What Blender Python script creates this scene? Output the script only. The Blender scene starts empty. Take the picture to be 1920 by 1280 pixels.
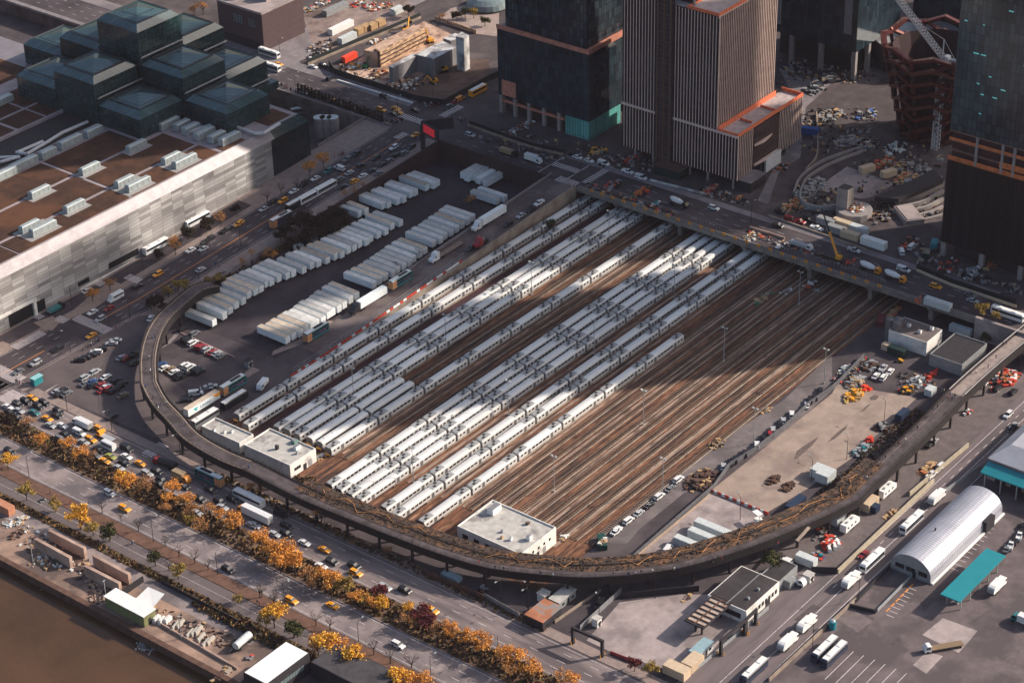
import bpy, bmesh, math, random
from mathutils import Vector, Matrix
random.seed(7)
R = math.radians
SC = bpy.context.scene
COL = SC.collection
# ---------------------------------------------------------------- camera
FOC, PITCH, ROLL, YAW, CH = 4226.916, R(30.72202), R(-1.40121), R(51.08587), 443.9075
CAM = Vector((-580, -470, CH))
_f = Vector((math.sin(YAW)*math.cos(PITCH), math.cos(YAW)*math.cos(PITCH), -math.sin(PITCH)))
_r0 = Vector((math.cos(YAW), -math.sin(YAW), 0)); _u0 = _r0.cross(_f)
_r = _r0*math.cos(ROLL)+_u0*math.sin(ROLL); _u = _u0*math.cos(ROLL)-_r0*math.sin(ROLL)
cd = bpy.data.cameras.new('camera'); cam = bpy.data.objects.new('camera', cd); COL.objects.link(cam)
cd.sensor_width = 36; cd.lens = FOC*36/1920; cd.clip_start = 5; cd.clip_end = 6000
cam.matrix_world = Matrix(((_r.x,_u.x,-_f.x,CAM.x),(_r.y,_u.y,-_f.y,CAM.y),(_r.z,_u.z,-_f.z,CAM.z),(0,0,0,1)))
SC.camera = cam
# ---------------------------------------------------------------- sky, sun, exposure
SUN_AZ = R(-37.0)      # direction towards the sun in the XY plane (from +X, counter-clockwise)
SUN_EL = R(29.5)
w = bpy.data.worlds.new('World'); SC.world = w; w.use_nodes = True
nt = w.node_tree; bg = nt.nodes['Background']
sky = nt.nodes.new('ShaderNodeTexSky'); sky.sky_type = 'NISHITA'; sky.sun_disc = False
sky.sun_elevation = SUN_EL; sky.sun_rotation = R(90)-SUN_AZ
sky.air_density = 1.0; sky.dust_density = 3.0; sky.ozone_density = 1.0
nt.links.new(sky.outputs[0], bg.inputs[0]); bg.inputs[1].default_value = 0.115
sd = bpy.data.lights.new('sun', 'SUN'); sd.energy = 4.8; sd.angle = R(0.9); sd.color = (1.0, 0.89, 0.77)
so = bpy.data.objects.new('sun', sd); COL.objects.link(so)
sv = Vector((math.cos(SUN_AZ)*math.cos(SUN_EL), math.sin(SUN_AZ)*math.cos(SUN_EL), math.sin(SUN_EL)))
so.rotation_euler = sv.to_track_quat('Z', 'Y').to_euler(); so.location = (200, -200, 400)
SC.view_settings.view_transform = 'Standard'; SC.view_settings.look = 'None'
SC.view_settings.exposure = 0.47; SC.view_settings.gamma = 1.0
# ---------------------------------------------------------------- survey: photo reading -> point on the ground or at a height
VW = dict(a=(0,0,.33596),b=(500,0,.26567),c=(900,0,.33596),d=(1400,0,.33592),e=(0,420,.25),f=(320,280,.34372),g=(900,240,.3125),h=(1400,380,.2734),i=(0,680,.25),j=(240,600,.25),k=(560,600,.3125),l=(1000,600,.3125),m=(1440,620,.25),n=(0,900,.29692),o=(480,900,.29692),p=(960,900,.29692),q=(1400,900,.2968))
def cl(t): return min(1.0, max(0.0, t))
def H(X, Y):
    if 122 < Y < 167.5: return 8*cl((X+60)/168)
    if X > 108 and Y > -250: return 8
    if 48 < Y < 64 and X > -50: return 8*cl((X+50)/158)
    return 0
def ray(px, py): return _f*FOC+_r*(px-960)-_u*(py-640)
def P(v, x, y, z=None):
    if v: a = VW[v]; x, y = a[0]+x*a[2], a[1]+y*a[2]
    d = ray(x, y)
    if z is not None: return CAM+d*((z-CH)/d.z)
    z = 4.0
    for _ in range(40):
        q = CAM+d*((z-CH)/d.z); z = .5*z+.5*H(q.x, q.y)
    return Vector((q.x, q.y, H(q.x, q.y)))
def proj(p):
    d = Vector(p)-CAM; k = d.dot(_f)
    return 960+FOC*d.dot(_r)/k, 640-FOC*d.dot(_u)/k
def zup(g, v, x, y):
    a = VW[v]; t = a[1]+y*a[2]; lo, hi = -5, 600
    for _ in range(50):
        m = (lo+hi)/2
        if proj((g[0], g[1], m))[1] > t: lo = m
        else: hi = m
    return lo
# ---------------------------------------------------------------- materials
MATS = {}
def mat(name, col, rough=.75, metal=0., var=.18, scale=.6, spec=.3, rnd=0., world=False, stretch=None, col2=None, thr=(.45,.6), scale2=None, bump=0.):
    if name in MATS: return MATS[name]
    if world:    # purplish cast of the light and shade, put into these base colours
        col = (col[0]*1.02, col[1]*.94, col[2]*.99); col2 = (col2[0]*1.02, col2[1]*.94, col2[2]*1.0) if col2 else None
    m = bpy.data.materials.new(name); m.use_nodes = True; n = m.node_tree.nodes; l = m.node_tree.links
    b = n['Principled BSDF']; b.inputs['Roughness'].default_value = rough; b.inputs['Metallic'].default_value = metal
    b.inputs['Specular IOR Level'].default_value = spec
    if world: g = n.new('ShaderNodeNewGeometry'); co = g.outputs['Position']
    else: g = n.new('ShaderNodeTexCoord'); co = g.outputs['Object']
    mp = n.new('ShaderNodeMapping'); l.new(co, mp.inputs[0])
    if stretch: mp.inputs['Scale'].default_value = stretch
    nz = n.new('ShaderNodeTexNoise'); nz.inputs['Scale'].default_value = scale; nz.inputs['Detail'].default_value = 7; nz.inputs['Roughness'].default_value = .65
    l.new(mp.outputs[0], nz.inputs['Vector'])
    r = n.new('ShaderNodeValToRGB'); r.color_ramp.elements[0].position = .3; r.color_ramp.elements[1].position = .72
    r.color_ramp.elements[0].color = tuple(c*(1-var) for c in col)+(1,); r.color_ramp.elements[1].color = tuple(min(1, c*(1+var)) for c in col)+(1,)
    l.new(nz.outputs[0], r.inputs[0]); out = r.outputs[0]
    if col2:
        n2 = n.new('ShaderNodeTexNoise'); n2.inputs['Scale'].default_value = scale2 or scale*.3; n2.inputs['Detail'].default_value = 5; n2.inputs['Roughness'].default_value = .6
        l.new(mp.outputs[0], n2.inputs['Vector'])
        r2 = n.new('ShaderNodeValToRGB'); r2.color_ramp.elements[0].position = thr[0]; r2.color_ramp.elements[1].position = thr[1]
        l.new(n2.outputs[0], r2.inputs[0])
        mx = n.new('ShaderNodeMixRGB'); mx.inputs[2].default_value = tuple(col2)+(1,)
        l.new(r2.outputs[0], mx.inputs[0]); l.new(out, mx.inputs[1]); out = mx.outputs[0]
    if rnd:
        oi = n.new('ShaderNodeObjectInfo'); mr = n.new('ShaderNodeMapRange'); mr.inputs[3].default_value = 1-rnd; mr.inputs[4].default_value = 1+rnd*.6
        l.new(oi.outputs['Random'], mr.inputs[0]); hs = n.new('ShaderNodeHueSaturation'); l.new(mr.outputs[0], hs.inputs['Value']); l.new(out, hs.inputs['Color']); out = hs.outputs[0]
    l.new(out, b.inputs['Base Color'])
    if bump:
        bp = n.new('ShaderNodeBump'); bp.inputs['Strength'].default_value = bump; l.new(nz.outputs[0], bp.inputs['Height']); l.new(bp.outputs[0], b.inputs['Normal'])
    MATS[name] = m; return m
def emit(name, col, s):
    if name in MATS: return MATS[name]
    m = bpy.data.materials.new(name); m.use_nodes = True; b = m.node_tree.nodes['Principled BSDF']
    b.inputs['Base Color'].default_value = tuple(col)+(1,); b.inputs['Emission Color'].default_value = tuple(col)+(1,); b.inputs['Emission Strength'].default_value = s
    MATS[name] = m; return m
def glassy(name, col, rough=.12, spec=.6, var=.3, scale=.15, stretch=None):
    return mat(name, col, rough, 0., var, scale, spec, stretch=stretch, world=True)
# ---------------------------------------------------------------- mesh builder
ORG = {}
class MB:
    def __init__(s): s.v = []; s.f = []; s.m = []
    def add(s, vs, fs, m=0):
        o = len(s.v); s.v += [Vector(p) for p in vs]
        for f in fs: s.f.append([o+i for i in f]); s.m.append(m)
        return s
    def box(s, x0, y0, z0, x1, y1, z1, m=0, mt=None):
        s.add([(x0,y0,z0),(x1,y0,z0),(x1,y1,z0),(x0,y1,z0),(x0,y0,z1),(x1,y0,z1),(x1,y1,z1),(x0,y1,z1)],
              [(0,3,2,1),(0,1,5,4),(1,2,6,5),(2,3,7,6),(3,0,4,7)], m)
        s.f.append([len(s.v)-4+i for i in range(4)]); s.m.append(m if mt is None else mt); return s
    def obox(s, c, l, wd, h, ang=0, m=0, mt=None):
        ca, sa = math.cos(ang), math.sin(ang); q = []
        for dz in (0, h):
            for dx, dy in ((-l/2,-wd/2),(l/2,-wd/2),(l/2,wd/2),(-l/2,wd/2)): q.append((c[0]+dx*ca-dy*sa, c[1]+dx*sa+dy*ca, c[2]+dz))
        s.add(q, [(0,3,2,1),(0,1,5,4),(1,2,6,5),(2,3,7,6),(3,0,4,7)], m)
        s.f.append([len(s.v)-4+i for i in range(4)]); s.m.append(m if mt is None else mt); return s
    def frus(s, a, z0, b, z1, m=0, mt=None):   # a, b = (x0,y0,x1,y1)
        s.add([(a[0],a[1],z0),(a[2],a[1],z0),(a[2],a[3],z0),(a[0],a[3],z0),(b[0],b[1],z1),(b[2],b[1],z1),(b[2],b[3],z1),(b[0],b[3],z1)],
              [(0,3,2,1),(0,1,5,4),(1,2,6,5),(2,3,7,6),(3,0,4,7)], m)
        s.f.append([len(s.v)-4+i for i in range(4)]); s.m.append(m if mt is None else mt); return s
    def prism(s, poly, z0, z1, m=0, mt=None):
        n = len(poly); a = sum(poly[i][0]*poly[(i+1)%n][1]-poly[(i+1)%n][0]*poly[i][1] for i in range(n))
        if a < 0: poly = list(poly)[::-1]
        zz = z0 if callable(z0) else (lambda x, y: z0); zt = z1 if callable(z1) else (lambda x, y: z1)
        s.add([(p[0],p[1],zz(p[0],p[1])) for p in poly]+[(p[0],p[1],zt(p[0],p[1])) for p in poly], [tuple(range(n))[::-1]]+[(i,(i+1)%n,n+(i+1)%n,n+i) for i in range(n)], m)
        s.f.append([len(s.v)-n+i for i in range(n)]); s.m.append(m if mt is None else mt); return s
    def sheet(s, poly, z, m=0):
        n = len(poly); a = sum(poly[i][0]*poly[(i+1)%n][1]-poly[(i+1)%n][0]*poly[i][1] for i in range(n))
        if a < 0: poly = list(poly)[::-1]
        s.add([(p[0],p[1],z if not callable(z) else z(p[0],p[1])) for p in poly], [tuple(range(n))], m); return s
    def rect(s, x0, y0, x1, y1, z, m=0): return s.sheet([(x0,y0),(x1,y0),(x1,y1),(x0,y1)], z, m)
    def bar(s, a, b, r, n=5, m=0, r2=None):
        a = Vector(a); b = Vector(b); d = (b-a)
        if d.length < 1e-6: return s
        d.normalize(); t = Vector((0,0,1)) if abs(d.z) < .9 else Vector((1,0,0)); u = d.cross(t).normalized(); w_ = d.cross(u); r2 = r if r2 is None else r2
        q = [a+(u*math.cos(6.2832*i/n)+w_*math.sin(6.2832*i/n))*r for i in range(n)]+[b+(u*math.cos(6.2832*i/n)+w_*math.sin(6.2832*i/n))*r2 for i in range(n)]
        s.add(q, [((i+1)%n,i,n+i,n+(i+1)%n) for i in range(n)]+[tuple(range(n)),tuple(range(2*n-1,n-1,-1))], m); return s
    def cyl(s, c, r, h, n=14, m=0, r2=None, mt=None):
        r2 = r if r2 is None else r2
        q = [(c[0]+r*math.cos(6.2832*i/n), c[1]+r*math.sin(6.2832*i/n), c[2]) for i in range(n)]+[(c[0]+r2*math.cos(6.2832*i/n), c[1]+r2*math.sin(6.2832*i/n), c[2]+h) for i in range(n)]
        s.add(q, [(i,(i+1)%n,n+(i+1)%n,n+i) for i in range(n)]+[tuple(range(n-1,-1,-1))], m)
        s.f.append([len(s.v)-n+i for i in range(n)]); s.m.append(m if mt is None else mt); return s
    def loft(s, rings, m=0, caps=True, close=True):
        n = len(rings[0]); q = [p for r in rings for p in r]; fs = []
        for k in range(len(rings)-1):
            for i in range(n if close else n-1): fs.append((k*n+i, k*n+(i+1)%n, (k+1)*n+(i+1)%n, (k+1)*n+i))
        if caps: fs += [tuple(range(n-1,-1,-1)), tuple((len(rings)-1)*n+i for i in range(n))]
        s.add(q, fs, m); return s
    def ribbon(s, L, Rr, m=0):
        n = len(L); s.add(list(L)+list(Rr), [(i, n+i, n+i+1, i+1) for i in range(n-1)], m); return s
    def wallp(s, pts, z0, z1, t, m=0):   # wall along a polyline
        for a, b in zip(pts, pts[1:]):
            a = Vector(a); b = Vector(b); d = (b-a); d.z = 0; L = d.length
            if L < 1e-4: continue
            nn = Vector((-d.y, d.x, 0))/L*t/2; za = a.z; zb = b.z
            s.add([a-nn+Vector((0,0,z0)), b-nn+Vector((0,0,z0)), b+nn+Vector((0,0,z0)), a+nn+Vector((0,0,z0)), a-nn+Vector((0,0,z1)), b-nn+Vector((0,0,z1)), b+nn+Vector((0,0,z1)), a+nn+Vector((0,0,z1))],
                  [(0,3,2,1),(0,1,5,4),(1,2,6,5),(2,3,7,6),(3,0,4,7),(4,5,6,7)], m)
        return s
    def build(s, name, mats, parent=None, smooth=False):
        me = bpy.data.meshes.new(name); mats = mats if isinstance(mats, (list, tuple)) else [mats]
        if parent is not None: o0 = ORG[parent]
        else:
            xs = [p.x for p in s.v]; ys = [p.y for p in s.v]; zs = [p.z for p in s.v]
            o0 = Vector(((min(xs)+max(xs))/2, (min(ys)+max(ys))/2, min(zs)))
        me.from_pydata([p-o0 for p in s.v], [], s.f); me.update()
        for i, mm in enumerate(mats): me.materials.append(mm)
        me.polygons.foreach_set('material_index', s.m)
        if smooth: me.polygons.foreach_set('use_smooth', [True]*len(s.f))
        o = bpy.data.objects.new(name, me); COL.objects.link(o); ORG[o] = o0
        if parent is not None: o.parent = parent
        else: o.location = o0
        return o
def tag(o, label=None, cat=None, group=None, kind=None):
    if label: o['label'] = label
    if cat: o['category'] = cat
    if group: o['group'] = group
    if kind: o['kind'] = kind
    return o
def thing(name, label, cat, loc=(0,0,0), group=None):
    o = bpy.data.objects.new(name, None); o.empty_display_size = .5; COL.objects.link(o); o.location = loc; ORG[o] = Vector(loc)
    return tag(o, label, cat, group)
def struct(name, mb, m): return tag(mb.build(name, m), kind='structure')
def stuff(name, mb, m, label, cat): return tag(mb.build(name, m), label, cat, kind='stuff')
CH_ = {}
def kids(o):
    return [c for c in COL.objects if c.parent == o] if o not in CH_ else CH_[o]
def cache_kids(o):
    L = [c for c in COL.objects if c.parent == o]; CH_[o] = L
    for c in L: cache_kids(c)
def copy_tree(o, parent=None):
    c = o.copy(); COL.objects.link(c)
    if parent is not None: c.parent = parent
    for k in CH_[o]: copy_tree(k, c)
    return c
PROTO = {}
def put(key, maker, loc, ang, label, cat=None, group=None):
    if key not in PROTO:
        o = maker(); PROTO[key] = o; cache_kids(o)
    else: o = copy_tree(PROTO[key])
    o.location = loc; o.rotation_euler = (0, 0, ang); o['label'] = label
    if cat: o['category'] = cat
    if group: o['group'] = group
    elif 'group' in o: del o['group']
    return o
def smooth_path(pts, n=6):
    out = []; q = [pts[0]*2-pts[1]]+list(pts)+[pts[-1]*2-pts[-2]]
    for i in range(1, len(q)-2):
        p0, p1, p2, p3 = q[i-1], q[i], q[i+1], q[i+2]
        for k in range(n):
            t = k/n; out.append(.5*((2*p1)+(p2-p0)*t+(2*p0-5*p1+4*p2-p3)*t*t+(3*p1-p0-3*p2+p3)*t**3))
    out.append(pts[-1]); return out
def offset(path, d, dz=0):
    out = []
    for i, p in enumerate(path):
        t = path[min(i+1, len(path)-1)]-path[max(i-1, 0)]; t.z = 0; t.normalize()
        out.append(Vector((p.x+t.y*d, p.y-t.x*d, p.z+dz)))   # +d = to the right of travel
    return out
def ribz(path, a, b, dz): return offset(path, a, dz), offset(path, b, dz)
def resample(path, step):
    out = [path[0].copy()]; acc = 0
    for a, b in zip(path, path[1:]):
        L = (b-a).length
        while acc+L >= step:
            t = (step-acc)/L; a = a.lerp(b, t); L = (b-a).length; out.append(a.copy()); acc = 0
        acc += L
    return out
# ================================================================ SETTING
asph = mat('asphalt', (.055,.047,.05), .9, var=.35, scale=.12, world=True, col2=(.085,.074,.073), thr=(.45,.65), scale2=.03)
asph_d = mat('asphalt_dark', (.034,.029,.033), .9, var=.35, scale=.2, world=True, col2=(.05,.043,.047), scale2=.04)
asph_l = mat('asphalt_worn', (.25,.22,.2), .9, var=.22, scale=.3, world=True, col2=(.12,.11,.107), thr=(.42,.62), scale2=.06)
conc = mat('concrete', (.33,.295,.27), .9, var=.2, scale=.25, world=True, col2=(.2,.18,.165), scale2=.07)
conc_g = mat('concrete_grey', (.2,.19,.185), .9, var=.25, scale=.3, world=True, col2=(.14,.13,.128), scale2=.06)
side = mat('sidewalk', (.24,.2,.17), .9, var=.22, scale=.5, world=True)
dirt = mat('dirt_lot', (.3,.25,.195), .95, var=.25, scale=.15, world=True, col2=(.21,.17,.14), thr=(.5,.62), scale2=.05)
soil = mat('soil', (.075,.05,.04), .95, var=.4, scale=.25, world=True, col2=(.12,.085,.06), scale2=.1)
paint = mat('road_paint', (.6,.58,.54), .8, var=.25, scale=1.2, world=True, col2=(.3,.28,.27), thr=(.52,.66), scale2=.9)
paint_o = mat('road_paint_orange', (.62,.26,.06), .8, var=.2, scale=1.2, world=True)
white = mat('white_paint', (.72,.71,.69), .6, var=.1, scale=.5)
whitec = mat('white_wall', (.7,.67,.63), .8, var=.15, scale=.4, col2=(.45,.42,.39), thr=(.55,.7), scale2=.25)
dark = mat('dark_metal', (.025,.023,.026), .6, var=.25, scale=.8)
black = mat('black', (.012,.012,.014), .5, var=.2)
steel = mat('grey_steel', (.28,.28,.29), .5, .4, var=.2, scale=.6)
rust = mat('rusty_steel', (.12,.06,.042), .85, var=.4, scale=.5, col2=(.06,.04,.035), scale2=.4)
orange = mat('orange_netting', (.68,.17,.08), .7, var=.25, scale=.7)
redp = mat('red_plastic', (.5,.06,.035), .55, var=.2)
galv = mat('galvanised', (.42,.44,.45), .45, .5, var=.15, scale=.6)

gb = MB(); gb.prism([(-211,-900),(1600,-900),(1600,1500),(-211,1500)], -8, -.02); struct('ground', gb, asph)
wb = MB(); wb.rect(-1800,-1800,-210.5,1800,-2.5)
water = mat('river_water', (.075,.043,.02), .2, var=.4, scale=.015, spec=.3, world=True, bump=.0)
_n = water.node_tree; _b = _n.nodes['Principled BSDF']; _w = _n.nodes.new('ShaderNodeTexNoise'); _w.inputs['Scale'].default_value = .22; _w.inputs['Detail'].default_value = 6
_g = _n.nodes.new('ShaderNodeNewGeometry'); _n.links.new(_g.outputs['Position'], _w.inputs['Vector']); _bp = _n.nodes.new('ShaderNodeBump'); _bp.inputs['Strength'].default_value = .35; _bp.inputs['Distance'].default_value = .5
_n.links.new(_w.outputs[0], _bp.inputs['Height']); _n.links.new(_bp.outputs[0], _b.inputs['Normal'])
struct('water', wb, water)
# foam at the sea wall
# raised ground east of the yard (level of the bridge)
tp = MB(); tp.prism([(132,-142),(132,55),(108,55),(108,520),(1590,520),(1590,-240),(112,-240),(112,-142)], -.01, 7.98); struct('terrain', tp, mat('plaza_ground', (.07,.06,.058), .95, var=.4, scale=.12, world=True, col2=(.15,.13,.118), thr=(.52,.72), scale2=.03))
# --- 33rd street wedge and ramp
rw = MB()
for xa, xb in ((-180,-60),(-60,24),(24,108)):
    rw.prism([(xa,124.5),(xb,124.5),(xb,167.4),(xa,167.4)], -.015, lambda x, y: H(x, 140)+.003)
struct('street_embankment', rw, side)
def strip(mb, x0, x1, y0, y1, dz=.02, n=4, m=0, h=None):
    hh = h or (lambda x: H(x, 140)); xs = [x0+(x1-x0)*i/n for i in range(n+1)]
    xs = sorted(set(xs+[b for b in (-60,108,-50) if x0 < b < x1]))
    mb.ribbon([(x, y1, hh(x)+dz) for x in xs], [(x, y0, hh(x)+dz) for x in xs], m)
rd = MB(); strip(rd, -180, 108, 131.5, 151.8, .012); strip(rd, -150, 20, 155.5, 163.5, .012); struct('road', rd, asph)
mk = MB()
for a, b in ((-180,-111),(-79,100)): strip(mk, a, b, 140.6, 140.9, .02); 
struct('road_centre_line', mk, paint_o)
mk = MB()
x = -175
while x < 104:
    for y in (134.9, 137.8, 144.2, 147.8):
        if not (-97 < x < -76): strip(mk, x, x+3, y-.07, y+.07, .02, 1)
    x += 9
strip(mk, -170, 104, 132.3, 132.45, .02); strip(mk, -170, -100, 151, 151.15, .02); strip(mk, -80, 104, 151, 151.15, .02)
def xwalk_x(x0, x1, y0, y1, n, z):   # bars long in X
    for i in range(n):
        y = y0+(y1-y0)*(i+.25)/n; mk.ribbon([(x0,y+(y1-y0)*.5/n,z(x0)),(x1,y+(y1-y0)*.5/n,z(x1))], [(x0,y,z(x0)),(x1,y,z(x1))])
def xwalk_y(x0, x1, y0, y1, n, z):   # bars long in Y
    for i in range(n):
        x = x0+(x1-x0)*(i+.25)/n; mk.ribbon([(x,y0,z),(x,y1,z)], [(x+(x1-x0)*.5/n,y0,z),(x+(x1-x0)*.5/n,y1,z)])
hz_ = lambda x: H(x, 140)+.022
def xw(v, c, lx, ly, n, along):   # crosswalk centred at a reading; along = axis of the bars
    p = P(v, *c)
    if along == 'x': xwalk_x(p.x-lx/2, p.x+lx/2, p.y-ly/2, p.y+ly/2, n, (lambda x: H(x, p.y)+.022))
    else: xwalk_y(p.x-lx/2, p.x+lx/2, p.y-ly/2, p.y+ly/2, n, H(p.x, p.y)+.022)
xw('e',(690,750),5,19,15,'x'); xw('e',(45,1120),6,17,14,'x'); xw('e',(215,870),15,4.5,14,'y'); xw('e',(1000,410),4,8,7,'x'); xw('e',(460,715),4,6,6,'x'); xw('e',(740,440),4,6,6,'x'); xw('e',(285,690),3.5,5,5,'x')
xw('i',(100,265),8,10,9,'y'); xw('i',(1165,650),9,5,9,'y')
xw('b',(1030,840),4.5,15,11,'x'); xw('b',(1305,785),14,4,10,'y'); xw('b',(985,940),14,4,10,'y')
xw('c',(480,935),4,13,10,'x'); xw('c',(487,1012),5,11,9,'x'); xw('c',(660,975),20,3.5,14,'y')
struct('road_markings', mk, paint)
# --- 11th avenue
r11 = MB(); r11.rect(109.2,-240,128.6,520,7.992); r11.rect(108,124,109.4,152,7.996); struct('road', r11, asph)
m11 = MB()
for xx in (114, 119, 124):
    y = -235
    while y < 500:
        if not (118 < y < 160 or 40 < y < 70): m11.rect(xx-.08, y, xx+.08, y+3, 8.0)
        y += 9
for yy in (56, 70): m11.rect(110, yy, 128, yy+.4, 8.0)
struct('road_markings', m11, paint)
sw11 = MB(); sw11.prism([(128.6,-140),(132.5,-140),(132.5,122),(128.6,122)], 7.9, 8.12); sw11.prism([(128.6,160),(136,160),(136,520),(128.6,520)], 7.9, 8.12); sw11.prism([(106.4,156),(109.2,156),(109.2,520),(106.4,520)], 7.0, 8.14); struct('pavement', sw11, conc_g)
# --- cross street (34th side) at top left and lots behind
xs = MB(); xs.rect(109.4,236,300,262,8.004); struct('road', xs, conc_g)
# --- ramp from the yard to the avenue
ra = MB()
ra.prism([(-50,49.2),(112,49.2),(112,64),(-50,64)], -.01, lambda x, y: .02+8*cl((x+50)/158)); struct('ramp', ra, mat('ramp_concrete', (.095,.078,.072), .9, var=.25, scale=.25, world=True, col2=(.16,.14,.125), scale2=.06))
# --- 12th avenue and riverside strip
av = MB(); av.rect(-150,-900,-135.6,900,.012); struct('road', av, mat('avenue_asphalt', (.2,.175,.16), .9, var=.32, scale=.5, world=True, stretch=(1,.12,1), col2=(.11,.097,.093), thr=(.45,.6), scale2=.22))
av = MB(); av.rect(-173,-900,-161.2,900,.012); struct('road', av, asph_l)
md = MB(); md.prism([(-161.2,-900),(-150,-900),(-150,900),(-161.2,900)], -.01, .16); struct('median_strip', md, mat('median_soil', (.11,.068,.04), .95, var=.4, scale=.35, world=True, col2=(.16,.12,.08), scale2=.12))
kb = MB()
for xx in (-161.4,-161.0),(-150.2,-149.8),(-173.3,-172.9): kb.prism([(xx[0],-900),(xx[1],-900),(xx[1],900),(xx[0],900)], 0, .2)
struct('kerb', kb, conc_g)
ws = MB(); ws.prism([(-178.2,-900),(-173.3,-900),(-173.3,900),(-178.2,900)], -.01, .12); struct('verge', ws, mat('verge_soil', (.13,.075,.05), .95, var=.35, scale=.4, world=True))
bp = MB(); bp.rect(-185.2,-900,-178.4,900,.02); struct('path', bp, mat('path_asphalt', (.12,.105,.1), .9, var=.2, scale=.2, world=True))
hs = MB(); hs.prism([(-188.6,-900),(-185.4,-900),(-185.4,900),(-188.6,900)], -.01, .12); struct('verge', hs, mat('verge_grass', (.085,.06,.03), .95, var=.4, scale=.4, world=True))
sr = MB(); sr.rect(-195,-50,-188.8,900,.016); struct('service_road', sr, asph_l)
es = MB(); es.prism([(-135.4,-166),(-131.2,-166),(-131.2,122),(-135.4,122)], -.01, .14); struct('pavement', es, side)
am = MB()
for xx, kk in ((-146.4,1),(-142.8,1),(-139.2,1),(-169,1),(-165.2,1)):
    y = -240
    while y < 150: am.rect(xx-.08, y, xx+.08, y+3.2, .03); y += 10.5
for xx in (-149.3,-136.5,-161.9,-172.2): am.rect(xx-.07,-300,xx+.07,125,.03)
am.rect(-182,-200,-181.9,200,.03)
struct('road_markings', am, paint)
# --- yard floor
def railbed():
    m = bpy.data.materials.new('rail_ballast'); m.use_nodes = True; n = m.node_tree.nodes; l = m.node_tree.links; b = n['Principled BSDF']; b.inputs['Roughness'].default_value = .95
    g = n.new('ShaderNodeNewGeometry')
    def nz(sc, st, det=5):
        mp = n.new('ShaderNodeMapping'); mp.inputs['Scale'].default_value = st; l.new(g.outputs['Position'], mp.inputs[0])
        t = n.new('ShaderNodeTexNoise'); t.inputs['Scale'].default_value = sc; t.inputs['Detail'].default_value = det; t.inputs['Roughness'].default_value = .6; l.new(mp.outputs[0], t.inputs['Vector']); return t.outputs[0]
    def ramp(i, pts):
        r = n.new('ShaderNodeValToRGB'); e = r.color_ramp.elements
        while len(e) < len(pts): e.new(.5)
        for k, (p_, c) in enumerate(pts): e[k].position = p_; e[k].color = c+(1,)
        l.new(i, r.inputs[0]); return r.outputs[0]
    c1 = ramp(nz(1., (.03,.55,1)), [(.3,(.014,.009,.009)),(.43,(.055,.029,.021)),(.53,(.17,.07,.034)),(.66,(.25,.135,.08)),(.76,(.36,.27,.21))])
    c2 = ramp(nz(1., (.22,.9,1), 7), [(.32,(.3,.28,.28)),(.68,(1.4,1.32,1.25))])
    mx = n.new('ShaderNodeMixRGB'); mx.blend_type = 'MULTIPLY'; mx.inputs[0].default_value = 1; l.new(c1, mx.inputs[1]); l.new(c2, mx.inputs[2])
    l.new(mx.outputs[0], b.inputs['Base Color']); return m
rbm = railbed()
yb = MB(); yb.rect(-119,-106,131,48.6,.004); struct('rail_yard_ground', yb, rbm)
mb_ = MB(); mb_.rect(-118,25,131,35.5,.03); struct('track_bed', mb_, mat('maroon_ballast', (.05,.026,.028), .95, var=.3, scale=.3, world=True))
tl = MB(); tl.sheet([(-62,64.2),(107.8,64.2),(107.8,124),(-20,124),(-50,118),(-62,108)], .01); struct('truck_lot', tl, asph_d)
pl = MB(); pl.sheet([(-128,52),(-131,122),(-131,131),(-70,131),(-62,120),(-92,100),(-100,75),(-110,50)], .006); struct('parking_lot', pl, mat('lot_asphalt', (.085,.072,.071), .9, var=.3, scale=.15, world=True, col2=(.11,.095,.088), scale2=.04))
ac = MB(); ac.sheet([P('l',*q) for q in ((330,1330),(760,1000),(1170,690),(1500,480),(1792,200),(1792,420),(1500,690),(1180,880),(900,1040),(640,1250),(560,1340))], .012); struct('access_road', ac, mat('access_gravel', (.16,.145,.135), .95, var=.25, scale=.3, world=True, col2=(.11,.1,.095), scale2=.08))
cy = MB(); cy.sheet([P(*q) for q in (('p',740,520),('p',1250,70),('l',1792,440),('m',520,400),('m',1120,500),('m',620,960),('m',300,1180),('p',1600,210),('p',1350,380),('p',1000,505))], .016); struct('dirt_lot', cy, dirt)
cp = MB(); cp.sheet([P('p',*q) for q in ((760,515),(1260,90),(1600,215),(1520,300),(1350,400),(1000,500))], .024); struct('concrete_apron', cp, conc)
wl = MB(); wl.sheet([P('p',*q) for q in ((470,1010),(680,770),(1060,720),(1240,720),(1500,880),(1330,1000),(1180,1170),(960,1190),(640,1090))], .016); struct('concrete_apron', wl, conc)
s30 = MB(); s30.rect(-135,-189.4,160,-168,.012); struct('road', s30, mat('street_asphalt', (.155,.135,.13), .9, var=.32, scale=.5, world=True, stretch=(.12,1,1), col2=(.1,.09,.088), thr=(.45,.6), scale2=.25))
u30 = MB(); u30.sheet([P(*q) for q in (('q',530,620),('q',0,350),('m',900,1100),('m',1180,700),('m',1330,560),('m',1740,330),('m',1920,460),('m',1500,870))], .018); struct('yard_apron', u30, mat('apron_asphalt', (.12,.105,.098), .9, var=.25, scale=.3, world=True))
m30 = MB(); m30.rect(-130,-178.7,110,-178.5,.03); m30.rect(-130,-184.1,110,-183.9,.03); m30.rect(-130,-188.9,110,-188.7,.03)
for k in range(26): m30.rect(-60+k*6,-181.4,-57.5+k*6,-181.2,.03)
struct('road_markings', m30, paint)
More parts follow.
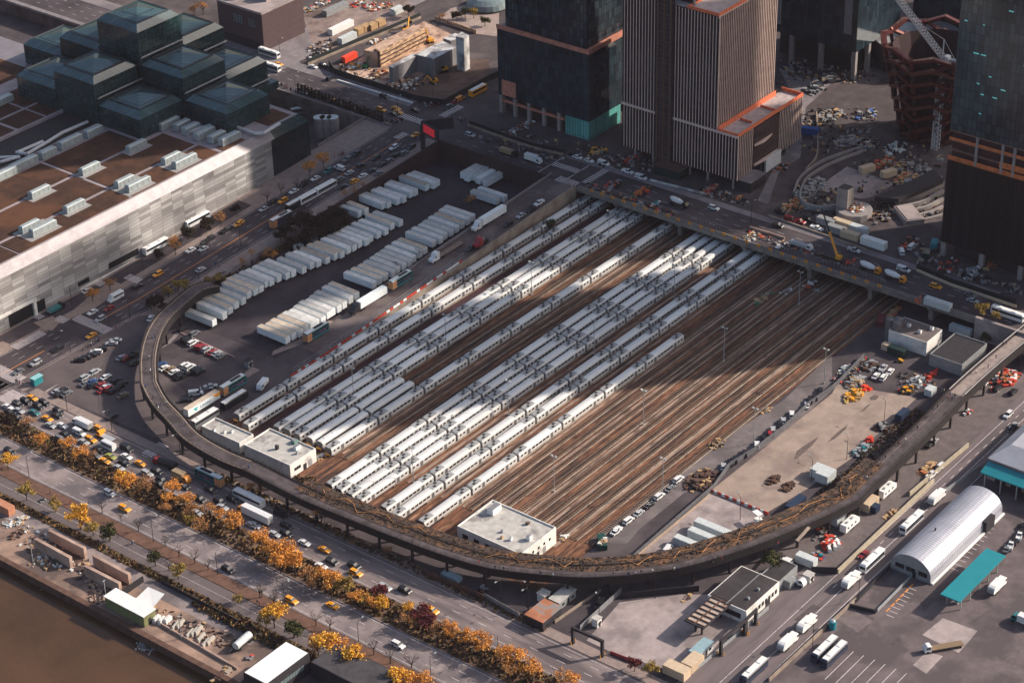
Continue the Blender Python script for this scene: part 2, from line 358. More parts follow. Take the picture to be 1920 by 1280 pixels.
s29 = MB(); s29.rect(-135,-420,160,-189.8,.008); struct('depot_yard', s29, mat('depot_asphalt', (.125,.107,.104), .9, var=.35, scale=.1, world=True, col2=(.08,.069,.068), thr=(.46,.56), scale2=.07))
pp = MB()
for q in (((1050,1165),(1140,1080),(1240,1110),(1135,1220)),((1110,975),(1240,870),(1460,950),(1340,1090))): pp.sheet([P('q',*t) for t in q], .03)
struct('concrete_patch', pp, conc)
pm = MB()
for i, (x0, y0) in enumerate(((675,1080),(740,1105),(810,1132),(875,1160),(945,1188),(1010,1218))):
    a = P('q', x0, y0); pm.rect(a.x-17, a.y-.1, a.x, a.y+.1, .03)
a = P('q',1030,670); b = P('q',890,840)
for i in range(8):
    t = i/7; c_ = a.lerp(b, t); pm.rect(c_.x-.8, c_.y-2.8, c_.x-.6, c_.y, .03)
a = P('q',1540,300); b = P('q',1310,560)
for i in range(11):
    c_ = a.lerp(b, i/10); pm.rect(c_.x-.1, c_.y-1.5, c_.x+.1, c_.y+1.5, .03)
for q in ((1600,190),(1370,470)): pass
struct('lot_markings', pm, paint)
po = MB(); a = P('q',1050,655); b = P('q',875,835)
for i in range(6):
    c0 = a.lerp(b, i/6); c1 = a.lerp(b, (i+.75)/6); po.rect(min(c0.x,c1.x), c1.y-.25, max(c0.x,c1.x), c1.y+.25, .034)
struct('lot_markings', po, paint_o)
sp_ = MB()
for q in (((195,960),(215,900),(300,840),(380,795),(330,860),(250,930),(215,960)),((440,840),(520,760),(600,700),(580,740),(500,810)),((690,610),(740,560),(775,545),(720,600)),((760,500),(800,480),(835,490),(810,520),(770,520))): sp_.sheet([P('m',*t) for t in q], .03)
for q in (((920,470),(1010,430),(1060,470),(960,500)),): sp_.sheet([P('p',*t) for t in q], .035)
struct('damp_stain', sp_, mat('damp_dirt', (.12,.095,.08), .8, var=.3, world=True))
sp_ = MB()
for q in (((620,880),(700,820),(810,870),(700,1010),(600,940)),((1060,690),(1180,640),(1250,690),(1120,830)),((1400,900),(1560,800),(1700,900),(1560,1010)),((830,1000),(900,960),(980,1010),(900,1060)),((300,880),(420,780),(470,800),(340,900))): sp_.sheet([P('q',*t) for t in q], .022)
struct('asphalt_patch', sp_, mat('patched_asphalt', (.085,.073,.072), .9, var=.3, scale=.3, world=True))
sp_ = MB()
for q in (((560,870),(650,800),(800,890),(700,960)),((1180,520),(1300,420),(1350,440),(1230,560))): sp_.sheet([P('q',*t) for t in q], .026)
struct('asphalt_patch', sp_, mat('patched_asphalt_light', (.14,.122,.115), .9, var=.3, scale=.3, world=True))
# riverside
rv = MB(); rv.rect(-210.9,-60,-189,140,.004); struct('riverside_ground', rv, mat('riverside_gravel', (.3,.215,.155), .95, var=.3, scale=.15, world=True, col2=(.11,.085,.07), thr=(.45,.6), scale2=.05))
sw = MB(); sw.box(-212.4,-300,-7,-210.4,300,.55); struct('sea_wall', sw, mat('sea_wall', (.1,.06,.042), .95, var=.4, scale=.4, world=True))
# ================================================================ RAIL YARD: TRACKS AND TRAINS
railm = mat('rail_steel', (.22,.155,.115), .5, .2, var=.25, scale=.6)
tie = mat('sleeper_timber', (.10,.068,.05), .95, var=.4, scale=.5)
third = mat('third_rail_cover', (.3,.24,.19), .8, var=.5, scale=.25)
def track(y, x0, x1, label):
    t = thing('railway_track', label, 'railway track', ((x0+x1)/2, y, 0), 'railway tracks of the yard')
    for s in (-.72, .72):
        b = MB(); b.box(x0, y+s-.07, .14, x1, y+s+.07, .3); b.build('rail', railm, t)
    b = MB(); x = x0
    while x < x1: b.box(x, y-1.3, .01, x+.3, y+1.3, .15); x += 1.1
    b.build('sleepers', tie, t)
    b = MB(); b.box(x0, y-1.75, .2, x1, y-1.45, .5); b.build('third_rail', third, t)
roofm = mat('train_roof', (.66,.65,.63), .5, .05, var=.12, scale=.25, rnd=.14, col2=(.46,.45,.43), thr=(.52,.72), scale2=.3, stretch=(.25,1,1))
bodym = mat('train_side', (.6,.58,.56), .38, .2, var=.12, scale=.4, stretch=(.2,1,2))
windm = mat('train_window', (.02,.02,.024), .2, var=.2, spec=.6)
doorm = mat('train_door', (.16,.155,.155), .45, .3, var=.1)
gapm = mat('coupling_rubber', (.02,.018,.02), .8)
unitm = mat('roof_unit_grey', (.34,.34,.335), .6, .2, var=.25, scale=1.2)
endm = mat('cab_front', (.07,.07,.075), .4, var=.2)
yelm = mat('yellow_front', (.6,.3,.05), .6)
CL = 25.91; L2 = 12.35
def carprof(x, k=1.):
    W_ = 1.62*k
    return [Vector((x, yy*W_/1.6, zz)) for yy, zz in ((-1.5,1.0),(-1.6,1.3),(-1.6,3.25),(-1.42,3.72),(-.8,4.0),(0,4.06),(.8,4.0),(1.42,3.72),(1.6,3.25),(1.6,1.3),(1.5,1.0))]
def make_car(old=False, front=False):
    b = MB(); b.loft([carprof(-L2), carprof(L2)])
    n = 11
    for i, f in enumerate(b.f):   # roof faces
        if len(f) == 4:
            zz = sum(b.v[j].z for j in f)/4
            if zz > 3.4: b.m[i] = 1
    b.box(-11.5,-1.2,.35,-8.5,1.2,1.0,2); b.box(8.5,-1.2,.35,11.5,1.2,1.0,2); b.box(-6,-1.3,.5,6,1.3,1.0,2)
    o = b.build('car_body', [bodym, roofm, dark])
    tag(o)
    g = MB()
    if old:
        for s in (-1, 1): g.box(-11, s*1.61-.02, 2.2, 11, s*1.61+.02, 2.95)
    else:
        for s in (-1, 1):
            for a, c in ((-11.3,-10.3),(-9.4,-8.2),(-4.9,-3.3),(-2.9,-1.3),(-.9,.9),(1.3,2.9),(3.3,4.9),(8.2,9.4),(10.3,11.3)): g.box(a, s*1.61-.02, 2.15, c, s*1.61+.02, 2.95)
        for s in (-1, 1): g.box(-11, s*1.6-.015, 2.5, 11, s*1.6+.015, 2.58)
    g.box(-.06,-1.6,2.5,.06,1.6,2.56)
    wv = g.build('window_band', windm, o)
    for xx in (-6.6, 6.6):
        for s in (-1, 1):
            d = MB(); d.box(xx-.75, s*1.62-.02, 1.05, xx+.75, s*1.62+.02, 3.15); d.build('door', doorm, o)
    if not old:
        for xx in (-9.6, 9.6):
            u = MB(); u.box(xx-2.5,-1.25,3.85,xx+2.5,1.25,4.1,0); u.box(xx-1.3,-.95,4.08,xx-.2,-.1,4.22,1); u.box(xx+.2,.1,4.08,xx+1.3,.95,4.22,1); u.build('roof_unit', [unitm, dark], o)
    else:
        u = MB()
        for i in range(5): u.box(-10+i*4.6,-.3,4.0,-8.6+i*4.6,.3,4.2)
        u.build('roof_vent', roofm, o)
    c = MB(); c.box(L2, -1.0, 1.0, L2+1.2, 1.0, 3.2); c.build('gangway', gapm, o)
    if front:
        c = MB(); c.frus((-L2-.55,-1.35,-L2,1.35), 1.1, (-L2-.1,-1.3,-L2,1.3), 3.85, 0); c.box(-L2-.6,-1.2,1.05,-L2-.3,1.2,1.75,1); c.build('cab_end', [endm, yelm], o)
    return o
CARP = {}
for kx in ((0,0),(0,1),(1,0),(1,1)):
    pass
def train(y, x0, n, label, old=False):
    t = thing('train', label, 'train', (x0, y, 0), 'silver trains parked side by side')
    for i in range(n):
        k = (old, i == 0)
        if k not in CARP:
            o = make_car(old, i == 0); cache_kids(o); CARP[k] = o
        else: o = copy_tree(CARP[k])
        o.name = 'train_car'; o.parent = t; o.location = (L2+.7+i*CL, 0, 0)
    return t
def ty(v, x, y): return P(v, x, y, 4.0)
TR = [(('j',800,700),7,0,'silver train on the outermost track, right beside the tan ramp wall',121),
 (('j',870,775),7,0,'second train from the ramp wall, edge of the maroon trackless strip',122),
 (('j',1100,795),0,0,'partly hidden train on the near edge of the maroon strip behind the yard house',121),
 (('j',1180,815),0,0,'long train with its cab right behind the rear edge of the white yard house',122),
 (('j',1255,850),0,0,'long train just left of the two short smooth-roofed trains',124),
 (('j',1350,880),2,1,'short two-car train with smooth bright roof, left one of the pair',0),
 (('j',1425,910),2,1,'short two-car train with smooth bright roof, right one of the pair',0),
 (('j',1490,955),0,0,'long train just right of the two short smooth-roofed trains, beside empty track',121),
 (('k',172,980),0,0,'leftmost train of the close block of four parked in the middle',121),
 (('k',230,1010),0,0,'second from the left in the close block of four trains',121),
 (('k',295,1040),0,0,'third from the left in the close block of four trains',121),
 (('k',350,1070),0,0,'rightmost train of the close block of four in the middle',121),
 (('k',500,1120),0,0,'left train of the close pair right of the block of four',121),
 (('k',560,1165),0,0,'right train of the close pair right of the block of four',121),
 (('k',725,1205),6,0,'rightmost train, standing alone with six cars among empty tracks',0)]
YT = []
for (q, n, old, lab, xe) in TR:
    p = ty(*q); xx = p.x
    if not n: n = max(1, int(math.ceil((xe-xx)/CL)))
    elif n == 7: n = int(math.ceil((120-xx)/CL))
    train(p.y, xx, n, lab, bool(old)); YT.append(p.y)
xw_ = [-78,-78,-82,-86,-90,-92,-95,-97,-99,-99,-99,-99,-100,-100,-103]
for y, x in zip(YT, xw_): track(y, x-2, 131, 'railway track carrying parked silver train cars')
yy = YT[-1]-5.2; ks = 0
while yy > -104:
    track(yy, -96+ks*.9, 131, 'empty rusty railway track right of the parked trains'); ks += 1
    yy -= 4.7 if ks % 3 else 5.6
ym = (YT[7]+YT[8])/2
for dy in (-2.5, 2.5): track(ym+dy, -98, 131, 'empty rusty railway track between two rows of parked trains')
# pale service walkways between the tracks
wk = MB()
for yv in (YT[7]-3.0, YT[8]+3.0, YT[11]-3.6, YT[12]+2.7, YT[13]-3.2, YT[14]-2.7, YT[14]-13.2, YT[14]-23, YT[14]-32.6, YT[14]-42):
    wk.box(-96, yv-.55, 0, 120, yv+.55, .12)
struct('service_walkway', wk, mat('walkway_boards', (.28,.215,.16), .9, var=.4, scale=.4, world=True, stretch=(.3,1,1), col2=(.12,.085,.065), thr=(.5,.62), scale2=.35))
# yard light poles
def make_pole():
    o = thing('floodlight_pole', 'x', 'light pole')
    b = MB(); b.cyl((0,0,0), .16, 15, 8, 0, .1); b.cyl((0,0,0), .4, .6, 8); b.build('pole', galv, o)
    for s in (-1, 1):
        b = MB(); b.box(-.15, s*.25, 14.7, .15, s*1.3, 14.85); b.box(-.4, s*.9-.3, 14.6, .4, s*.9+.3, 15.1); b.build('floodlight', galv, o)
    return o
for q in (('g',775,690),('g',310,1000),('g',1165,1020),('k',885,170),('k',332,490),('k',690,975),('k',1260,570),('l',1142,250),('l',660,630),('l',125,1030),('h',358,700),('l',365,205),('l',1745,380),('l',1322,740),('l',775,1045)):
    put('pole', make_pole, P(*q), 0, 'tall thin grey floodlight pole standing between the tracks', group='floodlight poles in the rail yard')
# yard clutter under the bridge: white sacks, planters
def heap(name, label, cat, v, x, y, rx, ry, n, ms, hmax=1.3, group=None, z=None, ang=0, sz=(.3,1.3)):
    c = P(v, x, y, z); b = MB(); rr = random.Random(int(x*7+y))
    for i in range(n):
        a = rr.uniform(0,6.28); r = math.sqrt(rr.random()); dx = math.cos(a)*r*rx; dy = math.sin(a)*r*ry; ca, sa = math.cos(ang), math.sin(ang)
        s1, s2 = rr.uniform(*sz), rr.uniform(*sz); h = rr.uniform(.2, hmax)*(1.15-r*.7)
        b.obox((c.x+dx*ca-dy*sa, c.y+dx*sa+dy*ca, c.z), s1, s2, h, rr.uniform(0,3.1), rr.randrange(len(ms)))
    o = b.build(name, ms); tag(o, label, cat, group); return o
sackw = mat('white_sack', (.6,.6,.58), .8, var=.2); tanw = mat('plywood', (.42,.27,.14), .85, var=.25, scale=.6); grn = mat('green_plastic', (.03,.13,.075), .6); teal = mat('teal_paint', (.02,.2,.22), .55, var=.15); bluep = mat('blue_plastic', (.03,.09,.3), .5); yelp = mat('yellow_machine', (.65,.3,.02), .55, var=.2)
heap('material_heap','loose white sacks and red drums heaped between tracks under the bridge','materials','h',430,560,5,2,26,[sackw,redp,sackw,dark],1.2)
heap('material_heap','small stack of white bags and grey boxes near the yard light pole','materials','h',270,610,3.5,1.6,12,[sackw,steel],1.0)
heap('pipe_stack','green and tan poles stacked beside empty tracks','materials','h',120,650,6,2,16,[grn,tanw,third],.8,sz=(.3,2.4))
heap('crate','grey green crate lying alone between the tracks','crate','h',470,610,1.6,1.2,6,[teal,galv],1.2)
heap('scrap_heap','large brown scrap timber and metal heap beside the yard fence','scrap heap','l',1010,965,7.5,4.5,90,[rust,rust,tanw,soil,rust],2.4,sz=(.4,2.2))
heap('timber_pile','tan broken pallet pile on the gravel by the last track','timber pile','l',1100,745,4,2.4,26,[tanw,dark,tanw],1.5)
heap('debris_pile','white and tan debris at the corner of the white yard house','debris','j',1440,1030,2.6,1.6,16,[sackw,tanw],1.1)
heap('debris_pile','tan debris pile at the corner of the big flat-roofed building','debris','p',325,365,2.2,1.5,14,[tanw,tanw,sackw],1.2)
heap('timber_pile','short stack of timber by the tracks near access road','timber pile','l',1400,545,3,1.2,14,[tanw,steel],.9)
# ================================================================ ROAD BRIDGE OF THE AVENUE
bconc = mat('bridge_concrete', (.23,.2,.18), .9, var=.25, scale=.4, col2=(.14,.12,.11), scale2=.2)
br = thing('road_bridge', 'wide concrete road bridge spanning the rail tracks with an orange signed parapet', 'bridge', (120,-45,0))
b = MB(); b.box(108.4,-142,6.5,131.9,55,7.985); b.box(107.9,-142,6.2,108.4,55,8.05,1); b.build('deck', [asph, bconc], br)
for y in (-122,-95,-67,-36,-4,28):
    b = MB(); b.box(110,y-.9,0,130,y+.9,6.5); b.box(108.8,y-1.1,4.8,131,y+1.1,6.49); b.build('pier', bconc, br)
b = MB(); b.box(108.0,-142,8.06,108.3,47,9.2); b.box(107.95,-142,9.2,108.4,47,9.3); b.build('parapet', mat('parapet_concrete', (.19,.17,.155), .9, var=.3, scale=.5), br)
sgm = mat('orange_sign', (.78,.3,.03), .6, var=.1)
y = 40
while y > -100:
    b = MB(); b.box(107.85, y-.75, 8.3, 107.98, y+.75, 9.6, 0); b.box(107.8, y-.12, 8.3, 107.84, y+.12, 9.6, 1); b.build('warning_panel', [sgm, dark], br); y -= 5.6
b = MB()
for i in range(88):
    yv = -100+i*1.65; b.bar((112.2,yv,8),(112.2,yv,10), .05, 4)
b.box(112.15,-100,9.9,112.25,45,10.0); b.build('work_fence', steel, br)
ab = MB(); ab.box(107.6,-165,0,109,-142,9.2); ab.box(107.6,-240,0,109,-165,8.6); tag(ab.build('retaining_wall', conc), 'pale concrete abutment wall at the south end of the bridge', 'retaining wall')
# viaduct wall along the truck lot, dark red
rdm = mat('red_brown_wall', (.045,.027,.026), .9, var=.3, scale=.4)
vw = MB(); vw.box(107.4,64.2,0,108,124,8.0); vw.box(107.3,64.2,8.0,107.9,124,9.3,0); tag(vw.build('retaining_wall', [rdm]), 'dark red-brown wall below the avenue at the end of the truck lot', 'retaining wall')
vw = MB(); vw.prism([(24,124.0),(108,124.0),(108,124.6),(24,124.6)], 0, lambda x, y: H(x,140)+1.1); tag(vw.build('retaining_wall', [rdm]), 'red-brown retaining wall carrying the street above the truck lot', 'retaining wall')
vw = MB(); vw.prism([(-52,124.0),(24,124.0),(24,124.6),(-52,124.6)], 0, lambda x, y: H(x,140)+1.0); tag(vw.build('retaining_wall', [conc_g]), 'low grey wall between the bushes and the street above the truck lot', 'retaining wall')
vw = MB(); vw.box(107.4,152,0,108,156,9.2); vw.prism([(75,167.0),(108,167.0),(108,167.6),(75,167.6)], 0, lambda x, y: H(x,140)+1.1); vw.box(106.0,167.6,0,106.4,300,9.0); tag(vw.build('retaining_wall', [bconc]), 'concrete wall of the sunken bus driveway under the hedge', 'retaining wall')
# ramp walls and barriers
tanc = mat('tan_concrete', (.3,.24,.19), .9, var=.25, scale=.4, col2=(.2,.15,.12), scale2=.2)
rh = lambda x, y: .02+8*cl((x+50)/158)
wl_ = MB(); wl_.prism([(-86,48.3),(-50,48.3),(108,48.3),(108,49.2),(-50,49.2),(-86,49.2)], -.01, lambda x, y: rh(x,y)+.9); tag(wl_.build('retaining_wall', tanc), 'long tan retaining wall of the truck ramp beside the trains', 'retaining wall')
wl_ = MB(); wl_.prism([(-10,64),(112,64),(112,64.7),(-10,64.7)], -.01, lambda x, y: rh(x,y)+.9); tag(wl_.build('retaining_wall', conc_g), 'grey concrete wall on the trailer side of the truck ramp', 'retaining wall')
# red and white water barriers along the ramp edge: each a barrier
def make_barrier(col):
    def f():
        o = thing('plastic_barrier', 'x', 'barrier'); b = MB(); b.frus((-.95,-.3,.95,.3), 0, (-.93,-.12,.93,.12), 1.0); b.build('body', [redp if col == 'r' else white], o); return o
    return f
x = -68; i = 0
while x < 34:
    rnd_ = random.random(); c_ = 'r' if (rnd_ < (.75 if -48 < x < -10 else .45)) else 'w'
    put('bar'+c_, make_barrier(c_), (x, 50.3, rh(x,0)), 0, ('red' if c_ == 'r' else 'white')+' plastic water barrier in the long line along the truck ramp', group='water barriers along the ramp'); x += 2.05; i += 1
a = P('l',1070,1028); c = P('l',1395,1160); n = 15
for i in range(n):
    p = a.lerp(c, i/(n-1)); c_ = 'rw'[i % 2]; put('bar'+c_, make_barrier(c_), p, math.atan2(c.y-a.y, c.x-a.x), ('red' if c_ == 'r' else 'white')+' plastic water barrier in the row across the dirt lot', group='water barriers across the dirt lot')
fb = MB()
for xx in range(-66, 36, 3): fb.bar((xx,51.3,rh(xx,0)),(xx,51.3,rh(xx,0)+2.4), .05, 4)
for k in (1.1, 2.35): fb.prism([(-66,51.27),(-50,51.27),(36,51.27),(36,51.33),(-50,51.33),(-66,51.33)], lambda x,y: rh(x,0)+k, lambda x,y: rh(x,0)+k+.1)
tag(fb.build('fence', galv), 'pale rail fence behind the red and white barriers on the ramp', 'fence')
# ================================================================ FLAT-ROOFED YARD BUILDINGS
roofc = mat('flat_roof', (.43,.41,.38), .9, var=.25, scale=.35, col2=(.22,.2,.19), thr=(.55,.68), scale2=.14)
def flat_building(name, label, Lp, Bp, Rp, h, wm=None, rm=None, par=.5, cat='building'):
    l_, b_, r_ = (P(q[0], q[1], q[2], h) for q in (Lp, Bp, Rp))
    x0 = (l_.x+b_.x)/2; y0 = (b_.y+r_.y)/2; y1 = l_.y; x1 = r_.x
    return flat_box(name, label, x0, y0, x1, y1, 0, h, wm, rm, par, cat)
def flat_box(name, label, x0, y0, x1, y1, z, h, wm=None, rm=None, par=.5, cat='building', group=None):
    t = thing(name, label, cat, ((x0+x1)/2,(y0+y1)/2,z), group); wm = wm or whitec; rm = rm or roofc
    b = MB(); b.box(x0,y0,z,x1,y1,h-par); b.build('wall', wm, t)
    b = MB(); b.rect(x0+.3,y0+.3,x1-.3,y1-.3,h-par+.02); b.build('roof', rm, t)
    if par > 0:
        b = MB(); b.box(x0,y0,h-par,x1,y0+.3,h); b.box(x0,y1-.3,h-par,x1,y1,h); b.box(x0,y0+.3,h-par,x0+.3,y1-.3,h); b.box(x1-.3,y0+.3,h-par,x1,y1-.3,h); b.build('parapet', wm, t)
    return t, x0, y0, x1, y1
def wins(t, x0, x1, y, z0, z1, n, wd, m=None, axis='x', fr=.06):
    for i in range(n):
        c = x0+(x1-x0)*(i+.5)/n; b = MB()
        if axis == 'x': b.box(c-wd/2, y-fr, z0, c+wd/2, y+fr, z1)
        else: b.box(y-fr, c-wd/2, z0, y+fr, c+wd/2, z1)
        b.build('window', m or windm, t)
def door(t, x, y, z, wd=1.1, h=2.2, axis='x', m=None):
    b = MB()
    if axis == 'x': b.box(x-wd/2, y-.07, z, x+wd/2, y+.07, z+h)
    else: b.box(y-.07, x-wd/2, z, y+.07, x+wd/2, z+h)
    b.build('door', m or dark, t)
def runit(t, x, y, z, lx, ly, h, m=None):
    b = MB(); b.box(x-lx/2, y-ly/2, z, x+lx/2, y+ly/2, z+h, 0); b.box(x-lx/2+.2, y-ly/2+.2, z+h, x+lx/2-.2, y+ly/2-.2, z+h+.12, 1); b.build('roof_unit', [m or galv, steel], t)
t, x0, y0, x1, y1 = flat_building('yard_office', 'low narrow white flat-roofed yard building joined to a taller one beside the trains', ('j',550,792),('j',832,918),('j',943,855), 5)
for a_, b_ in ((.3,.5),(.55,.4),(.1,.7)): runit(t, x0+(x1-x0)*a_, y0+(y1-y0)*b_, 4.5, 1, 1, .9, white)
t, x0, y0, x1, y1 = flat_building('yard_office', 'white flat-roofed yard building with stained roof at the heads of the trains', ('j',862,935),('j',1215,1082),('j',1412,962), 5.6)
runit(t, x0+(x1-x0)*.72, y0+(y1-y0)*.25, 5.1, 2.4, 1.6, 1.5, white); runit(t, x0+(x1-x0)*.4, y0+(y1-y0)*.5, 5.1, 1, 1, 1.8, dark); runit(t, x0+(x1-x0)*.9, y0+(y1-y0)*.4, 5.1, 2, 1.8, 1.2, mat('green_unit', (.12,.22,.2), .6)); runit(t, x0+(x1-x0)*.55, y0+(y1-y0)*.15, 5.1, .8, .8, 1.1)
door(t, x0+(x1-x0)*.55, y0, 0, 1.6, 2.4); door(t, x0+(x1-x0)*.75, y0, 0, 1.8, 2.8, m=galv); wins(t, x0+2, x0+(x1-x0)*.4, y0, 2, 3.2, 3, 1.0)
for k in range(11):
    b = MB(); yv = y0+(y1-y0)*(k+.5)/11; b.box(x0-.12, yv-.15, 0, x0, yv+.15, 5.2); b.build('pilaster', whitec, t)
t, x0, y0, x1, y1 = flat_building('yard_office', 'big white flat-roofed building with a rooftop air handler beside empty tracks', ('o',1268,288),('o',1682,468),('o',1888,292), 6.6)
runit(t, x0+(x1-x0)*.75, y1-4.5, 6.1, 4.6, 2.6, 2.2, white); runit(t, x0+(x1-x0)*.45, y0+3.2, 6.1, 1.6, 1.6, 1.8, white); runit(t, x0+(x1-x0)*.25, y0+8, 6.1, 1, 1, 1.2, white); runit(t, x0+(x1-x0)*.8, y0+9, 6.1, 1.2, 1, 1., rust); runit(t, x0+(x1-x0)*.35, y0+13, 6.1, .8, .8, 1.); runit(t, x0+(x1-x0)*.2, y0+11, 6.1, .9, .9, .8, tanw)
wins(t, y0+2, y1-1, x0, 2.6, 4.4, 5, 2.2, axis='y'); door(t, x0+4, y0, 0, 1.2, 2.3); door(t, x0+9, y0, 0, 1.2, 2.3); door(t, x0+12.5, y0, 0, 1.6, 2.6, m=galv); wins(t, x0+5, x1-2, y0, 3.2, 4.2, 4, .9)
# ================================================================ ELEVATED WALKWAY (old railway viaduct)
HLP = [P(v,x,y,8.0) for v,x,y in (('e',1600,420),('e',1480,480),('e',1340,590),('e',1220,705),('e',1145,840),('e',1110,1000),('e',1112,1150),('i',1120,160),('i',1190,290),('i',1300,410),('i',1440,560),('i',1680,700),('i',1900,790),('o',300,85),('o',560,195),('o',900,330),('o',1200,440),('o',1500,525),('o',1886,570),('p',500,580),('p',800,560),('p',1100,510),('p',1400,420),('p',1650,330),('q',620,130),('m',720,1155),('m',1000,900),('m',1250,660),('m',1420,480),('m',1650,270),('m',1900,60))]
HLP = [Vector((p.x,p.y,8.0)) for p in HLP]; HLP[0].z = 6.2; HLP.append(HLP[-1]*2-HLP[-2])
HL = smooth_path(HLP, 5); LW, RW = -3.4, 2.8    # to the right of travel is the outer side (travel goes clockwise round the yard)
def lr(path): return path
vd = thing('viaduct', 'elevated steel railway viaduct walkway curving round the rail yard', 'viaduct', (HL[len(HL)//2].x, HL[len(HL)//2].y, 0))
dk = mat('viaduct_deck', (.08,.069,.069), .9, var=.4, scale=.35, world=True, col2=(.045,.038,.037), thr=(.5,.64), scale2=.18)
gird = mat('viaduct_girder', (.018,.014,.015), .7, var=.35, scale=.4)
b = MB(); A, B_ = offset(HL, RW), offset(HL, LW); b.ribbon(B_, A); b.build('deck', dk, vd)
b = MB()
for off in (RW, LW):
    o1, o2 = offset(HL, off), offset(HL, off+(.35 if off > 0 else -.35))
    for z0, z1 in ((-2.6,.3),):
        ring = [[Vector((p.x,p.y,p.z+z0)), Vector((q.x,q.y,q.z+z0)), Vector((q.x,q.y,q.z+z1)), Vector((p.x,p.y,p.z+z1))] for p, q in zip(o1, o2)]
        if off < 0: ring = [r_[::-1] for r_ in ring]
        b.loft(ring)
b.build('girder', gird, vd)
b = MB(); b.ribbon(offset(HL, RW, -.5), offset(HL, LW, -.5)); b.build('underside', gird, vd)
CI = resample(HL, 13.5)
for p, pn in list(zip(CI, CI[1:]))[2:]:
    t_ = (pn-p); t_.z = 0; t_.normalize(); n_ = Vector((t_.y,-t_.x,0)); c = MB()
    for off in (RW-.4, LW+.4):
        q = p+n_*off; c.obox((q.x,q.y,0), .7, .7, p.z-1.7, math.atan2(t_.y,t_.x))
    a_, e_ = p+n_*RW, p+n_*LW; c.bar((a_.x,a_.y,p.z-1.3),(e_.x,e_.y,p.z-1.3), .4, 4); c.build('pier', gird, vd)
railg = mat('guard_rail', (.06,.048,.045), .6, .2, var=.2)
for off, nm in ((RW+.1,'guard_rail'),(LW-.1,'guard_rail')):
    b = MB(); o1 = offset(HL, off)
    for z0 in (.6, 1.15):
        b.loft([[Vector((p.x,p.y,p.z+z0)), Vector((p.x,p.y,p.z+z0+.09)), Vector((q.x,q.y,q.z+z0+.09)), Vector((q.x,q.y,q.z+z0))] for p, q in zip(o1, offset(HL, off+.08))])
    for p in resample(o1, 2.2): b.box(p.x-.05,p.y-.05,p.z,p.x+.05,p.y+.05,p.z+1.2)
    b.build(nm, railg, vd)
kbm = mat('walkway_kerb', (.34,.26,.2), .85, var=.2, scale=.4)
b = MB(); b.ribbon(offset(HL[:60], LW+.9, .05), offset(HL[:60], LW+.35, .05)); b.ribbon(offset(HL[:60], RW-.3, .05), offset(HL[:60], RW-.6, .05)); b.ribbon(offset(HL, LW+1.5, .03), offset(HL, LW+1.4, .03)); b.build('deck_kerb', kbm, vd)
b = MB(); b.ribbon(offset(HL[140:], LW+.6, .04), offset(HL[140:], RW-.5, .04)); b.build('pale_deck', mat('pale_walk', (.27,.235,.2), .9, var=.3, scale=.4, world=True), vd)
b = MB(); b.ribbon(offset(HL[140:], LW-.1, 1.3), offset(HL[140:], LW+.35, 1.3)); b.ribbon(offset(HL[140:], RW-.1, 1.3), offset(HL[140:], RW+.3, 1.3)); b.build('coping', mat('pale_coping', (.42,.38,.36), .7, var=.15), vd)
# weeds on the inner half of the deck: planting bed ribbon + tufts (uncountable)
i0, i1 = 64, 128
seg = HL[i0:i1+1]
bd = MB(); ring = [[Vector((p.x,p.y,p.z-1.6)), Vector((q.x,q.y,q.z-1.6)), Vector((q.x,q.y,q.z+.12)), Vector((p.x,p.y,p.z+.12))] for p, q in zip(offset(seg, -.3), offset(seg, LW-4.4))]
bd.loft(ring); struct('viaduct_planting_bed', bd, mat('track_bed_weeds', (.065,.047,.035), .95, var=.5, scale=.6, world=True, col2=(.15,.085,.045), thr=(.5,.6), scale2=.3))
def tufts(path, o0, o1, n, h, zb=0, seed=1):
    b = MB(); rr = random.Random(seed)
    for _ in range(n):
        k = rr.randrange(len(path)-1); p = path[k].lerp(path[k+1], rr.random()); t_ = path[k+1]-path[k]; t_.z = 0; t_.normalize(); off = rr.uniform(o0, o1)
        c = Vector((p.x+t_.y*off, p.y-t_.x*off, p.z+zb)); a = rr.uniform(0,6.28); s = rr.uniform(.3,1)*h; dx, dy = math.cos(a)*s*.8, math.sin(a)*s*.8; tl_ = rr.uniform(-.5,.5)*s
        b.add([(c.x-dx,c.y-dy,c.z),(c.x+dx,c.y+dy,c.z),(c.x+dx*.6+tl_,c.y+dy*.6,c.z+s),(c.x-dx*.6+tl_,c.y-dy*.6,c.z+s*.8)], [(0,1,2,3)], rr.randrange(4))
    return b
wm4 = [mat('weed_brown', (.06,.042,.028), .9, var=.3), mat('weed_ochre', (.2,.12,.055), .9, var=.3), mat('weed_green', (.09,.085,.04), .9, var=.3), mat('weed_rust', (.11,.045,.028), .9, var=.3)]
stuff('weeds', tufts(seg, -.5, LW-4.3, 3000, .45, .1, 3), wm4, 'brown and orange weeds growing along the inner half of the viaduct', 'weeds')
hmat = mat('orange_hose', (.55,.24,.07), .6, var=.2)
for k, (s0, s1) in enumerate(((2,14),(20,30),(34,50),(50,63))):
    b = MB(); rr = random.Random(k); pp_ = None
    for i in range(s0, s1):
        p = offset(seg, -1.2-4.6*abs(math.sin(i*.9+k)), .35)[i]
        if pp_ is not None: b.bar(pp_, p, .1, 5)
        pp_ = p
    tag(b.build('hose', hmat), ['orange snaking cable in weeds near the heads of the trains','short orange cable in weeds beside the big flat-roofed building','long orange cable snaking through weeds at the bottom of the curve','orange cable in weeds on the right arm of the curve near containers'][k], 'cable')
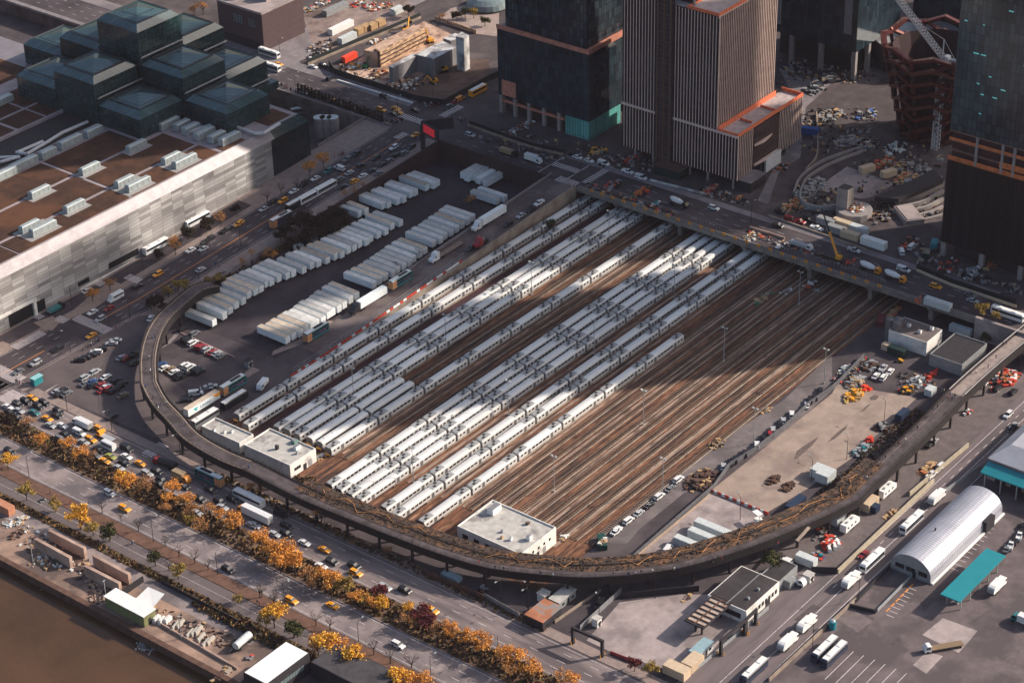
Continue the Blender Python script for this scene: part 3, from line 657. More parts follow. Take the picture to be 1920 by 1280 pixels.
# embankment with weeds inside the curve by the yard buildings
em = MB(); em.sheet([P('j',*q) for q in ((540,830),(830,960),(1230,1180),(1380,1180),(1420,1240),(1250,1260),(900,1090),(640,960),(480,850))], .05); struct('embankment', em, MATS['track_bed_weeds'])
stuff('weeds', tufts([P('j',*q) for q in ((510,840),(650,900),(830,1000),(1050,1110),(1240,1215),(1400,1220))], -3.5, 3.5, 900, 1.0, 0, 5), wm4, 'dry tan weeds between the white yard buildings and the viaduct', 'weeds')
# ================================================================ GLASS AND TOWERS
def grid_glass(name, ca, cb, line, wd, ht, rough=.12, mort=.05, spec=.5, freq=.5, lit=None):
    m = bpy.data.materials.new(name); m.use_nodes = True; n = m.node_tree.nodes; l = m.node_tree.links; b = n['Principled BSDF']
    b.inputs['Roughness'].default_value = rough; b.inputs['Specular IOR Level'].default_value = spec
    g = n.new('ShaderNodeNewGeometry'); sp = n.new('ShaderNodeSeparateXYZ'); l.new(g.outputs['Position'], sp.inputs[0])
    ad = n.new('ShaderNodeMath'); ad.operation = 'ADD'; l.new(sp.outputs[0], ad.inputs[0]); l.new(sp.outputs[1], ad.inputs[1])
    cb_ = n.new('ShaderNodeCombineXYZ'); l.new(ad.outputs[0], cb_.inputs[0]); l.new(sp.outputs[2], cb_.inputs[1])
    t = n.new('ShaderNodeTexBrick'); t.offset = 0; t.inputs['Scale'].default_value = 1; t.inputs['Brick Width'].default_value = wd; t.inputs['Row Height'].default_value = ht
    t.inputs['Mortar Size'].default_value = mort; t.inputs['Mortar Smooth'].default_value = .1; t.inputs['Bias'].default_value = freq-.5
    t.inputs['Color1'].default_value = tuple(ca)+(1,); t.inputs['Color2'].default_value = tuple(cb)+(1,); t.inputs['Mortar'].default_value = tuple(line)+(1,)
    l.new(cb_.outputs[0], t.inputs['Vector']); 
    nz = n.new('ShaderNodeTexNoise'); nz.inputs['Scale'].default_value = .05; nz.inputs['Detail'].default_value = 4; l.new(g.outputs['Position'], nz.inputs['Vector'])
    mr = n.new('ShaderNodeMapRange'); mr.inputs[1].default_value = .3; mr.inputs[2].default_value = .7; mr.inputs[3].default_value = .7; mr.inputs[4].default_value = 1.35; l.new(nz.outputs[0], mr.inputs[0])
    hs = n.new('ShaderNodeHueSaturation'); l.new(mr.outputs[0], hs.inputs['Value']); l.new(t.outputs[0], hs.inputs['Color']); l.new(hs.outputs[0], b.inputs['Base Color'])
    MATS[name] = m; return m
# ---------------- convention centre
jw = grid_glass('metal_facade_panels', (.2,.185,.18), (.42,.4,.385), (.08,.074,.074), 6.2, 1.5, .5, .05, .4)
jg = grid_glass('pavilion_glass', (.014,.036,.037), (.026,.055,.057), (.006,.011,.013), 2.2, 2.2, .16, .1, .5)
jr = grid_glass('pavilion_roof_glass', (.035,.07,.075), (.055,.1,.105), (.02,.04,.042), 3.2, 3.2, .1, .12, .8)
sedum = mat('sedum_roof', (.05,.025,.014), .95, var=.4, scale=.3, world=True, col2=(.1,.045,.02), thr=(.46,.62), scale2=.05)
rcon = mat('roof_concrete', (.29,.265,.26), .9, var=.2, scale=.2, world=True)
fasc = mat('white_fascia', (.22,.215,.215), .45, .2, var=.2, scale=.3, world=True)
jc = thing('convention_center', 'huge convention hall with brown planted roof and dark green stepped glass pavilion', 'building', (-20,230,0))
b = MB(); b.prism([(-190,165),(44,165),(44,420),(-190,420)], 0, 22.5); b.build('wall', jw, jc)
b = MB(); b.prism([(44.02,165),(68,165),(68,232),(44.02,232)], 0, 22.5); b.build('glass_wall', grid_glass('dark_green_glass', (.01,.02,.023), (.014,.027,.03), (.005,.008,.01), 2.2, 3, .14, .06), jc)
b = MB(); b.frus((-190,164.6,46,420), 22.5, (-190,168,46,420), 26.2, 0); b.build('fascia', fasc, jc)
b = MB(); b.frus((46.02,164.7,68.4,232), 22.5, (46.02,168,65,232), 26.2, 0); b.build('fascia', jg, jc)
b = MB(); b.rect(-189,168.2,64.8,231.8,26.22); b.rect(-189,255,20,419,26.22); b.build('roof_deck', rcon, jc)
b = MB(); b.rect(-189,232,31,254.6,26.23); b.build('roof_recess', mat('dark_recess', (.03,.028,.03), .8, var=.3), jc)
b = MB(); b.box(-189,253.6,26.2,20,254.8,27.6); b.box(-189,231.8,26.2,5,232.3,26.9); b.build('parapet', rcon, jc)
xs_ = (-94,-74.5,-55,-34.5,-14,4.5,16.5); 
def plant_bed(x0, y0, x1, y1, z=26.3):
    b = MB(); b.box(x0, y0, 26.2, x1, y1, z+.15); b.build('planted_roof', sedum, jc)
for x0, x1 in ((-189,-95),(-94,-35.2),(-33.4,4)): plant_bed(x0, 204, x1, 223.2)
for x0, x1 in ((-189,-95),(-94,-35.4),(-33.4,15.8)): plant_bed(x0, 183, x1, 202)
for x0, x1 in ((-189,-95),(-94,-35.4),(-33.4,16.5)): plant_bed(x0, 169, x1, 181)
plant_bed(19, 168.6, 32, 173); plant_bed(48, 170, 62, 181)
for x0, x1 in ((-189,-100),(-98,-52),(-50,-20),(-18,-3),(-1.5,16)):
    for y0, y1 in ((256.5,270),(272,290)): plant_bed(x0, y0, x1, y1)
plant_bed(-30, 300, 28, 340); plant_bed(-30, 345, 30, 390)
pad = mat('pale_pad', (.3,.28,.265), .9, var=.15); ahu = mat('air_handler', (.36,.40,.40), .5, .25, var=.15, scale=.5)
def ahu_unit(x, y, lx, ly=2.8, h=2.6):
    b = MB(); b.box(x-lx/2, y-ly/2, 26.5, x+lx/2, y+ly/2, 26.5+h, 0)
    b.frus((x-lx/2+.1, y-ly/2+.1, x+lx/2-.1, y+ly/2-.1), 26.5+h, (x-lx/2+.5, y-ly/2+.6, x+lx/2-.5, y+ly/2-.6), 26.9+h)
    for k in range(4): b.box(x-lx/2+lx*(k+.5)/4-.1, y-ly/2-.06, 27, x-lx/2+lx*(k+.5)/4+.1, y-ly/2, 26.3+h, 1)
    b.build('air_handler', [ahu, steel], jc)
for v, pts in (('a',((765,815,1),(505,940,1),(225,1070,1),(420,1150,1))),):
    for x, y, _ in pts:
        p = P(v, x, y, 27.5); b = MB(); b.rect(p.x-7, p.y-3.4, p.x+6, p.y+3, 26.47); b.build('roof_pad', pad, jc); ahu_unit(p.x-.5, p.y, 10)
for (xa, ya), (xb, yb_) in (((955,885),(1030,900)),((695,1015),(770,1030)),((165,1265),(240,1275))):
    p = P('a', xa, ya, 27.5); q = P('a', xb, yb_, 27.5); b = MB(); b.rect(min(p.x,q.x)-7, q.y-3.6, max(p.x,q.x)+7, p.y+2.6, 26.47); b.build('roof_pad', pad, jc); ahu_unit(p.x, p.y, 9.5); ahu_unit(q.x, q.y, 12.5)
p = P('e',160,55,27.5); q = P('e',280,80,27.5)
for x, y, L in ((940,690,11),(1015,700,8),(1065,720,8.5),(1140,745,10.5),(1210,765,8.5),(1280,775,11),(520,735,9),(390,790,12),(265,855,8),(130,915,14),(0,985,16),(20,560,9)):
    p = P('a', x, y, 27.8); ahu_unit(p.x, p.y, L, 3.2, 3.0)
dm = mat('white_duct', (.55,.54,.54), .5, .2, var=.12)
def duct(pts, r=.75):
    b = MB(); q = [P('a', x, y, 27.4) for x, y in pts]
    for a_, c_ in zip(q, q[1:]): b.bar(a_, c_, r, 8)
    b.build('duct', dm, jc)
duct(((545,670),(740,740),(870,715))); duct(((1060,735),(1110,720),(1200,690),(1240,680),(1420,745),(1470,745),(1560,690))); duct(((870,690),(985,640))); duct(((1030,630),(1150,675))); duct(((1220,700),(1330,690),(1480,610)))
duct(((490,680),(350,740),(270,790),(150,860),(90,850))); duct(((240,790),(100,850))); duct(((0,880),(110,875),(0,905)))
# glazed pavilion blocks
def pblock(x0, y0, top, base=26.3, w_=26):
    x1, y1 = x0+w_, y0+w_; x0 += .15; y0 += .15; x1 -= .15; y1 -= .15
    o = MB(); o.box(x0,y0,base,x1,y1,top-2.6); o = o.build('glass_block', jg, jc)
    b = MB(); b.frus((x0,y0,x1,y1), top-2.6, (x0+2.6,y0+2.6,x1-2.6,y1-2.6), top); b.build('sloped_eave', jr, o)
    cx, cy = (x0+x1)/2, (y0+y1)/2; i = 4.2
    b = MB(); q = [(x0+i,y0+i,top+.05),(x1-i,y0+i,top+.05),(x1-i,y1-i,top+.05),(x0+i,y1-i,top+.05),(cx,cy,top+2.4)]; b.add(q, [(0,1,4),(1,2,4),(2,3,4),(3,0,4)]); b.build('skylight', jr, o)
    b = MB()
    for a_, c_ in (((x0+3.4,y0+3.4),(x1-3.4,y0+3.4)),((x1-3.4,y0+3.4),(x1-3.4,y1-3.4)),((x1-3.4,y1-3.4),(x0+3.4,y1-3.4)),((x0+3.4,y1-3.4),(x0+3.4,y0+3.4))): b.bar((a_[0],a_[1],top+.3),(c_[0],c_[1],top+.3), .22, 4)
    b.build('roof_rail', dark, o)
for x0, y0, top in ((32,178,38),(6,205,38),(32,204,48),(58,204,38),(5,231,48),(32,230,63),(58,230,48),(5,257.2,39),(32,257,48),(58,257,38),(32,283.4,38)): pblock(x0, y0, top)
b = MB(); b.box(31,200,22.6,86,285,26.1); b.build('plinth', jg, jc)
for x0, y0, z in ((32,230,48.6),(32,204,38.6),(58,204,26.8),(58,230,38.6),(6,231,38.6),(32,257,48.4)):
    b = MB(); b.bar((x0,y0-.6,z),(x0+26,y0-.6,z), .3, 4); b.bar((x0,y0-1.4,z+.8),(x0+26,y0-1.4,z+.8), .2, 4)
    for i in range(9): b.bar((x0+i*2.9,y0-.6,z),(x0+i*2.9+1.4,y0-1.4,z+.8), .13, 4)
    b.build('truss', steel, jc)
b = MB()
for x0, x1 in ((-70,-20),): b.box(x0, 164.9, 0, x1, 165, 1)
b.build('base_band', whitec, jc)
def opening(v, pts, z0, z1, nm='entrance'):
    a_ = P(v, *pts[0]); c_ = P(v, *pts[1]); b = MB(); b.box(min(a_.x,c_.x), 164.85, z0, max(a_.x,c_.x), 165.02, z1); b.build(nm, black, jc)
opening('e', ((-10,740),(170,650)), .2, 6, 'entrance'); opening('e', ((190,640),(262,600)), .2, 5, 'entrance'); opening('e', ((750,350),(990,240)), 2.5, 5.2, 'louvre_opening'); opening('e', ((500,465),(580,420)), 2, 4, 'louvre_opening')
b = MB(); b.box(-170,163.9,6.4,-93,165,7.4); b.box(-95,163.9,0,-93.5,165,6.4); b.build('portal_frame', whitec, jc)
tk = mat('tank_concrete', (.3,.27,.25), .8, var=.2)
for x in (380,425,475):
    p = P('b', x, 965, 0); t = thing('storage_tank', 'upright pale cylindrical tank beside the sunken bus driveway', 'tank', p, 'three tanks by the convention hall'); b = MB(); b.cyl((p.x,p.y,0), 2.7, 9.5, 18); b.build('shell', tk, t); b = MB(); b.cyl((p.x,p.y,9.5), 2.75, .35, 18); b.build('lid', galv, t)
# hedge along the avenue
hg = [mat('hedge_dark', (.022,.022,.014), .9, var=.4), mat('hedge_brown', (.045,.03,.018), .9, var=.4)]
for k in range(25):
    a_ = P('b',225,650,8); c_ = P('b',815,860,8); p = a_.lerp(c_, k/24); rr = random.Random(k); b = MB()
    for i in range(60):
        zz = rr.random(); r = 1.1*(1-zz*.8); an = rr.uniform(0,6.28); q = Vector((p.x+r*math.cos(an)*rr.random(), p.y+r*math.sin(an)*rr.random(), 8+zz*4.2)); s = .45; d1 = Vector((rr.uniform(-s,s),rr.uniform(-s,s),rr.uniform(-s,s))); d2 = Vector((rr.uniform(-s,s),rr.uniform(-s,s),rr.uniform(-s,s)))
        b.add([q-d1-d2,q+d1-d2,q+d1+d2,q-d1+d2], [(0,1,2,3)], rr.randrange(2))
    b.bar((p.x,p.y,7.8),(p.x,p.y,11.6), .1, 4, 1); tag(b.build('conifer_shrub', hg), 'narrow dark conifer in the row lining the avenue wall', 'shrub', 'row of narrow conifers')
# ---------------- towers
def tower_box(mb, x0, y0, x1, y1, z0, z1): mb.box(x0, y0, z0, x1, y1, z1); return mb
dg = grid_glass('tower_glass_black', (.011,.019,.025), (.024,.042,.054), (.006,.007,.008), 1.9, 4.2, .1, .09, .5)
conc_c = mat('column_concrete', (.26,.23,.22), .85, var=.2)
t1 = thing('glass_tower', 'black glass tower under construction with orange netted ledge and teal glass corner', 'skyscraper', (172,97,8))
tower_box(MB(), 148,71,200,122,17,50).build('curtain_wall', dg, t1)
tower_box(MB(), 150.5,74,198,119,50.01,236).build('curtain_wall', grid_glass('tower_glass_upper', (.013,.022,.03), (.045,.066,.08), (.007,.008,.009), 1.9, 3.9, .12, .12, .5, .35), t1)
b = MB(); b.box(147.5,70.5,49.4,201,71,51.4); b.box(147.5,71,49.4,148,122,51.4); b.box(148,71,50.0,201,74,50.2); b.box(148,74,50.0,150.5,122,50.2); b.build('ledge_netting', mat('netting_dull', (.5,.2,.14), .8, var=.3, scale=.5), t1)
b = MB(); b.box(148,71,8,172,84,17); b.build('lobby_glass', grid_glass('teal_glass', (.08,.3,.28), (.12,.38,.35), (.015,.05,.05), 1.5, 9, .2, .1, .5), t1)
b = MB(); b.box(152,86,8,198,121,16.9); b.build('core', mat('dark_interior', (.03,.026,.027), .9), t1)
for yv in (88,96.5,105,113,121):
    b = MB(); b.box(148.1,yv-.8,8,149.7,yv+.8,17); b.build('column', conc_c, t1)
b = MB(); b.box(148,85,14,149.5,121,14.8); b.box(148.05,112,17.5,147.9,120,25); b.build('scaffold_netting', mat('netting_dull', (0,0,0)), t1)
for zz, m_ in ((31,0),(46,1)):
    pass
# striped tower
t2 = thing('office_tower', 'brown glass tower under construction with pale vertical fins and orange netted podium terrace', 'skyscraper', (167,24,8))
ga = grid_glass('brown_glass', (.01,.009,.011), (.028,.024,.028), (.05,.04,.036), 1.6, 4.1, .12, .15, .2, .5)
fin = mat('pale_fin', (.66,.49,.43), .6, .1, var=.15, scale=.3)
ZB, ZP = 12.7, 32.8; zt = zup((145,2,0), 'c', 1355, 100)
tower_box(MB(), 145.4,-8.6,196,51,ZB,ZP).build('podium_wall', ga, t2)
tower_box(MB(), 145.4,2,190,51,ZP+.01,zt).build('tower_wall', ga, t2)
tower_box(MB(), 150,18,188,50.6,zt+.6,zt+26).build('upper_storeys', ga, t2)
b = MB(); y = -9
while y < 51.1:
    if not (24 < y < 33):
        b.box(145.15,y-.16,ZB,145.4,y+.16,ZP-.3)
        if y > 1: b.box(145.15,y-.16,ZP+.6,145.4,y+.16,zt)
    y += 1.55
b.build('facade_fins', fin, t2)
b = MB(); x = 146
while x < 196:
    if not (158 < x < 178): b.box(x-.16,-8.85,ZB,x+.16,-8.6,ZP-.3)
    if x < 190: b.box(x-.16,1.75,ZP+.3,x+.16,2,zt)
    x += 1.35
b.build('facade_fins', fin, t2)
b = MB(); b.box(144.7,-9.2,ZP-.3,145.4,24,ZP+.6); b.box(144.7,33,ZP-.3,145.4,51,ZP+.6); b.box(144.7,2,zt-.5,190.4,2.1,zt+.4); b.build('cornice', fin, t2)
for q_ in ((145.6,-8.4,196,1.9,ZP+.1),(145.5,2.1,190,51,zt+.3)): b = MB(); b.rect(*q_); b.build('terrace_slab', mat('terrace_concrete', (.4,.36,.33), .9, var=.3, scale=.4, world=True), t2)
b = MB(); b.box(145.4,-8.95,ZP+.1,196.4,-8.6,ZP+1.7); b.box(196,-8.6,ZP+.1,196.4,2,ZP+1.7); b.box(145.1,-8.6,ZP+.61,145.38,1.4,ZP+1.7); b.box(145.6,1.0,ZP+.1,190,1.4,ZP+2.4); b.box(160,-6,ZP+.12,160.3,0,ZP+1.2); b.box(176,-8,ZP+.12,176.3,0,ZP+1.2); b.build('safety_netting', orange, t2)
b = MB(); b.box(145,2.2,zt+.4,190,2.5,zt+1.8); b.box(145,2.5,zt+.4,145.3,18,zt+1.8); b.box(144.9,17.6,zt+.35,190,18,zt+1.2); b.build('safety_netting', orange, t2)
for k in range(5):
    b = MB(); b.box(149+k*8.5,17,zt+.4,149.8+k*8.5,17.8,zt+26); b.build('column', conc_c, t2)
b = MB(); b.box(144.2,24.2,8,145.4,32.8,zt+10); b.build('hoist_bay', grid_glass('hoist_bay_dark', (.02,.018,.02), (.035,.03,.032), (.1,.06,.045), 2.1, 4.1, .6, .12, .3), t2)
b = MB()
for yv in (25.2,28.6,31.8): b.bar((143.9,yv,8),(143.9,yv,zt+14), .28, 4)
zz = 10
while zz < zt+10: b.bar((143.9,25.2,zz),(143.9,31.8,zz), .14, 4); zz += 4.1
b.build('hoist_mast', mat('hoist_brown', (.17,.1,.07), .7, .2, var=.3), t2)
for k in range(7):
    b = MB(); b.box(145.6+k*7,-7.2,8,146.4+k*7,-6.4,ZB); b.build('column', conc_c, t2)
for k in range(5):
    b = MB(); b.box(146,6+k*9.5,8,146.9,6.9+k*9.5,ZB); b.build('column', conc_c, t2)
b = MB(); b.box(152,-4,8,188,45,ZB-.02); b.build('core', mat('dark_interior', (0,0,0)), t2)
for k in range(4):     # curved balconies in the recess
    b = MB(); zz = 14.5+k*4.6; L_ = []; R_ = []
    for i in range(9):
        t_ = i/8; x = 158.5+t_*19; d = -9.2-.9*math.sin(3.14*t_*(1.2+.2*k)); L_.append((x,d,zz)); R_.append((x,-8.5,zz))
    b.loft([[Vector(p), Vector(q), Vector(q)+Vector((0,0,.7)), Vector(p)+Vector((0,0,.7))] for p, q in zip(L_, R_)]); b.build('balcony', [fin, rdm][k % 2], t2)
b = MB(); b.box(158.2,-8.7,ZB+.3,178,-8.55,ZP-1); b.build('recess_wall', mat('recess_maroon', (.055,.03,.03), .8, var=.4), t2)
b = MB(); b.box(166,-10.3,8.4,178,-9.4,15); b.build('white_tarpaulin', mat('tarp', (.55,.55,.56), .7, var=.15), t2)
# low teal site shed and other sheds in front of the striped tower
def shed(name, label, x, y, z, lx, ly, h, m=None, mr=None, cat='shed', ang=0, group=None, slope=0):
    t = thing(name, label, cat, (x,y,z), group); b = MB(); b.obox((x,y,z), lx, ly, h, ang); b.build('wall', m or whitec, t)
    b = MB(); b.obox((x,y,z+h), lx+.5, ly+.5, .18, ang); b.build('roof', mr or roofc, t)
    c_, s_ = math.cos(ang), math.sin(ang)
    for dx in (-.25, .3):
        b = MB(); b.obox((x+dx*lx*c_+(ly/2)*s_, y+dx*lx*s_-(ly/2)*c_, z+.9), min(1.2,lx*.2), .16, .9, ang); b.build('window', windm, t)
    b = MB(); b.obox((x+.05*lx*c_+(ly/2)*s_, y+.05*lx*s_-(ly/2)*c_, z+.05), .9, .14, 2, ang); b.build('door', dark, t)
    return t
p = P('c',1080,985,8); shed('site_shed', 'dark green glazed site shed at the foot of the hoist tower', p.x+2, p.y+2, 8, 9, 13, 4, mat('dark_green_wall', (.012,.03,.028), .5), rust)
p = P('c',1520,1060,8); shed('site_shed', 'dark site shed at the corner of the striped tower', p.x+3, p.y+3, 8, 12, 8, 4.5, dark, conc_g)
# dark tower behind
t3 = thing('glass_tower', 'dark shadowed tower on tall columns behind the striped tower', 'skyscraper', (290,30,8))
tower_box(MB(), 272,9,312,60,22,215).build('curtain_wall', dg, t3)
for x, y in ((273,10),(285,10),(300,10),(273,28),(273,44),(273,58)):
    b = MB(); b.box(x-1,y-1,8,x+1,y+1,22); b.build('column', conc_c, t3)
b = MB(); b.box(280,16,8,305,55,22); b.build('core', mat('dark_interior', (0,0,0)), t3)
b = MB(); b.box(271.8,12,30,272,16,60); b.box(271.8,50,26,272,54,200); b.build('hoist_bay', steel, t3)
# dark pleated tower on the right
t4 = thing('glass_tower', 'dark pleated tower at the right edge with an orange unfinished floor band', 'skyscraper', (170,-125,8))
ZO, ZU = 51.3, 63.4
pl_ = grid_glass('pleated_black', (.012,.012,.014), (.02,.02,.022), (.005,.005,.006), .9, 60, .3, .2, .4)
tower_box(MB(), 145,-168,190,-106,14.5,ZO).build('pleated_wall', pl_, t4)
b = MB(); y = -141.5
while y < -106: b.box(144.7,y-.14,14.5,145,y+.14,ZO); y += 1.1
b.build('facade_fins', mat('black_fin', (.016,.015,.017), .4), t4)
b = MB(); b.box(146,-168,ZO,189,-107,ZU); b.build('open_floors', mat('open_floor_dark', (.05,.025,.024), .9, var=.4, scale=.2, world=True), t4)
b = MB()
for k in range(4): b.box(144.9,-168,ZO+k*4-.05,190,-106,ZO+k*4+.35)
b.build('floor_slabs', mat('slab_brown', (.2,.12,.09), .8, var=.3), t4)
b = MB(); b.box(144.75,-168,ZO-.4,144.85,-106,ZO+1.7); b.box(144.75,-168,ZO+8.3,144.85,-106,ZO+9.6); b.box(144.7,-152,ZO+2.5,144.8,-128,ZO+5); b.build('safety_netting', mat('netting_dull_orange', (.5,.15,.05), .8, var=.35, scale=.4), t4)
for yv in (-118,-129,-134,-146,-157):
    b = MB(); b.box(144.6,yv-.5,ZO,145.4,yv+.5,ZU); b.build('column', conc_c, t4)
tower_box(MB(), 145,-168,190,-106,ZU,178).build('curtain_wall', grid_glass('tower_glass_teal', (.011,.024,.033), (.03,.055,.068), (.006,.009,.01), 2.0, 3.9, .12, .1, .5), t4)
lt = emit('lit_window', (.12,.5,.5), .35)
rr = random.Random(5)
for k in range(44):
    f_ = rr.randrange(18); zz = ZU+10+f_*4; y = -107-rr.random()*50; b = MB(); b.box(144.93,y-rr.uniform(.6,2.2),zz,144.99,y,zz+.45); b.build('lit_window', lt, t4)
for yv in (-107,-124,-141,-158):
    b = MB(); b.box(145.5,yv-1,8,147.5,yv+1,14.5); b.build('column', conc_c, t4)
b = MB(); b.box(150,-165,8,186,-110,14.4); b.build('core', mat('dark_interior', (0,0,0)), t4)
b = MB()
for yv in (-146,-150): b.bar((143.5,yv,8),(143.5,yv,ZO+6), .25, 4)
for k in range(12): b.bar((143.5,-146,9+k*4),(143.5,-150,13+k*4), .12, 4)
b.build('hoist_mast', galv, t4)
# tall tower standing outside the frame to the south-east (real neighbour that shades the streets)
t5 = thing('glass_tower', 'tall dark glass tower standing beyond the plaza to the right', 'skyscraper', (375,-185,8))
tower_box(MB(), 352,-208,398,-166,8,330).build('curtain_wall', dg, t5)
for k in range(6):
    b = MB(); b.box(351.7,-208,58+k*50,398.3,-165.8,59+k*50); b.build('floor_band', conc_c, t5)
# dark brick building top left
t6 = thing('brick_building', 'dark brown brick building with steel grid windows and pale roof edge', 'building', (158,272,8))
brk = mat('dark_brick', (.075,.052,.052), .9, var=.2, scale=.5, world=True)
ztb = zup((136,258,8), 'a', 1465, 78)
b = MB(); b.box(136,258,8,165,288,ztb); b.build('wall', [brk], t6)
b = MB(); b.box(136.3,258.3,ztb,165,288,ztb+.15); b.build('roof', conc, t6)
b = MB(); b.box(135.7,257.7,ztb-.6,165,258.3,ztb+.5); b.box(135.7,258.3,ztb-.6,136.3,288,ztb+.5); b.build('parapet', conc, t6)
for v0, v1 in ((262.5,267.5),(271,277.5)):
    wv = MB(); wv.box(135.9,v0,19,136.05,v1,ztb-4); wv = wv.build('window', mat('grey_glass', (.15,.19,.2), .3, var=.2), t6)
    b = MB()
    for k in range(5): b.box(135.8,v0+(v1-v0)*k/4-.12,19,135.9,v0+(v1-v0)*k/4+.12,ztb-4); b.box(135.78,v0,19+(ztb-23)*k/4-.12,135.88,v1,19+(ztb-23)*k/4+.12)
    b.build('mullions', dark, wv)
for (x, y, lx, ly, h) in ((148,266,6,5,5),(155,276,8,7,4),(141,280,3,3,3)):
    b = MB(); b.box(x,y,ztb+.15,x+lx,y+ly,ztb+h); b.build('roof_housing', [conc], t6)
b = MB(); b.box(135.4,258,8,135.9,288,12); b.build('base_band', dark, t6)
# ---------------- copper terrace tower (generic stacked rings), crane and plaza
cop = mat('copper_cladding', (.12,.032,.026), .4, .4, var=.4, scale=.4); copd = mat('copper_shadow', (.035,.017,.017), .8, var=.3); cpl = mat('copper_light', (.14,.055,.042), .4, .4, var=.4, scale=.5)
cv = P('d',945,800,8); cx, cy = cv.x+14, cv.y
vs = thing('observation_structure', 'copper clad structure of stacked ring terraces beside the white tower crane', 'structure', (cx,cy,8))
NL = 8; ZV = 50
for k in range(NL):
    z0 = 9+k*6.0; r = 15+k*1.5; nn = 16
    for nm, rr0, rr1, h in (('ring_terrace', r-2.6, r, 1.4),):
        b = MB(); ring = []
        for i in range(nn+1):
            a_ = 6.2832*i/nn; dz = (1.5 if i % 2 else -1.5); ca, sa = math.cos(a_), math.sin(a_)
            ring.append([Vector((cx+rr0*ca,cy+rr0*sa,z0+dz)), Vector((cx+rr1*ca,cy+rr1*sa,z0+dz)), Vector((cx+rr1*ca,cy+rr1*sa,z0+dz+h)), Vector((cx+rr0*ca,cy+rr0*sa,z0+dz+h))])
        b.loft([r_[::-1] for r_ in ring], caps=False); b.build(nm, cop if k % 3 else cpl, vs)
    if k < NL-1:
        for i in range(nn):
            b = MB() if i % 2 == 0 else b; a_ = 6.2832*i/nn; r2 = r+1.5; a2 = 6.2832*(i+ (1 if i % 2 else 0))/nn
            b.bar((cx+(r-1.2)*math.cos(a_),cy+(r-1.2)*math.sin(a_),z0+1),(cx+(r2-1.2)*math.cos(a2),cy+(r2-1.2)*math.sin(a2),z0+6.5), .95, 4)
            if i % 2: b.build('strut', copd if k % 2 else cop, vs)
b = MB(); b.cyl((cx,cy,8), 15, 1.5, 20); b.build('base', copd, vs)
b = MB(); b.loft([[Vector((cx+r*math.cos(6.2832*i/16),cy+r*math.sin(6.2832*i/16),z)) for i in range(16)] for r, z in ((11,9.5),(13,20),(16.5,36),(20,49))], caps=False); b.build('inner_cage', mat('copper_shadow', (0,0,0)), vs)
wcr = mat('crane_white', (.55,.56,.58), .5, var=.1)
cm = P('d',1052,830,8); cm.z = 8
def lattice(mb, a, c, wd, n):
    a = Vector(a); c = Vector(c); d = (c-a).normalized(); t = Vector((0,0,1)) if abs(d.z) < .9 else Vector((1,0,0)); u = d.cross(t).normalized()*wd/2; w_ = d.cross(u).normalized()*wd/2
    cs = [u+w_, u-w_, -u-w_, -u+w_]
    for k in cs: mb.bar(a+k, c+k, wd*.07, 4)
    for i in range(n):
        p = a.lerp(c, i/n); q = a.lerp(c, (i+1)/n)
        for j in range(4): mb.bar(p+cs[j], q+cs[(j+1) % 4], wd*.05, 4); mb.bar(p+cs[j], p+cs[(j+1) % 4], wd*.05, 4)
zcr = zup(cm, 'd', 1040, 330)
crn = thing('tower_crane', 'white lattice tower crane with raised jib above the copper structure', 'crane', (cm.x,cm.y,8))
b = MB(); lattice(b, (cm.x,cm.y,8), (cm.x,cm.y,zcr), 2.6, 20); b.build('mast', wcr, crn)
_t = P('d',820,-40,zcr+42); b = MB(); lattice(b, (cm.x,cm.y,zcr+1), _t, 2.0, 22); b.build('jib', wcr, crn)
_c = P('d',1180,352,zcr); b = MB(); lattice(b, (cm.x,cm.y,zcr), _c, 1.8, 8); b.build('counter_jib', wcr, crn)
b = MB(); b.box(cm.x-1.4,cm.y-3.2,zcr-.5,cm.x+1.4,cm.y-1.2,zcr+2); b.build('cab', white, crn)
b = MB(); q = _c.lerp(Vector((cm.x,cm.y,zcr)), .1); b.bar(q, (cm.x,cm.y,zcr+9), .12, 4); b.bar((cm.x,cm.y,zcr+1),(cm.x,cm.y,zcr+9), .3, 4); b.bar((cm.x,cm.y,zcr+9), Vector((cm.x,cm.y,zcr)).lerp(_t,.6), .08, 4); b.build('mast_head', wcr, crn)
# building at the top right corner: dark podium block with a pale roof edge and a curved top drum
ed = [P('d',720,5,40), P('d',1185,115,40)]
tp_ = thing('podium_building', 'dark retail block with pale roof edge behind the copper structure', 'building', (330,-60,8))
b = MB(); b.box(330,-130,8,400,ed[0].y,40); b.build('wall', dg, tp_); b = MB(); b.box(329.5,-130,40,400,ed[0].y+.5,41); b.build('roof', mat('brown_roof', (.07,.05,.048), .9, var=.3, scale=.1), tp_); b = MB(); b.box(329.2,-130,40.4,329.6,ed[0].y+.5,41.6); b.build('roof_edge', white, tp_)
dr = thing('drum_building', 'round unfinished drum building with a white tarpaulin band behind the copper structure', 'building', (300,-48,8))
dc = P('d',960,230,18)
b = MB(); b.cyl((dc.x,dc.y,8), 21, 12, 28, 0); b.build('drum_wall', mat('drum_dark', (.05,.045,.048), .8, var=.4, scale=.15), dr); b = MB(); b.cyl((dc.x,dc.y,20), 21.4, .8, 28, 0); b.build('rim', steel, dr)
b = MB(); q1 = []; q2 = []
for i in range(8):
    a_ = R(205+i*9); q1.append((dc.x+21.3*math.cos(a_),dc.y+21.3*math.sin(a_),12)); q2.append((dc.x+21.3*math.cos(a_),dc.y+21.3*math.sin(a_),17))
b.ribbon(q2, q1); b.build('tarpaulin', mat('tarp', (0,0,0)), dr)
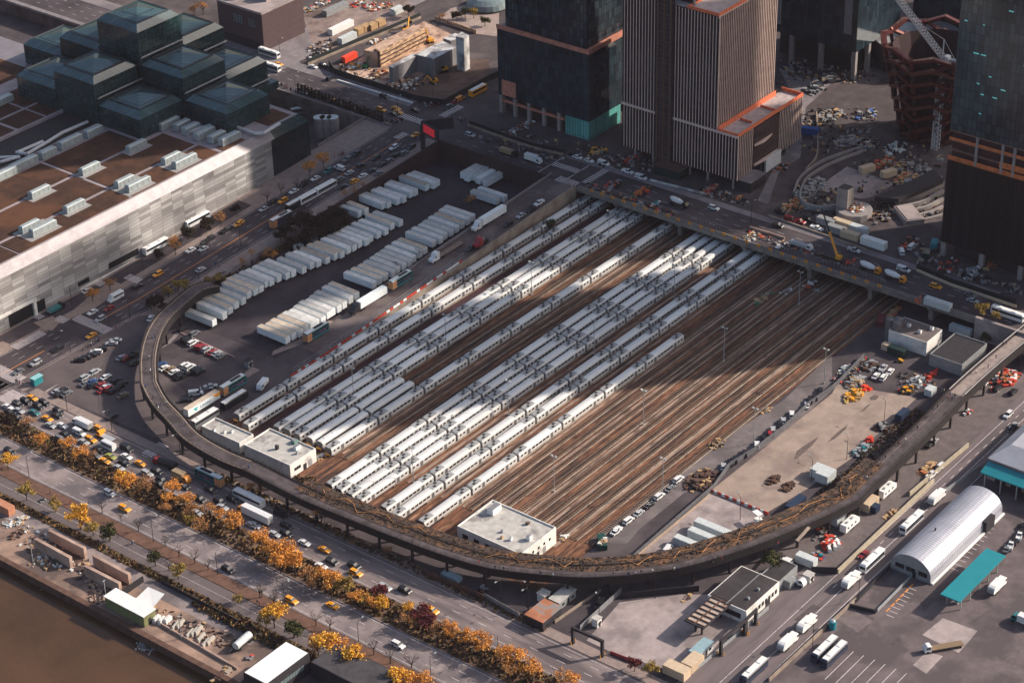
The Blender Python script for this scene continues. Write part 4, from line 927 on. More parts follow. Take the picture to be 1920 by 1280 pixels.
# ================================================================ VEHICLES
tyre = mat('tyre_rubber', (.015,.015,.016), .8); glass = mat('car_glass', (.02,.024,.03), .12, spec=.6)
CC = dict(w=(.66,.66,.66), k=(.014,.014,.017), g=(.14,.145,.155), s=(.36,.37,.385), r=(.26,.022,.024), b=(.03,.075,.2), y=(.78,.32,.02), n=(.28,.30,.06), t=(.22,.15,.09), c=(.03,.16,.17), o=(.7,.25,.03), l=(.30,.22,.13), d=(.03,.04,.075))
CN = dict(w='white', k='black', g='dark grey', s='silver', r='dark red', b='blue', y='yellow', n='lime green', t='brown', c='teal', o='orange', l='tan', d='navy blue')
def pm_(c):
    return mat('car_paint_'+CN[c].replace(' ','_'), CC[c], .32, .0, var=.05, spec=.5)
def wheels(o, xs, y, r=.36, w_=.25):
    for x in xs:
        for s in (-1, 1):
            b = MB(); n = 10; q = [Vector((x+r*math.cos(6.2832*i/n), s*y-w_/2, r+r*math.sin(6.2832*i/n))) for i in range(n)]; q2 = [p+Vector((0,w_,0)) for p in q]
            b.add(q+q2, [(i,n+i,n+(i+1)%n,(i+1)%n) for i in range(n)]+[tuple(range(n)), tuple(range(2*n-1,n-1,-1))]); b.build('wheel', tyre, o)
def make_auto(kind, c):
    def f():
        o = thing({'c':'parked_car','u':'parked_car','p':'pickup_truck','v':'van','y':'taxi'}[kind] if c != 'y' else 'taxi', 'x', 'car')
        pt = pm_(c); Wd = .93; S = {'c':(2.4,.62,.95,1.45),'u':(2.45,.72,1.1,1.78),'p':(2.85,.75,1.15,1.85),'v':(2.8,.7,1.2,2.15)}[kind]
        L, z0, z1, z2 = S[0], .32, S[2], S[3]; b = MB()
        prof = [(-L,z0+.1),(-L,z1-.12),(-L+.15,z1),(L*.38,z1),(L-.25,z1-.14),(L,z1-.35),(L,z0+.1),(L-.2,z0),(-L+.2,z0)]
        b.loft([[Vector((x,-Wd,z)) for x, z in prof],[Vector((x,Wd,z)) for x, z in prof]]); 
        if kind == 'c': cab = (-1.75,.95,-1.15,.35)
        elif kind == 'u': cab = (-2.35,1.05,-2.1,.5)
        elif kind == 'v': cab = (-2.75,1.7,-2.7,1.1)
        else: cab = (-.55,1.25,-.4,.75)
        b.frus((cab[2]-.02,-Wd*.8,cab[3]+.02,Wd*.8), z2-.07, (cab[2]+.05,-Wd*.76,cab[3]-.05,Wd*.76), z2)
        for xp in ((cab[0]+cab[2])/2+.02, (cab[0]+cab[1])/2, (cab[1]+cab[3])/2-.02):
            for s in (-1, 1): b.bar((xp, s*Wd*.93, z1-.02),(xp+(0 if abs(xp)<.6 else (.1 if xp<0 else -.15)), s*Wd*.8, z2-.03), .05, 4)
        if kind == 'v': b.box(-2.72,-Wd*.9,z1-.02,.3,Wd*.9,z2-.05)
        if kind == 'p': b.box(-2.7,-.92,z1,-.6,-.8,z1+.22); b.box(-2.7,.8,z1,-.6,.92,z1+.22); b.box(-2.8,-.92,z1,-2.7,.92,z1+.22)
        if c == 'y': b.box(-.35,-.2,z2,.0,.2,z2+.17)
        b.build('body', pt, o)
        b = MB(); b.frus((cab[0],-Wd*.95,cab[1],Wd*.95), z1-.02, (cab[2],-Wd*.79,cab[3],Wd*.79), z2-.04); b.build('windows', glass, o)
        wheels(o, (-L*.6, L*.6), Wd-.1, .34 if kind == 'c' else .38)
        for s in (-1, 1):
            b = MB(); b.box(L-.12, s*.65-.2, .62, L+.02, s*.65+.2, .78); b.build('headlight', mat('lamp_glass', (.7,.7,.65), .2), o)
            b = MB(); b.box(-L-.02, s*.7-.15, .7, -L+.1, s*.7+.15, .85); b.build('tail_light', mat('tail_red', (.4,.02,.02), .3), o)
        return o
    return f
VN = {'c':'sedan','u':'SUV','p':'pickup truck','v':'van'}
VC = {'c':'car','u':'car','p':'pickup truck','v':'van'}
def cars(view, where, group, ang, txt, z=None):
    for tok in txt.split():
        q = tok.split(','); x, y, k, c = float(q[0]), float(q[1]), q[2][0], q[2][1]; a_ = R(float(q[3])) if len(q) > 3 else ang
        nm = VN[k]; lab = '%s %s %s' % (CN[c], 'taxi' if c == 'y' else nm, where)
        put(('auto',k,c), make_auto(k, c), P(view, x, y, z), a_, lab, 'taxi' if c == 'y' else VC[k], group)
E0, W0, N0, S0 = 0., R(180), R(90), R(-90)
cars('e', 'on the wide street beside the convention hall', 'traffic on the street beside the convention hall', W0, '270,1050,us 435,945,uk 140,1115,cg 685,845,cy 695,670,cw 752,722,us 820,640,cr 1185,385,uy 1035,478,uk,0 1505,352,cs,0 1430,205,cw 1525,195,cs 1575,120,uk 1520,165,ck 1700,55,uk 1785,10,cy 655,508,cw,0 1130,715,cw,30 1385,1,ck')
cars('f', 'on the street between the convention hall and the truck lot', 'traffic on the street beside the convention hall', W0, '305,445,ck 375,405,cy 555,295,uk 613,288,uy 508,332,cs 672,235,cw 725,200,uk 790,165,cw 860,125,uc 940,210,ck,0 1005,180,uy,0 925,170,ug,0 920,110,vw,90')
cars('b', 'on the street rising to the avenue crossing', 'traffic on the street beside the convention hall', W0, '898,1050,uw 1050,960,cy 770,1125,uk 1020,1048,uk 920,1105,uk,0 970,1090,ug,0 870,1145,ug,0 820,1170,ck,0 635,1095,uk 570,1135,ug 585,1228,cs,0 680,1248,cw,0 740,1215,ck,0 665,1178,uk,0 790,1230,cg,0')
cars('b', 'on the avenue beside the conifer hedge', 'traffic on the avenue', S0, '330,480,cw 400,472,uk 450,562,uk,0 340,675,uw 265,660,uw 485,728,uy 520,742,cg 545,760,ck 590,768,ct 685,792,ug 810,783,uy 915,775,cy 930,800,cy 895,812,ck 1045,783,ck 830,690,uk 85,462,cy 1290,760,ug,0 1365,708,vo,0 1330,725,cr,0')
cars('b', 'on the avenue by the billboard', 'traffic on the avenue', S0, '1435,962,us')
cars('c', 'on the avenue in front of the striped tower', 'traffic on the avenue', S0, '355,882,cg 545,884,cw 608,903,cw 690,920,vw 825,965,pw 898,998,vw 1305,1168,uw 1680,1190,pk 520,870,ck')
cars('h', 'on the avenue bridge by the dark tower', 'traffic on the avenue', S0, '480,185,pw 215,165,uk 735,335,ps 1075,468,vw 1295,583,uy 1530,640,cg 1550,680,cs 360,138,pr 415,125,pk 300,125,vr 1060,345,vw,40 1135,312,vw,0')
cars('i', 'in the open parking lot outside the viaduct curve', 'cars in the outer parking lot', E0, '715,78,us 640,118,us 690,150,cb 640,165,cg 795,115,cw 760,175,cr 700,178,ck 795,190,cw 820,205,ur 770,215,cr 875,145,uk 918,165,uk 855,220,uk 895,190,ck 920,252,ct 470,212,ck 430,222,cs 500,240,cg 450,245,uk 840,415,uk')
cars('e', 'in the open parking lot outside the viaduct curve', 'cars in the outer parking lot', 2.2, '868,880,cs 838,904,cs 760,950,uk 722,970,uw 687,990,ck 645,1008,ck 600,1030,uk 912,1010,cs,0 950,1015,ur,10 1012,985,pk,0 1015,1048,uk,0')
cars('e', 'in the inner parking lot enclosed by the viaduct', 'cars in the inner parking lot', E0, '1375,795,uk 1460,830,ug 1395,870,uk 1420,885,uk 1447,900,uw 1495,930,ur 1520,935,ur 1553,950,us 1592,972,cr 1625,980,cs 1650,1000,cg 1215,1065,ub 1232,1088,cw 1275,1098,ct 1305,1118,cw 1335,1135,ck 1390,1070,uw 1425,1082,uw 1395,1140,pk 1350,1155,ck 1470,1100,uk 1500,1118,uk')
cars('i', 'in the inner parking lot near the parked coaches', 'cars in the inner parking lot', -.7, '1548,198,cs 1585,182,cs 1470,240,vw 1395,290,ck')
cars('i', 'in riverside avenue traffic near the parking lot', 'traffic jam on the riverside avenue', S0, '243,273,cy 195,298,uk 135,320,uk 290,335,uk 335,310,uk 145,368,cs 260,382,cc 440,372,uk 430,402,ck 357,428,cy 380,478,cs 470,480,cw 490,545,ck 455,582,ug 130,422,uk 595,535,vw 750,508,uy 683,586,uy 630,603,cs 950,655,vk 832,712,cn 950,712,cw 787,745,cy 933,758,ck 1055,764,cy 893,797,cs 1180,822,uk 1105,842,us 1215,892,uk 1195,922,pk 720,705,cg 745,662,ck 60,340,cw 75,378,ck')
cars('i', 'on the riverside avenue near the parked coaches', 'traffic jam on the riverside avenue', S0, '1580,965,uk 1500,1032,uk 1650,1050,uk 1745,1035,uk 1670,1092,cs 1380,935,ck 1480,1135,cs 1890,1225,cs')
cars('i', 'on the empty carriageway next to the river', 'cars on the riverward carriageway', S0, '822,988,uw 937,1103,uy 75,672,uk')
cars('n', 'on the riverside avenue under the orange trees', 'traffic jam on the riverside avenue', S0, '1775,225,vk 1810,298,uk 1810,345,uk 1612,292,cs 1735,348,cs 1440,572,uk')
cars('n', 'on the empty carriageway next to the river', 'cars on the riverward carriageway', S0, '1840,768,cy')
cars('o', 'on the riverside avenue below the viaduct curve', 'traffic jam on the riverside avenue', S0, '307,403,cw 435,446,cy 480,522,uk 412,550,cw 620,548,uk 632,595,uy 815,685,us 940,702,uk 1112,832,uy')
cars('o', 'on the empty carriageway next to the river', 'cars on the riverward carriageway', S0, '225,768,uy 485,800,cy 897,1048,uw')
cars('f', 'on the truck ramp beside the trains', 'vehicles on the truck ramp', W0, '1690,515,us 1638,548,uk 1840,415,uk')
cars('g', 'at the top of the truck ramp', 'vehicles on the truck ramp', W0, '245,532,cs 305,497,uk 355,458,pw')
cars('l', 'parked along the fence of the gravel access road', 'cars along the yard access road', .55, '1340,758,uw 1437,668,us 1420,690,ur 1500,613,cs 1550,574,uw 1640,517,cw 1690,470,uk 1722,430,ck 1660,490,uk 1140,888,cs 1185,860,ck 1210,845,uk 1268,808,uk 1385,715,uk 1480,630,ck')
cars('l', 'parked in line on the access road beside the empty tracks', 'cars along the yard access road', E0, '870,963,uw 820,1018,cg 755,1064,uw 695,1118,ck 632,1165,cs 570,1210,uw 500,1265,cw')
cars('p', 'parked in line on the access road beside the empty tracks', 'cars along the yard access road', E0, '657,332,cw')
cars('m', 'among building materials behind the dirt lot', 'cars in the materials yard', .15, '862,292,ps 915,315,cw 808,348,cw 866,360,uw')
cars('m', 'on the street right of the viaduct', 'vehicles on the right street', W0, '1800,640,uw 1843,722,cs 1835,745,ck')
cars('m', 'under the right arm of the viaduct', 'vehicles under the right viaduct', E0, '1615,414,cw 1720,440,uk 1835,470,uk 1300,1022,uw 1225,1090,pw 1240,838,cs 1215,860,uk')
cars('q', 'in the depot by the arched metal hall', 'cars in the depot', .3, '1668,420,pw 1640,440,cg 1722,360,pw 1740,335,uk 1690,395,uk 1745,300,ck')
cars('q', 'on the right street behind a long white bus', 'vehicles on the right street', W0, '738,478,cr')
cars('p', 'beside white containers on the concrete apron', 'vehicles on the concrete apron', .2, '915,490,ug 985,445,vw')
cars('p', 'in shade beneath the viaduct curve', 'vehicles under the viaduct', .5, '545,800,pk 560,780,ck')
# ---- big vehicles
def make_box_truck(cabc, boxc, L=7.5, hh=3.4, flat=False, tank=False, mixer=False):
    def f():
        o = thing('truck', 'x', 'truck'); b = MB(); prof = [(0,.6),(0,2.5),(.5,2.75),(1.4,2.75),(2.1,1.7),(2.2,1.4),(2.2,.6)]
        xo = L/2-2.2; b.loft([[Vector((xo+x,-1.15,z)) for x, z in prof],[Vector((xo+x,1.15,z)) for x, z in prof]]); b.build('cab', pm_(cabc), o)
        b = MB(); b.frus((xo+.3,-1.17,xo+2.0,1.17), 1.65, (xo+.4,-1.16,xo+1.55,1.16), 2.5); b.build('windscreen', glass, o)
        b = MB()
        if flat: b.box(-L/2,-1.2,1.0,xo-.1,1.2,1.25)
        elif tank: b.loft([[Vector((x,1.15*math.cos(6.2832*i/12),1.95+.95*math.sin(6.2832*i/12))) for i in range(12)] for x in (-L/2,xo-.2)])
        elif mixer:
            b.loft([[Vector((x,r*math.cos(6.2832*i/12),2.3+dz+r*math.sin(6.2832*i/12))) for i in range(12)] for x, r, dz in ((-L/2+.3,.5,.7),(-L/2+1.5,1.15,.35),(-.3,1.25,0),(xo-.3,.7,-.2))])
        else: b.box(-L/2,-1.22,1.0,xo-.12,1.22,hh)
        b.build('load_body', pm_(boxc) if boxc in CC else white, o)
        b = MB(); b.box(-L/2+.2,-.5,.6,xo+2,.5,1.0); b.build('chassis', dark, o)
        if not (flat or tank or mixer):
            b = MB(); b.box(-L/2-.04,-1.1,1.1,-L/2,1.1,hh-.15); b.build('rear_door', galv, o)
        wheels(o, (-L/2+1.2,-L/2+2.3,xo+1.2), 1.0, .5, .3); return o
    return f
def truck(view, x, y, ang, label, group=None, cat='truck', key=None, mk=None, z=None, **kw):
    mk = mk or make_box_truck(**kw); return put(key or ('truck',)+tuple(sorted(kw.items())), mk, P(view, x, y, z), ang, label, cat, group)
def make_trailer(L=15., col=(.74,.77,.77), roofcol=(.6,.58,.55)):
    def f():
        o = thing('box_trailer', 'x', 'trailer'); kk = '' if roofcol[2] > .5 else '_tan'; m1 = mat('trailer_side', col, .55, var=.1, scale=.6, rnd=.12); m2 = mat('trailer_roof'+kk, roofcol, .75, var=.25, scale=.35, rnd=.35, col2=(.34,.3,.27), thr=(.5,.7))
        b = MB(); b.box(-L/2,-1.28,1.15,L/2,1.28,4.05,0,1); b.build('box_body', [m1, m2], o)
        b = MB(); b.box(-L/2-.05,-1.2,1.25,-L/2,1.2,3.95); b.box(-L/2-.08,-.03,1.25,-L/2-.05,.03,3.95); b.build('rear_door', m1, o)
        b = MB(); b.box(-L/2+.4,-1.1,.7,-L/2+4,1.1,1.12); b.build('bogie', dark, o); wheels(o, (-L/2+1.2,-L/2+2.5), 1.05, .5, .35)
        for s in (-1, 1):
            b = MB(); b.box(L/2-3.2,s*.9-.08,0,L/2-3.0,s*.9+.08,1.15); b.build('landing_leg', steel, o)
        return o
    return f
def trailer_row(view, where, txt, off=7.5, ang=N0, x=False, zz=0, jit=.03):
    for i, tok in enumerate(txt.split()):
        q = [float(t) for t in tok.split(',')]; p = P(view, q[0], q[1], 1.2); a_ = ang+random.uniform(-jit, jit)
        k = 'trailer%d' % random.randrange(3)
        put(k, make_trailer(15, *(((.74,.77,.77),(.6,.58,.55)) if k != 'trailer2' else ((.7,.72,.72),(.55,.45,.35)))), Vector((p.x+math.cos(ang)*off, p.y+math.sin(ang)*off, zz)), a_, 'white box trailer '+where, 'trailer', 'white box trailers in the truck lot').scale = (random.uniform(.93,1.03),1,random.uniform(.96,1.02))
trailer_row('f', 'in the long curved row nearest the viaduct', '240,962 300,925 332,895 365,868 398,845 435,812 466,792 497,776 530,752 560,742 600,722 640,706 672,692')
trailer_row('f', 'in the middle run of the long row below the dark trees', '735,676 780,652 818,640 862,622 902,602 938,590 975,568 1008,552 1040,536 1075,522 1100,505 1140,483 1180,466 1215,436 1258,420')
trailer_row('f', 'in the far run of the long row toward the avenue', '1035,372 1075,355 1165,325 1195,318 1245,300 1275,290 1318,263 1338,252 1400,222 1440,212 1462,200')
trailer_row('f', 'in the near end of the row along the ramp', '640,1055 680,1038 712,1020 745,998 775,980 805,965 835,945 865,920 893,908 922,888 950,865 988,838 1022,815')
trailer_row('f', 'in the middle of the row along the ramp', '1110,756 1145,735 1180,715 1215,695 1245,675 1275,655 1305,635 1330,615 1365,590 1395,570')
trailer_row('f', 'in the far end of the row along the ramp', '1440,530 1475,512 1505,490 1535,472 1565,452 1595,430 1625,408 1650,390 1790,300 1830,285')
trailer_row('f', 'parked side by side under the avenue wall', '1588,162 1612,175 1645,172 1672,190 1712,202', ang=E0, jit=0)
def make_semi(cabc, tr=True, flat=False, trcol='w', day=False):
    def f():
        o = thing('semi_truck', 'x', 'truck'); pt = pm_(cabc)
        prof = [(3.2,.6),(3.2,1.75),(1.9,2.0),(1.2,3.0),(.6,3.75),(-1.2,3.9),(-1.3,.6)]
        b = MB(); b.loft([[Vector((x+7,-1.2,z)) for x, z in prof],[Vector((x+7,1.2,z)) for x, z in prof]]); b.build('cab', pt, o)
        b = MB(); b.frus((7.7,-1.22,8.75,1.22), 2.05, (7.7,-1.21,8.1,1.21), 2.95); b.build('windscreen', glass, o)
        b = MB(); b.box(1.5,-.5,.6,9,.5,1.0); b.build('chassis', dark, o); wheels(o, (9.0,4.2,2.9), 1.05, .52, .35)
        for s in (-1, 1):
            b = MB(); b.cyl((5.6,s*1.05,1.0), .12, 3.1, 8); b.build('exhaust', galv, o)
        if tr:
            b = MB()
            if flat: b.box(-10,-1.25,1.1,5,1.25,1.35)
            else: b.box(-10.5,-1.28,1.15,5.3,1.28,4.05)
            tb = b.build('trailer_body', mat('flatbed_deck', (.2,.15,.12), .9, var=.3) if flat else mat('trailer_side', (0,0,0)), o); wheels(o, (-9,-7.7), 1.05, .5, .35)
        return o
    return f
put('semiw', make_semi('w'), P('f',1735,400), W0, 'white semi truck with long white trailer climbing the ramp', 'truck', 'vehicles on the truck ramp')
put('semif', make_semi('w', flat=True), P('f',1505,570), W0, 'white semi truck pulling an empty flatbed on the ramp', 'truck', 'vehicles on the truck ramp')
put('semik', make_semi('k'), P('f',1075,850), W0, 'black semi truck with white trailer leaving the trailer row', 'truck', 'vehicles on the truck ramp')
put('semir', make_semi('r', tr=False), P('f',1775,470)+Vector((-4,0,0)), W0, 'bright red tractor without a trailer on the ramp', 'truck', 'vehicles on the truck ramp')
# coaches and buses
def make_bus(low='w', roof=(.72,.72,.72), L=12.4, h=3.3, stripe=None, dd=False, black_roof=False):
    def f():
        o = thing('double_decker_bus' if dd else 'coach', 'x', 'bus'); h_ = 4.1 if dd else h
        rings = []
        for x in (-L/2, -L/2+.15, L/2-.5, L/2):
            k = .97 if abs(x) == L/2 else 1; hh = h_-(.35 if x == L/2 else 0)
            rings.append([Vector((x,-1.28*k,.35)),Vector((x,-1.28*k,hh-.25)),Vector((x,-1.05*k,hh)),Vector((x,1.05*k,hh)),Vector((x,1.28*k,hh-.25)),Vector((x,1.28*k,.35))])
        b = MB(); b.loft([r_[::-1] for r_ in rings]); o_b = b.build('body', pm_(low), o)
        b = MB(); b.box(-L/2+.2,-1.0,h_-.03,L/2-.7,1.0,h_+.05); b.build('roof', white if not black_roof else dark, o)
        b = MB(); z = ((1.7,2.7),) if not dd else ((1.5,2.2),(2.75,3.6))
        for z0, z1 in z:
            for s in (-1, 1): b.box(-L/2+.4,s*1.285-.01,z0,L/2-.3,s*1.285+.01,z1)
            b.box(L/2-.02,-1.05,z0-.1,L/2+.02,1.05,z1)
        b.build('window_band', glass, o)
        if stripe:
            b = MB()
            for s in (-1, 1): b.box(-L/2+.1,s*1.283-.012,1.0,L/2-.2,s*1.283+.012,1.65)
            b.build('stripe', pm_(stripe), o)
        if dd:
            b = MB(); b.box(-1.2,-.7,h_+.04,L/2-2,.7,h_+.09); b.build('roof_opening', black, o)
            b = MB()
            for s in (-1, 1): b.box(-L/2+.1,s*1.29-.01,.6,-L/2+2.6,s*1.29+.01,3.8)
            b.box(-L/2-.02,-1.2,.6,-L/2,1.2,3.6); b.build('rear_graphic', mat('pink_graphic', (.55,.2,.16), .5, var=.6, scale=2.2, col2=(.5,.32,.05), scale2=1.6), o)
            b = MB()
            for s in (-1, 1): b.box(-2.6,s*1.292-.01,1.6,4.4,s*1.292+.01,2.35)
            b.build('side_graphic', mat('dark_graphic', (.03,.03,.08), .5, var=.8, scale=1.5, col2=(.35,.05,.15)), o)
        else:
            for xx in (-3, 2.6):
                b = MB(); b.box(xx-.8,-.75,h_+.04,xx+.8,.75,h_+.22); b.build('roof_hatch', white if not black_roof else steel, o)
        wheels(o, (-L/2+2.6,L/2-2.4), 1.1, .5, .32); return o
    return f
def bus(view, x, y, ang, label, key, z=None, group=None, **kw): return put('bus'+key, make_bus(**kw), P(view, x, y, z), ang, label, 'bus', group)
G5 = 'open-top sightseeing buses'
bus('f',1255,735,E0,'teal double-decker bus with dark roof slot, highest up the ramp','dd',group=G5,low='c',dd=True); bus('f',795,1020,E0,'teal double-decker bus parked at the near end of the trailer row','dd',group=G5,low='c',dd=True)
bus('j',790,520,E0,'teal double-decker bus parked behind the branded white trailer','dd',group=G5,low='c',dd=True); bus('i',1575,890,N0,'teal double-decker bus driving on the riverside avenue','dd',group=G5,low='c',dd=True)
bus('f',605,405,E0,'dark double-decker bus with white roof strips beside dark trees','ddk',group=G5,low='d',dd=True)
bus('j',800,625,E0,'black coach with pure white roof beside the outermost train','kw',low='k'); bus('j',580,760,E0,'white-roofed coach parked tight against the low yard building','kw2',low='g')
bus('n',1575,135,N0,'white coach with dark window band in riverside traffic','wc',low='w',L=13.5)
bus('f',755,275,E0,'white city bus section behind dark trees, nearer half','wl',low='w',stripe='g'); bus('f',845,225,E0,'white city bus ahead of another on the convention hall street','wl',low='w',stripe='g')
bus('f',690,312,E0,'long dark bus with white roof partly hidden by the dark trees','kw',low='k')
bus('e',1170,190,E0,'white coach parked against the convention hall wall','wc',low='w',L=13.5); bus('f',145,400,E0,'white coach half hidden behind street trees by the hall','wc',low='w')
bus('b',20,395,S0,'white city bus entering behind the glass pavilion, farther one','wl'); bus('b',25,490,S0,'white city bus entering behind the glass pavilion, nearer one','wl')
bus('b',262,800,-.55,'white-roofed bus on the sunken driveway, left one','kw2',z=0); bus('b',445,850,-.55,'white-roofed bus on the sunken driveway, right one above the tanks','kw2',z=0)
bus('h',1790,785,S0,'white coach at the right end of the avenue','wc'); bus('b',1490,660,E0,'yellow school bus beside the black site hoarding','sb',low='y',L=11)
bus('q',790,530,W0,'white bus with blue stripe nearest the black gate on the right street','bs',low='w',stripe='d',roof=1); bus('q',1040,290,W0,'white bus with blue stripe farther up the right street','bs')
bus('q',490,1090,W0,'white-roofed blue bus, left of the pair parked in the depot','bd',low='d'); bus('q',550,1125,W0,'white-roofed blue bus, right of the pair parked in the depot','bd')
bus('q',45,1230,W0,'white-roofed blue bus at the bottom edge of the photo','bd')
def make_shuttle():
    o = thing('shuttle_bus', 'x', 'bus'); b = MB(); b.loft([[Vector((x,-1.1*k,.4)),Vector((x,-1.1*k,h-.2)),Vector((x,-.9*k,h)),Vector((x,.9*k,h)),Vector((x,1.1*k,h-.2)),Vector((x,1.1*k,.4))][::-1] for x, k, h in ((-3.6,1,3.0),(2.2,1,3.0),(2.7,1,2.3),(3.3,.95,1.5),(3.9,.9,1.3))]); b.build('body', pm_('w'), o)
    b = MB(); b.box(-3.3,-1.12,1.7,2,1.12,2.4); b.frus((2.3,-.95,2.95,.95), 1.75, (2.3,-.92,2.6,.92), 2.4); b.build('window_band', glass, o); wheels(o, (-2.2,2.6), .95, .42); return o
put('shuttle', make_shuttle, P('e',870,565), W0, 'small white shuttle bus on the street beside the hall', 'bus')
put('shuttle', make_shuttle, P('i',810,640), N0, 'tall white delivery van near the crosswalk of the riverside avenue', 'van')
truck('i',620,480,N0,'large white garbage truck in riverside traffic', cabc='w', boxc='w', L=9); truck('i',795,570,N0,'flatbed truck with yellow cab and grey bed in traffic', cabc='y', boxc='s', L=8, flat=True)
truck('i',1240,775,N0+.1,'dark red tank truck near the crosswalk', cabc='r', boxc='k', L=10, tank=True); truck('i',1365,880,S0,'cream box truck with orange cab behind the orange trees', cabc='o', boxc='l', L=7.5)
truck('n',1610,240,N0,'long white box truck with orange cab in riverside traffic', cabc='o', boxc='w', L=15, hh=3.9)
truck('c',160,865,S0,'tan dump truck on the avenue above the truck lot', cabc='k', boxc='l', L=9, hh=2.7); truck('c',298,905,S0,'white box truck on the avenue beside the tan dump truck', cabc='w', boxc='w', L=8.5)
truck('e',425,650,E0,'dark truck with teal load on the service drive', cabc='k', boxc='c', L=8, hh=2.2)
truck('j',1010,505,W0+.35,'white utility truck at the foot of the ramp', cabc='w', boxc='w', L=6.5, hh=2.6)
truck('c',1110,1150,S0,'white concrete mixer truck on the bridge works', cabc='k', boxc='w', L=9, mixer=True)
truck('h',375,310,S0,'concrete pump truck standing on the bridge', cabc='w', boxc='s', L=10, hh=2.2); truck('h',845,470,S0,'white mixer truck with orange front, left of two on the bridge', cabc='o', boxc='w', L=9.5, mixer=True); truck('h',1015,530,S0,'white mixer truck with orange front, right of two on the bridge', cabc='o', boxc='w', L=9.5, mixer=True)
def make_garbage():
    o = thing('garbage_truck', 'x', 'garbage truck'); b = MB(); prof = [(-4.2,1.0),(-4.6,1.6),(-4.2,3.3),(-3.2,3.6),(1.6,3.6),(1.9,3.3),(1.9,1.0)]; b.loft([[Vector((x,-1.22,z)) for x, z in prof],[Vector((x,1.22,z)) for x, z in prof]]); b.build('hopper_body', white, o)
    b = MB(); b.box(2.1,-1.2,.7,4.2,1.2,2.9); b.build('cab', white, o); b = MB(); b.box(3.2,-1.22,1.8,4.22,1.22,2.6); b.build('windscreen', glass, o); b = MB(); b.box(-4.62,-1.0,1.2,-4.4,1.0,2.6); b.build('tailgate', galv, o); b = MB(); b.box(-4,-.5,.6,4,.5,1.0); b.build('chassis', dark, o); wheels(o, (-2.6,-1.4,3.1), 1.0, .5, .32); return o
for v, x, y, a_, lab in (('q',660,655,E0,'white garbage truck directly behind the blue striped bus'),('q',380,930,E0,'white garbage truck second in the queue on the right street'),('q',260,1045,E0,'white garbage truck nearest the bottom edge in the queue'),('q',1200,130,E0,'white garbage truck beside the rear of the arched hall'),('q',1580,690,E0,'white garbage truck parked in front of the teal canopy')):
    put('garbage', make_garbage, P(v,x,y), a_, lab, 'garbage truck', 'white garbage trucks')
truck('q',1745,905,N0,'white truck cut off by the right edge of the depot', cabc='c', boxc='w', L=8)
truck('q',1235,1075,W0+.55+3.14,'white tow truck with brown flatbed on the depot pavement', cabc='w', boxc='t', L=12, flat=True) if 0 else truck('q',1240,1065,R(142),'white truck with long brown flatbed on the depot pavement', cabc='w', boxc='t', L=13, flat=True)
truck('q',310,650,S0,'white truck cab beside the grey-roofed office', cabc='w', boxc='s', L=7, flat=True); truck('q',240,555,E0,'white truck parked under the viaduct end', cabc='w', boxc='w', L=7)
def make_camper():
    o = thing('camper_trailer', 'x', 'camper'); b = MB(); prof = [(-4.5,.7),(-4.5,3.0),(-4.2,3.3),(3,3.3),(4.3,2.6),(4.5,.9),(4.2,.7)]; b.loft([[Vector((x,-1.25,z)) for x, z in prof],[Vector((x,1.25,z)) for x, z in prof]]); b.build('body', white, o)
    for xx in (-3, -.8, 1.6):
        b = MB(); b.box(xx-.5,-1.28,1.8,xx+.5,1.28,2.5); b.build('window', glass, o)
    for xx in (-2, 1.2):
        b = MB(); b.box(xx-.5,-.4,3.28,xx+.5,.4,3.55); b.build('roof_vent', galv, o)
    wheels(o, (-.8,.4), 1.1, .38); return o
for v, x, y, lab in (('q',650,300,'white camper trailer nearest the red equipment'),('q',885,85,'white camper trailer beside the tan container'),('m',1010,985,'white camper under the viaduct among brown piers'),('m',1090,900,'white camper farthest up under the viaduct')): put('camper', make_camper, P(v,x,y), E0, lab, 'camper', 'white campers under the viaduct')
# branded semi trailer: white box with the lettering and wing mark on its side
tp0 = P('j',558,665)
o = make_trailer(16.5, (.66,.65,.62), (.5,.42,.3))(); o.name = 'box_trailer'; o.location = tp0; o['label'] = 'white trailer with blue lettering, teal wing mark and orange corner'; o['category'] = 'trailer'
def text_mesh(txt, size, m, parent, loc, rot, name='lettering', ext=.01):
    cu = bpy.data.curves.new(name, 'FONT'); cu.body = txt; cu.size = size; cu.align_x = 'CENTER'; cu.align_y = 'CENTER'; cu.extrude = ext
    ob = bpy.data.objects.new(name+'_curve', cu); COL.objects.link(ob); dg_ = bpy.context.evaluated_depsgraph_get(); dg_.update(); me = bpy.data.meshes.new_from_object(ob.evaluated_get(dg_)); bpy.data.objects.remove(ob)
    me.materials.clear(); me.materials.append(m); t = bpy.data.objects.new(name, me); COL.objects.link(t); t.parent = parent; t.location = loc; t.rotation_euler = rot; return t
tb_ = mat('logo_blue', (.02,.12,.25), .5, var=.05)
text_mesh('United', 2.0, tb_, o, (.6,-1.3,2.55), (R(90),0,0))
b = MB(); b.add([(-5.6,-1.31,3.2),(-3.0,-1.31,3.3),(-3.6,-1.31,2.7),(-4.2,-1.31,2.7),(-3.3,-1.31,2.2),(-4.4,-1.31,1.9)], [(0,3,2,1),(0,5,4,3)]); b.build('wing_mark', mat('logo_teal', (.02,.4,.42), .5, var=.05), o)
b = MB(); b.add([(4.2,-1.3,4.0),(8.2,-1.3,4.0),(8.2,-1.3,2.2),(6.2,-1.3,2.6)], [(0,3,2,1)]); b.build('orange_corner', mat('logo_orange', (.75,.33,.05), .5, var=.05), o)
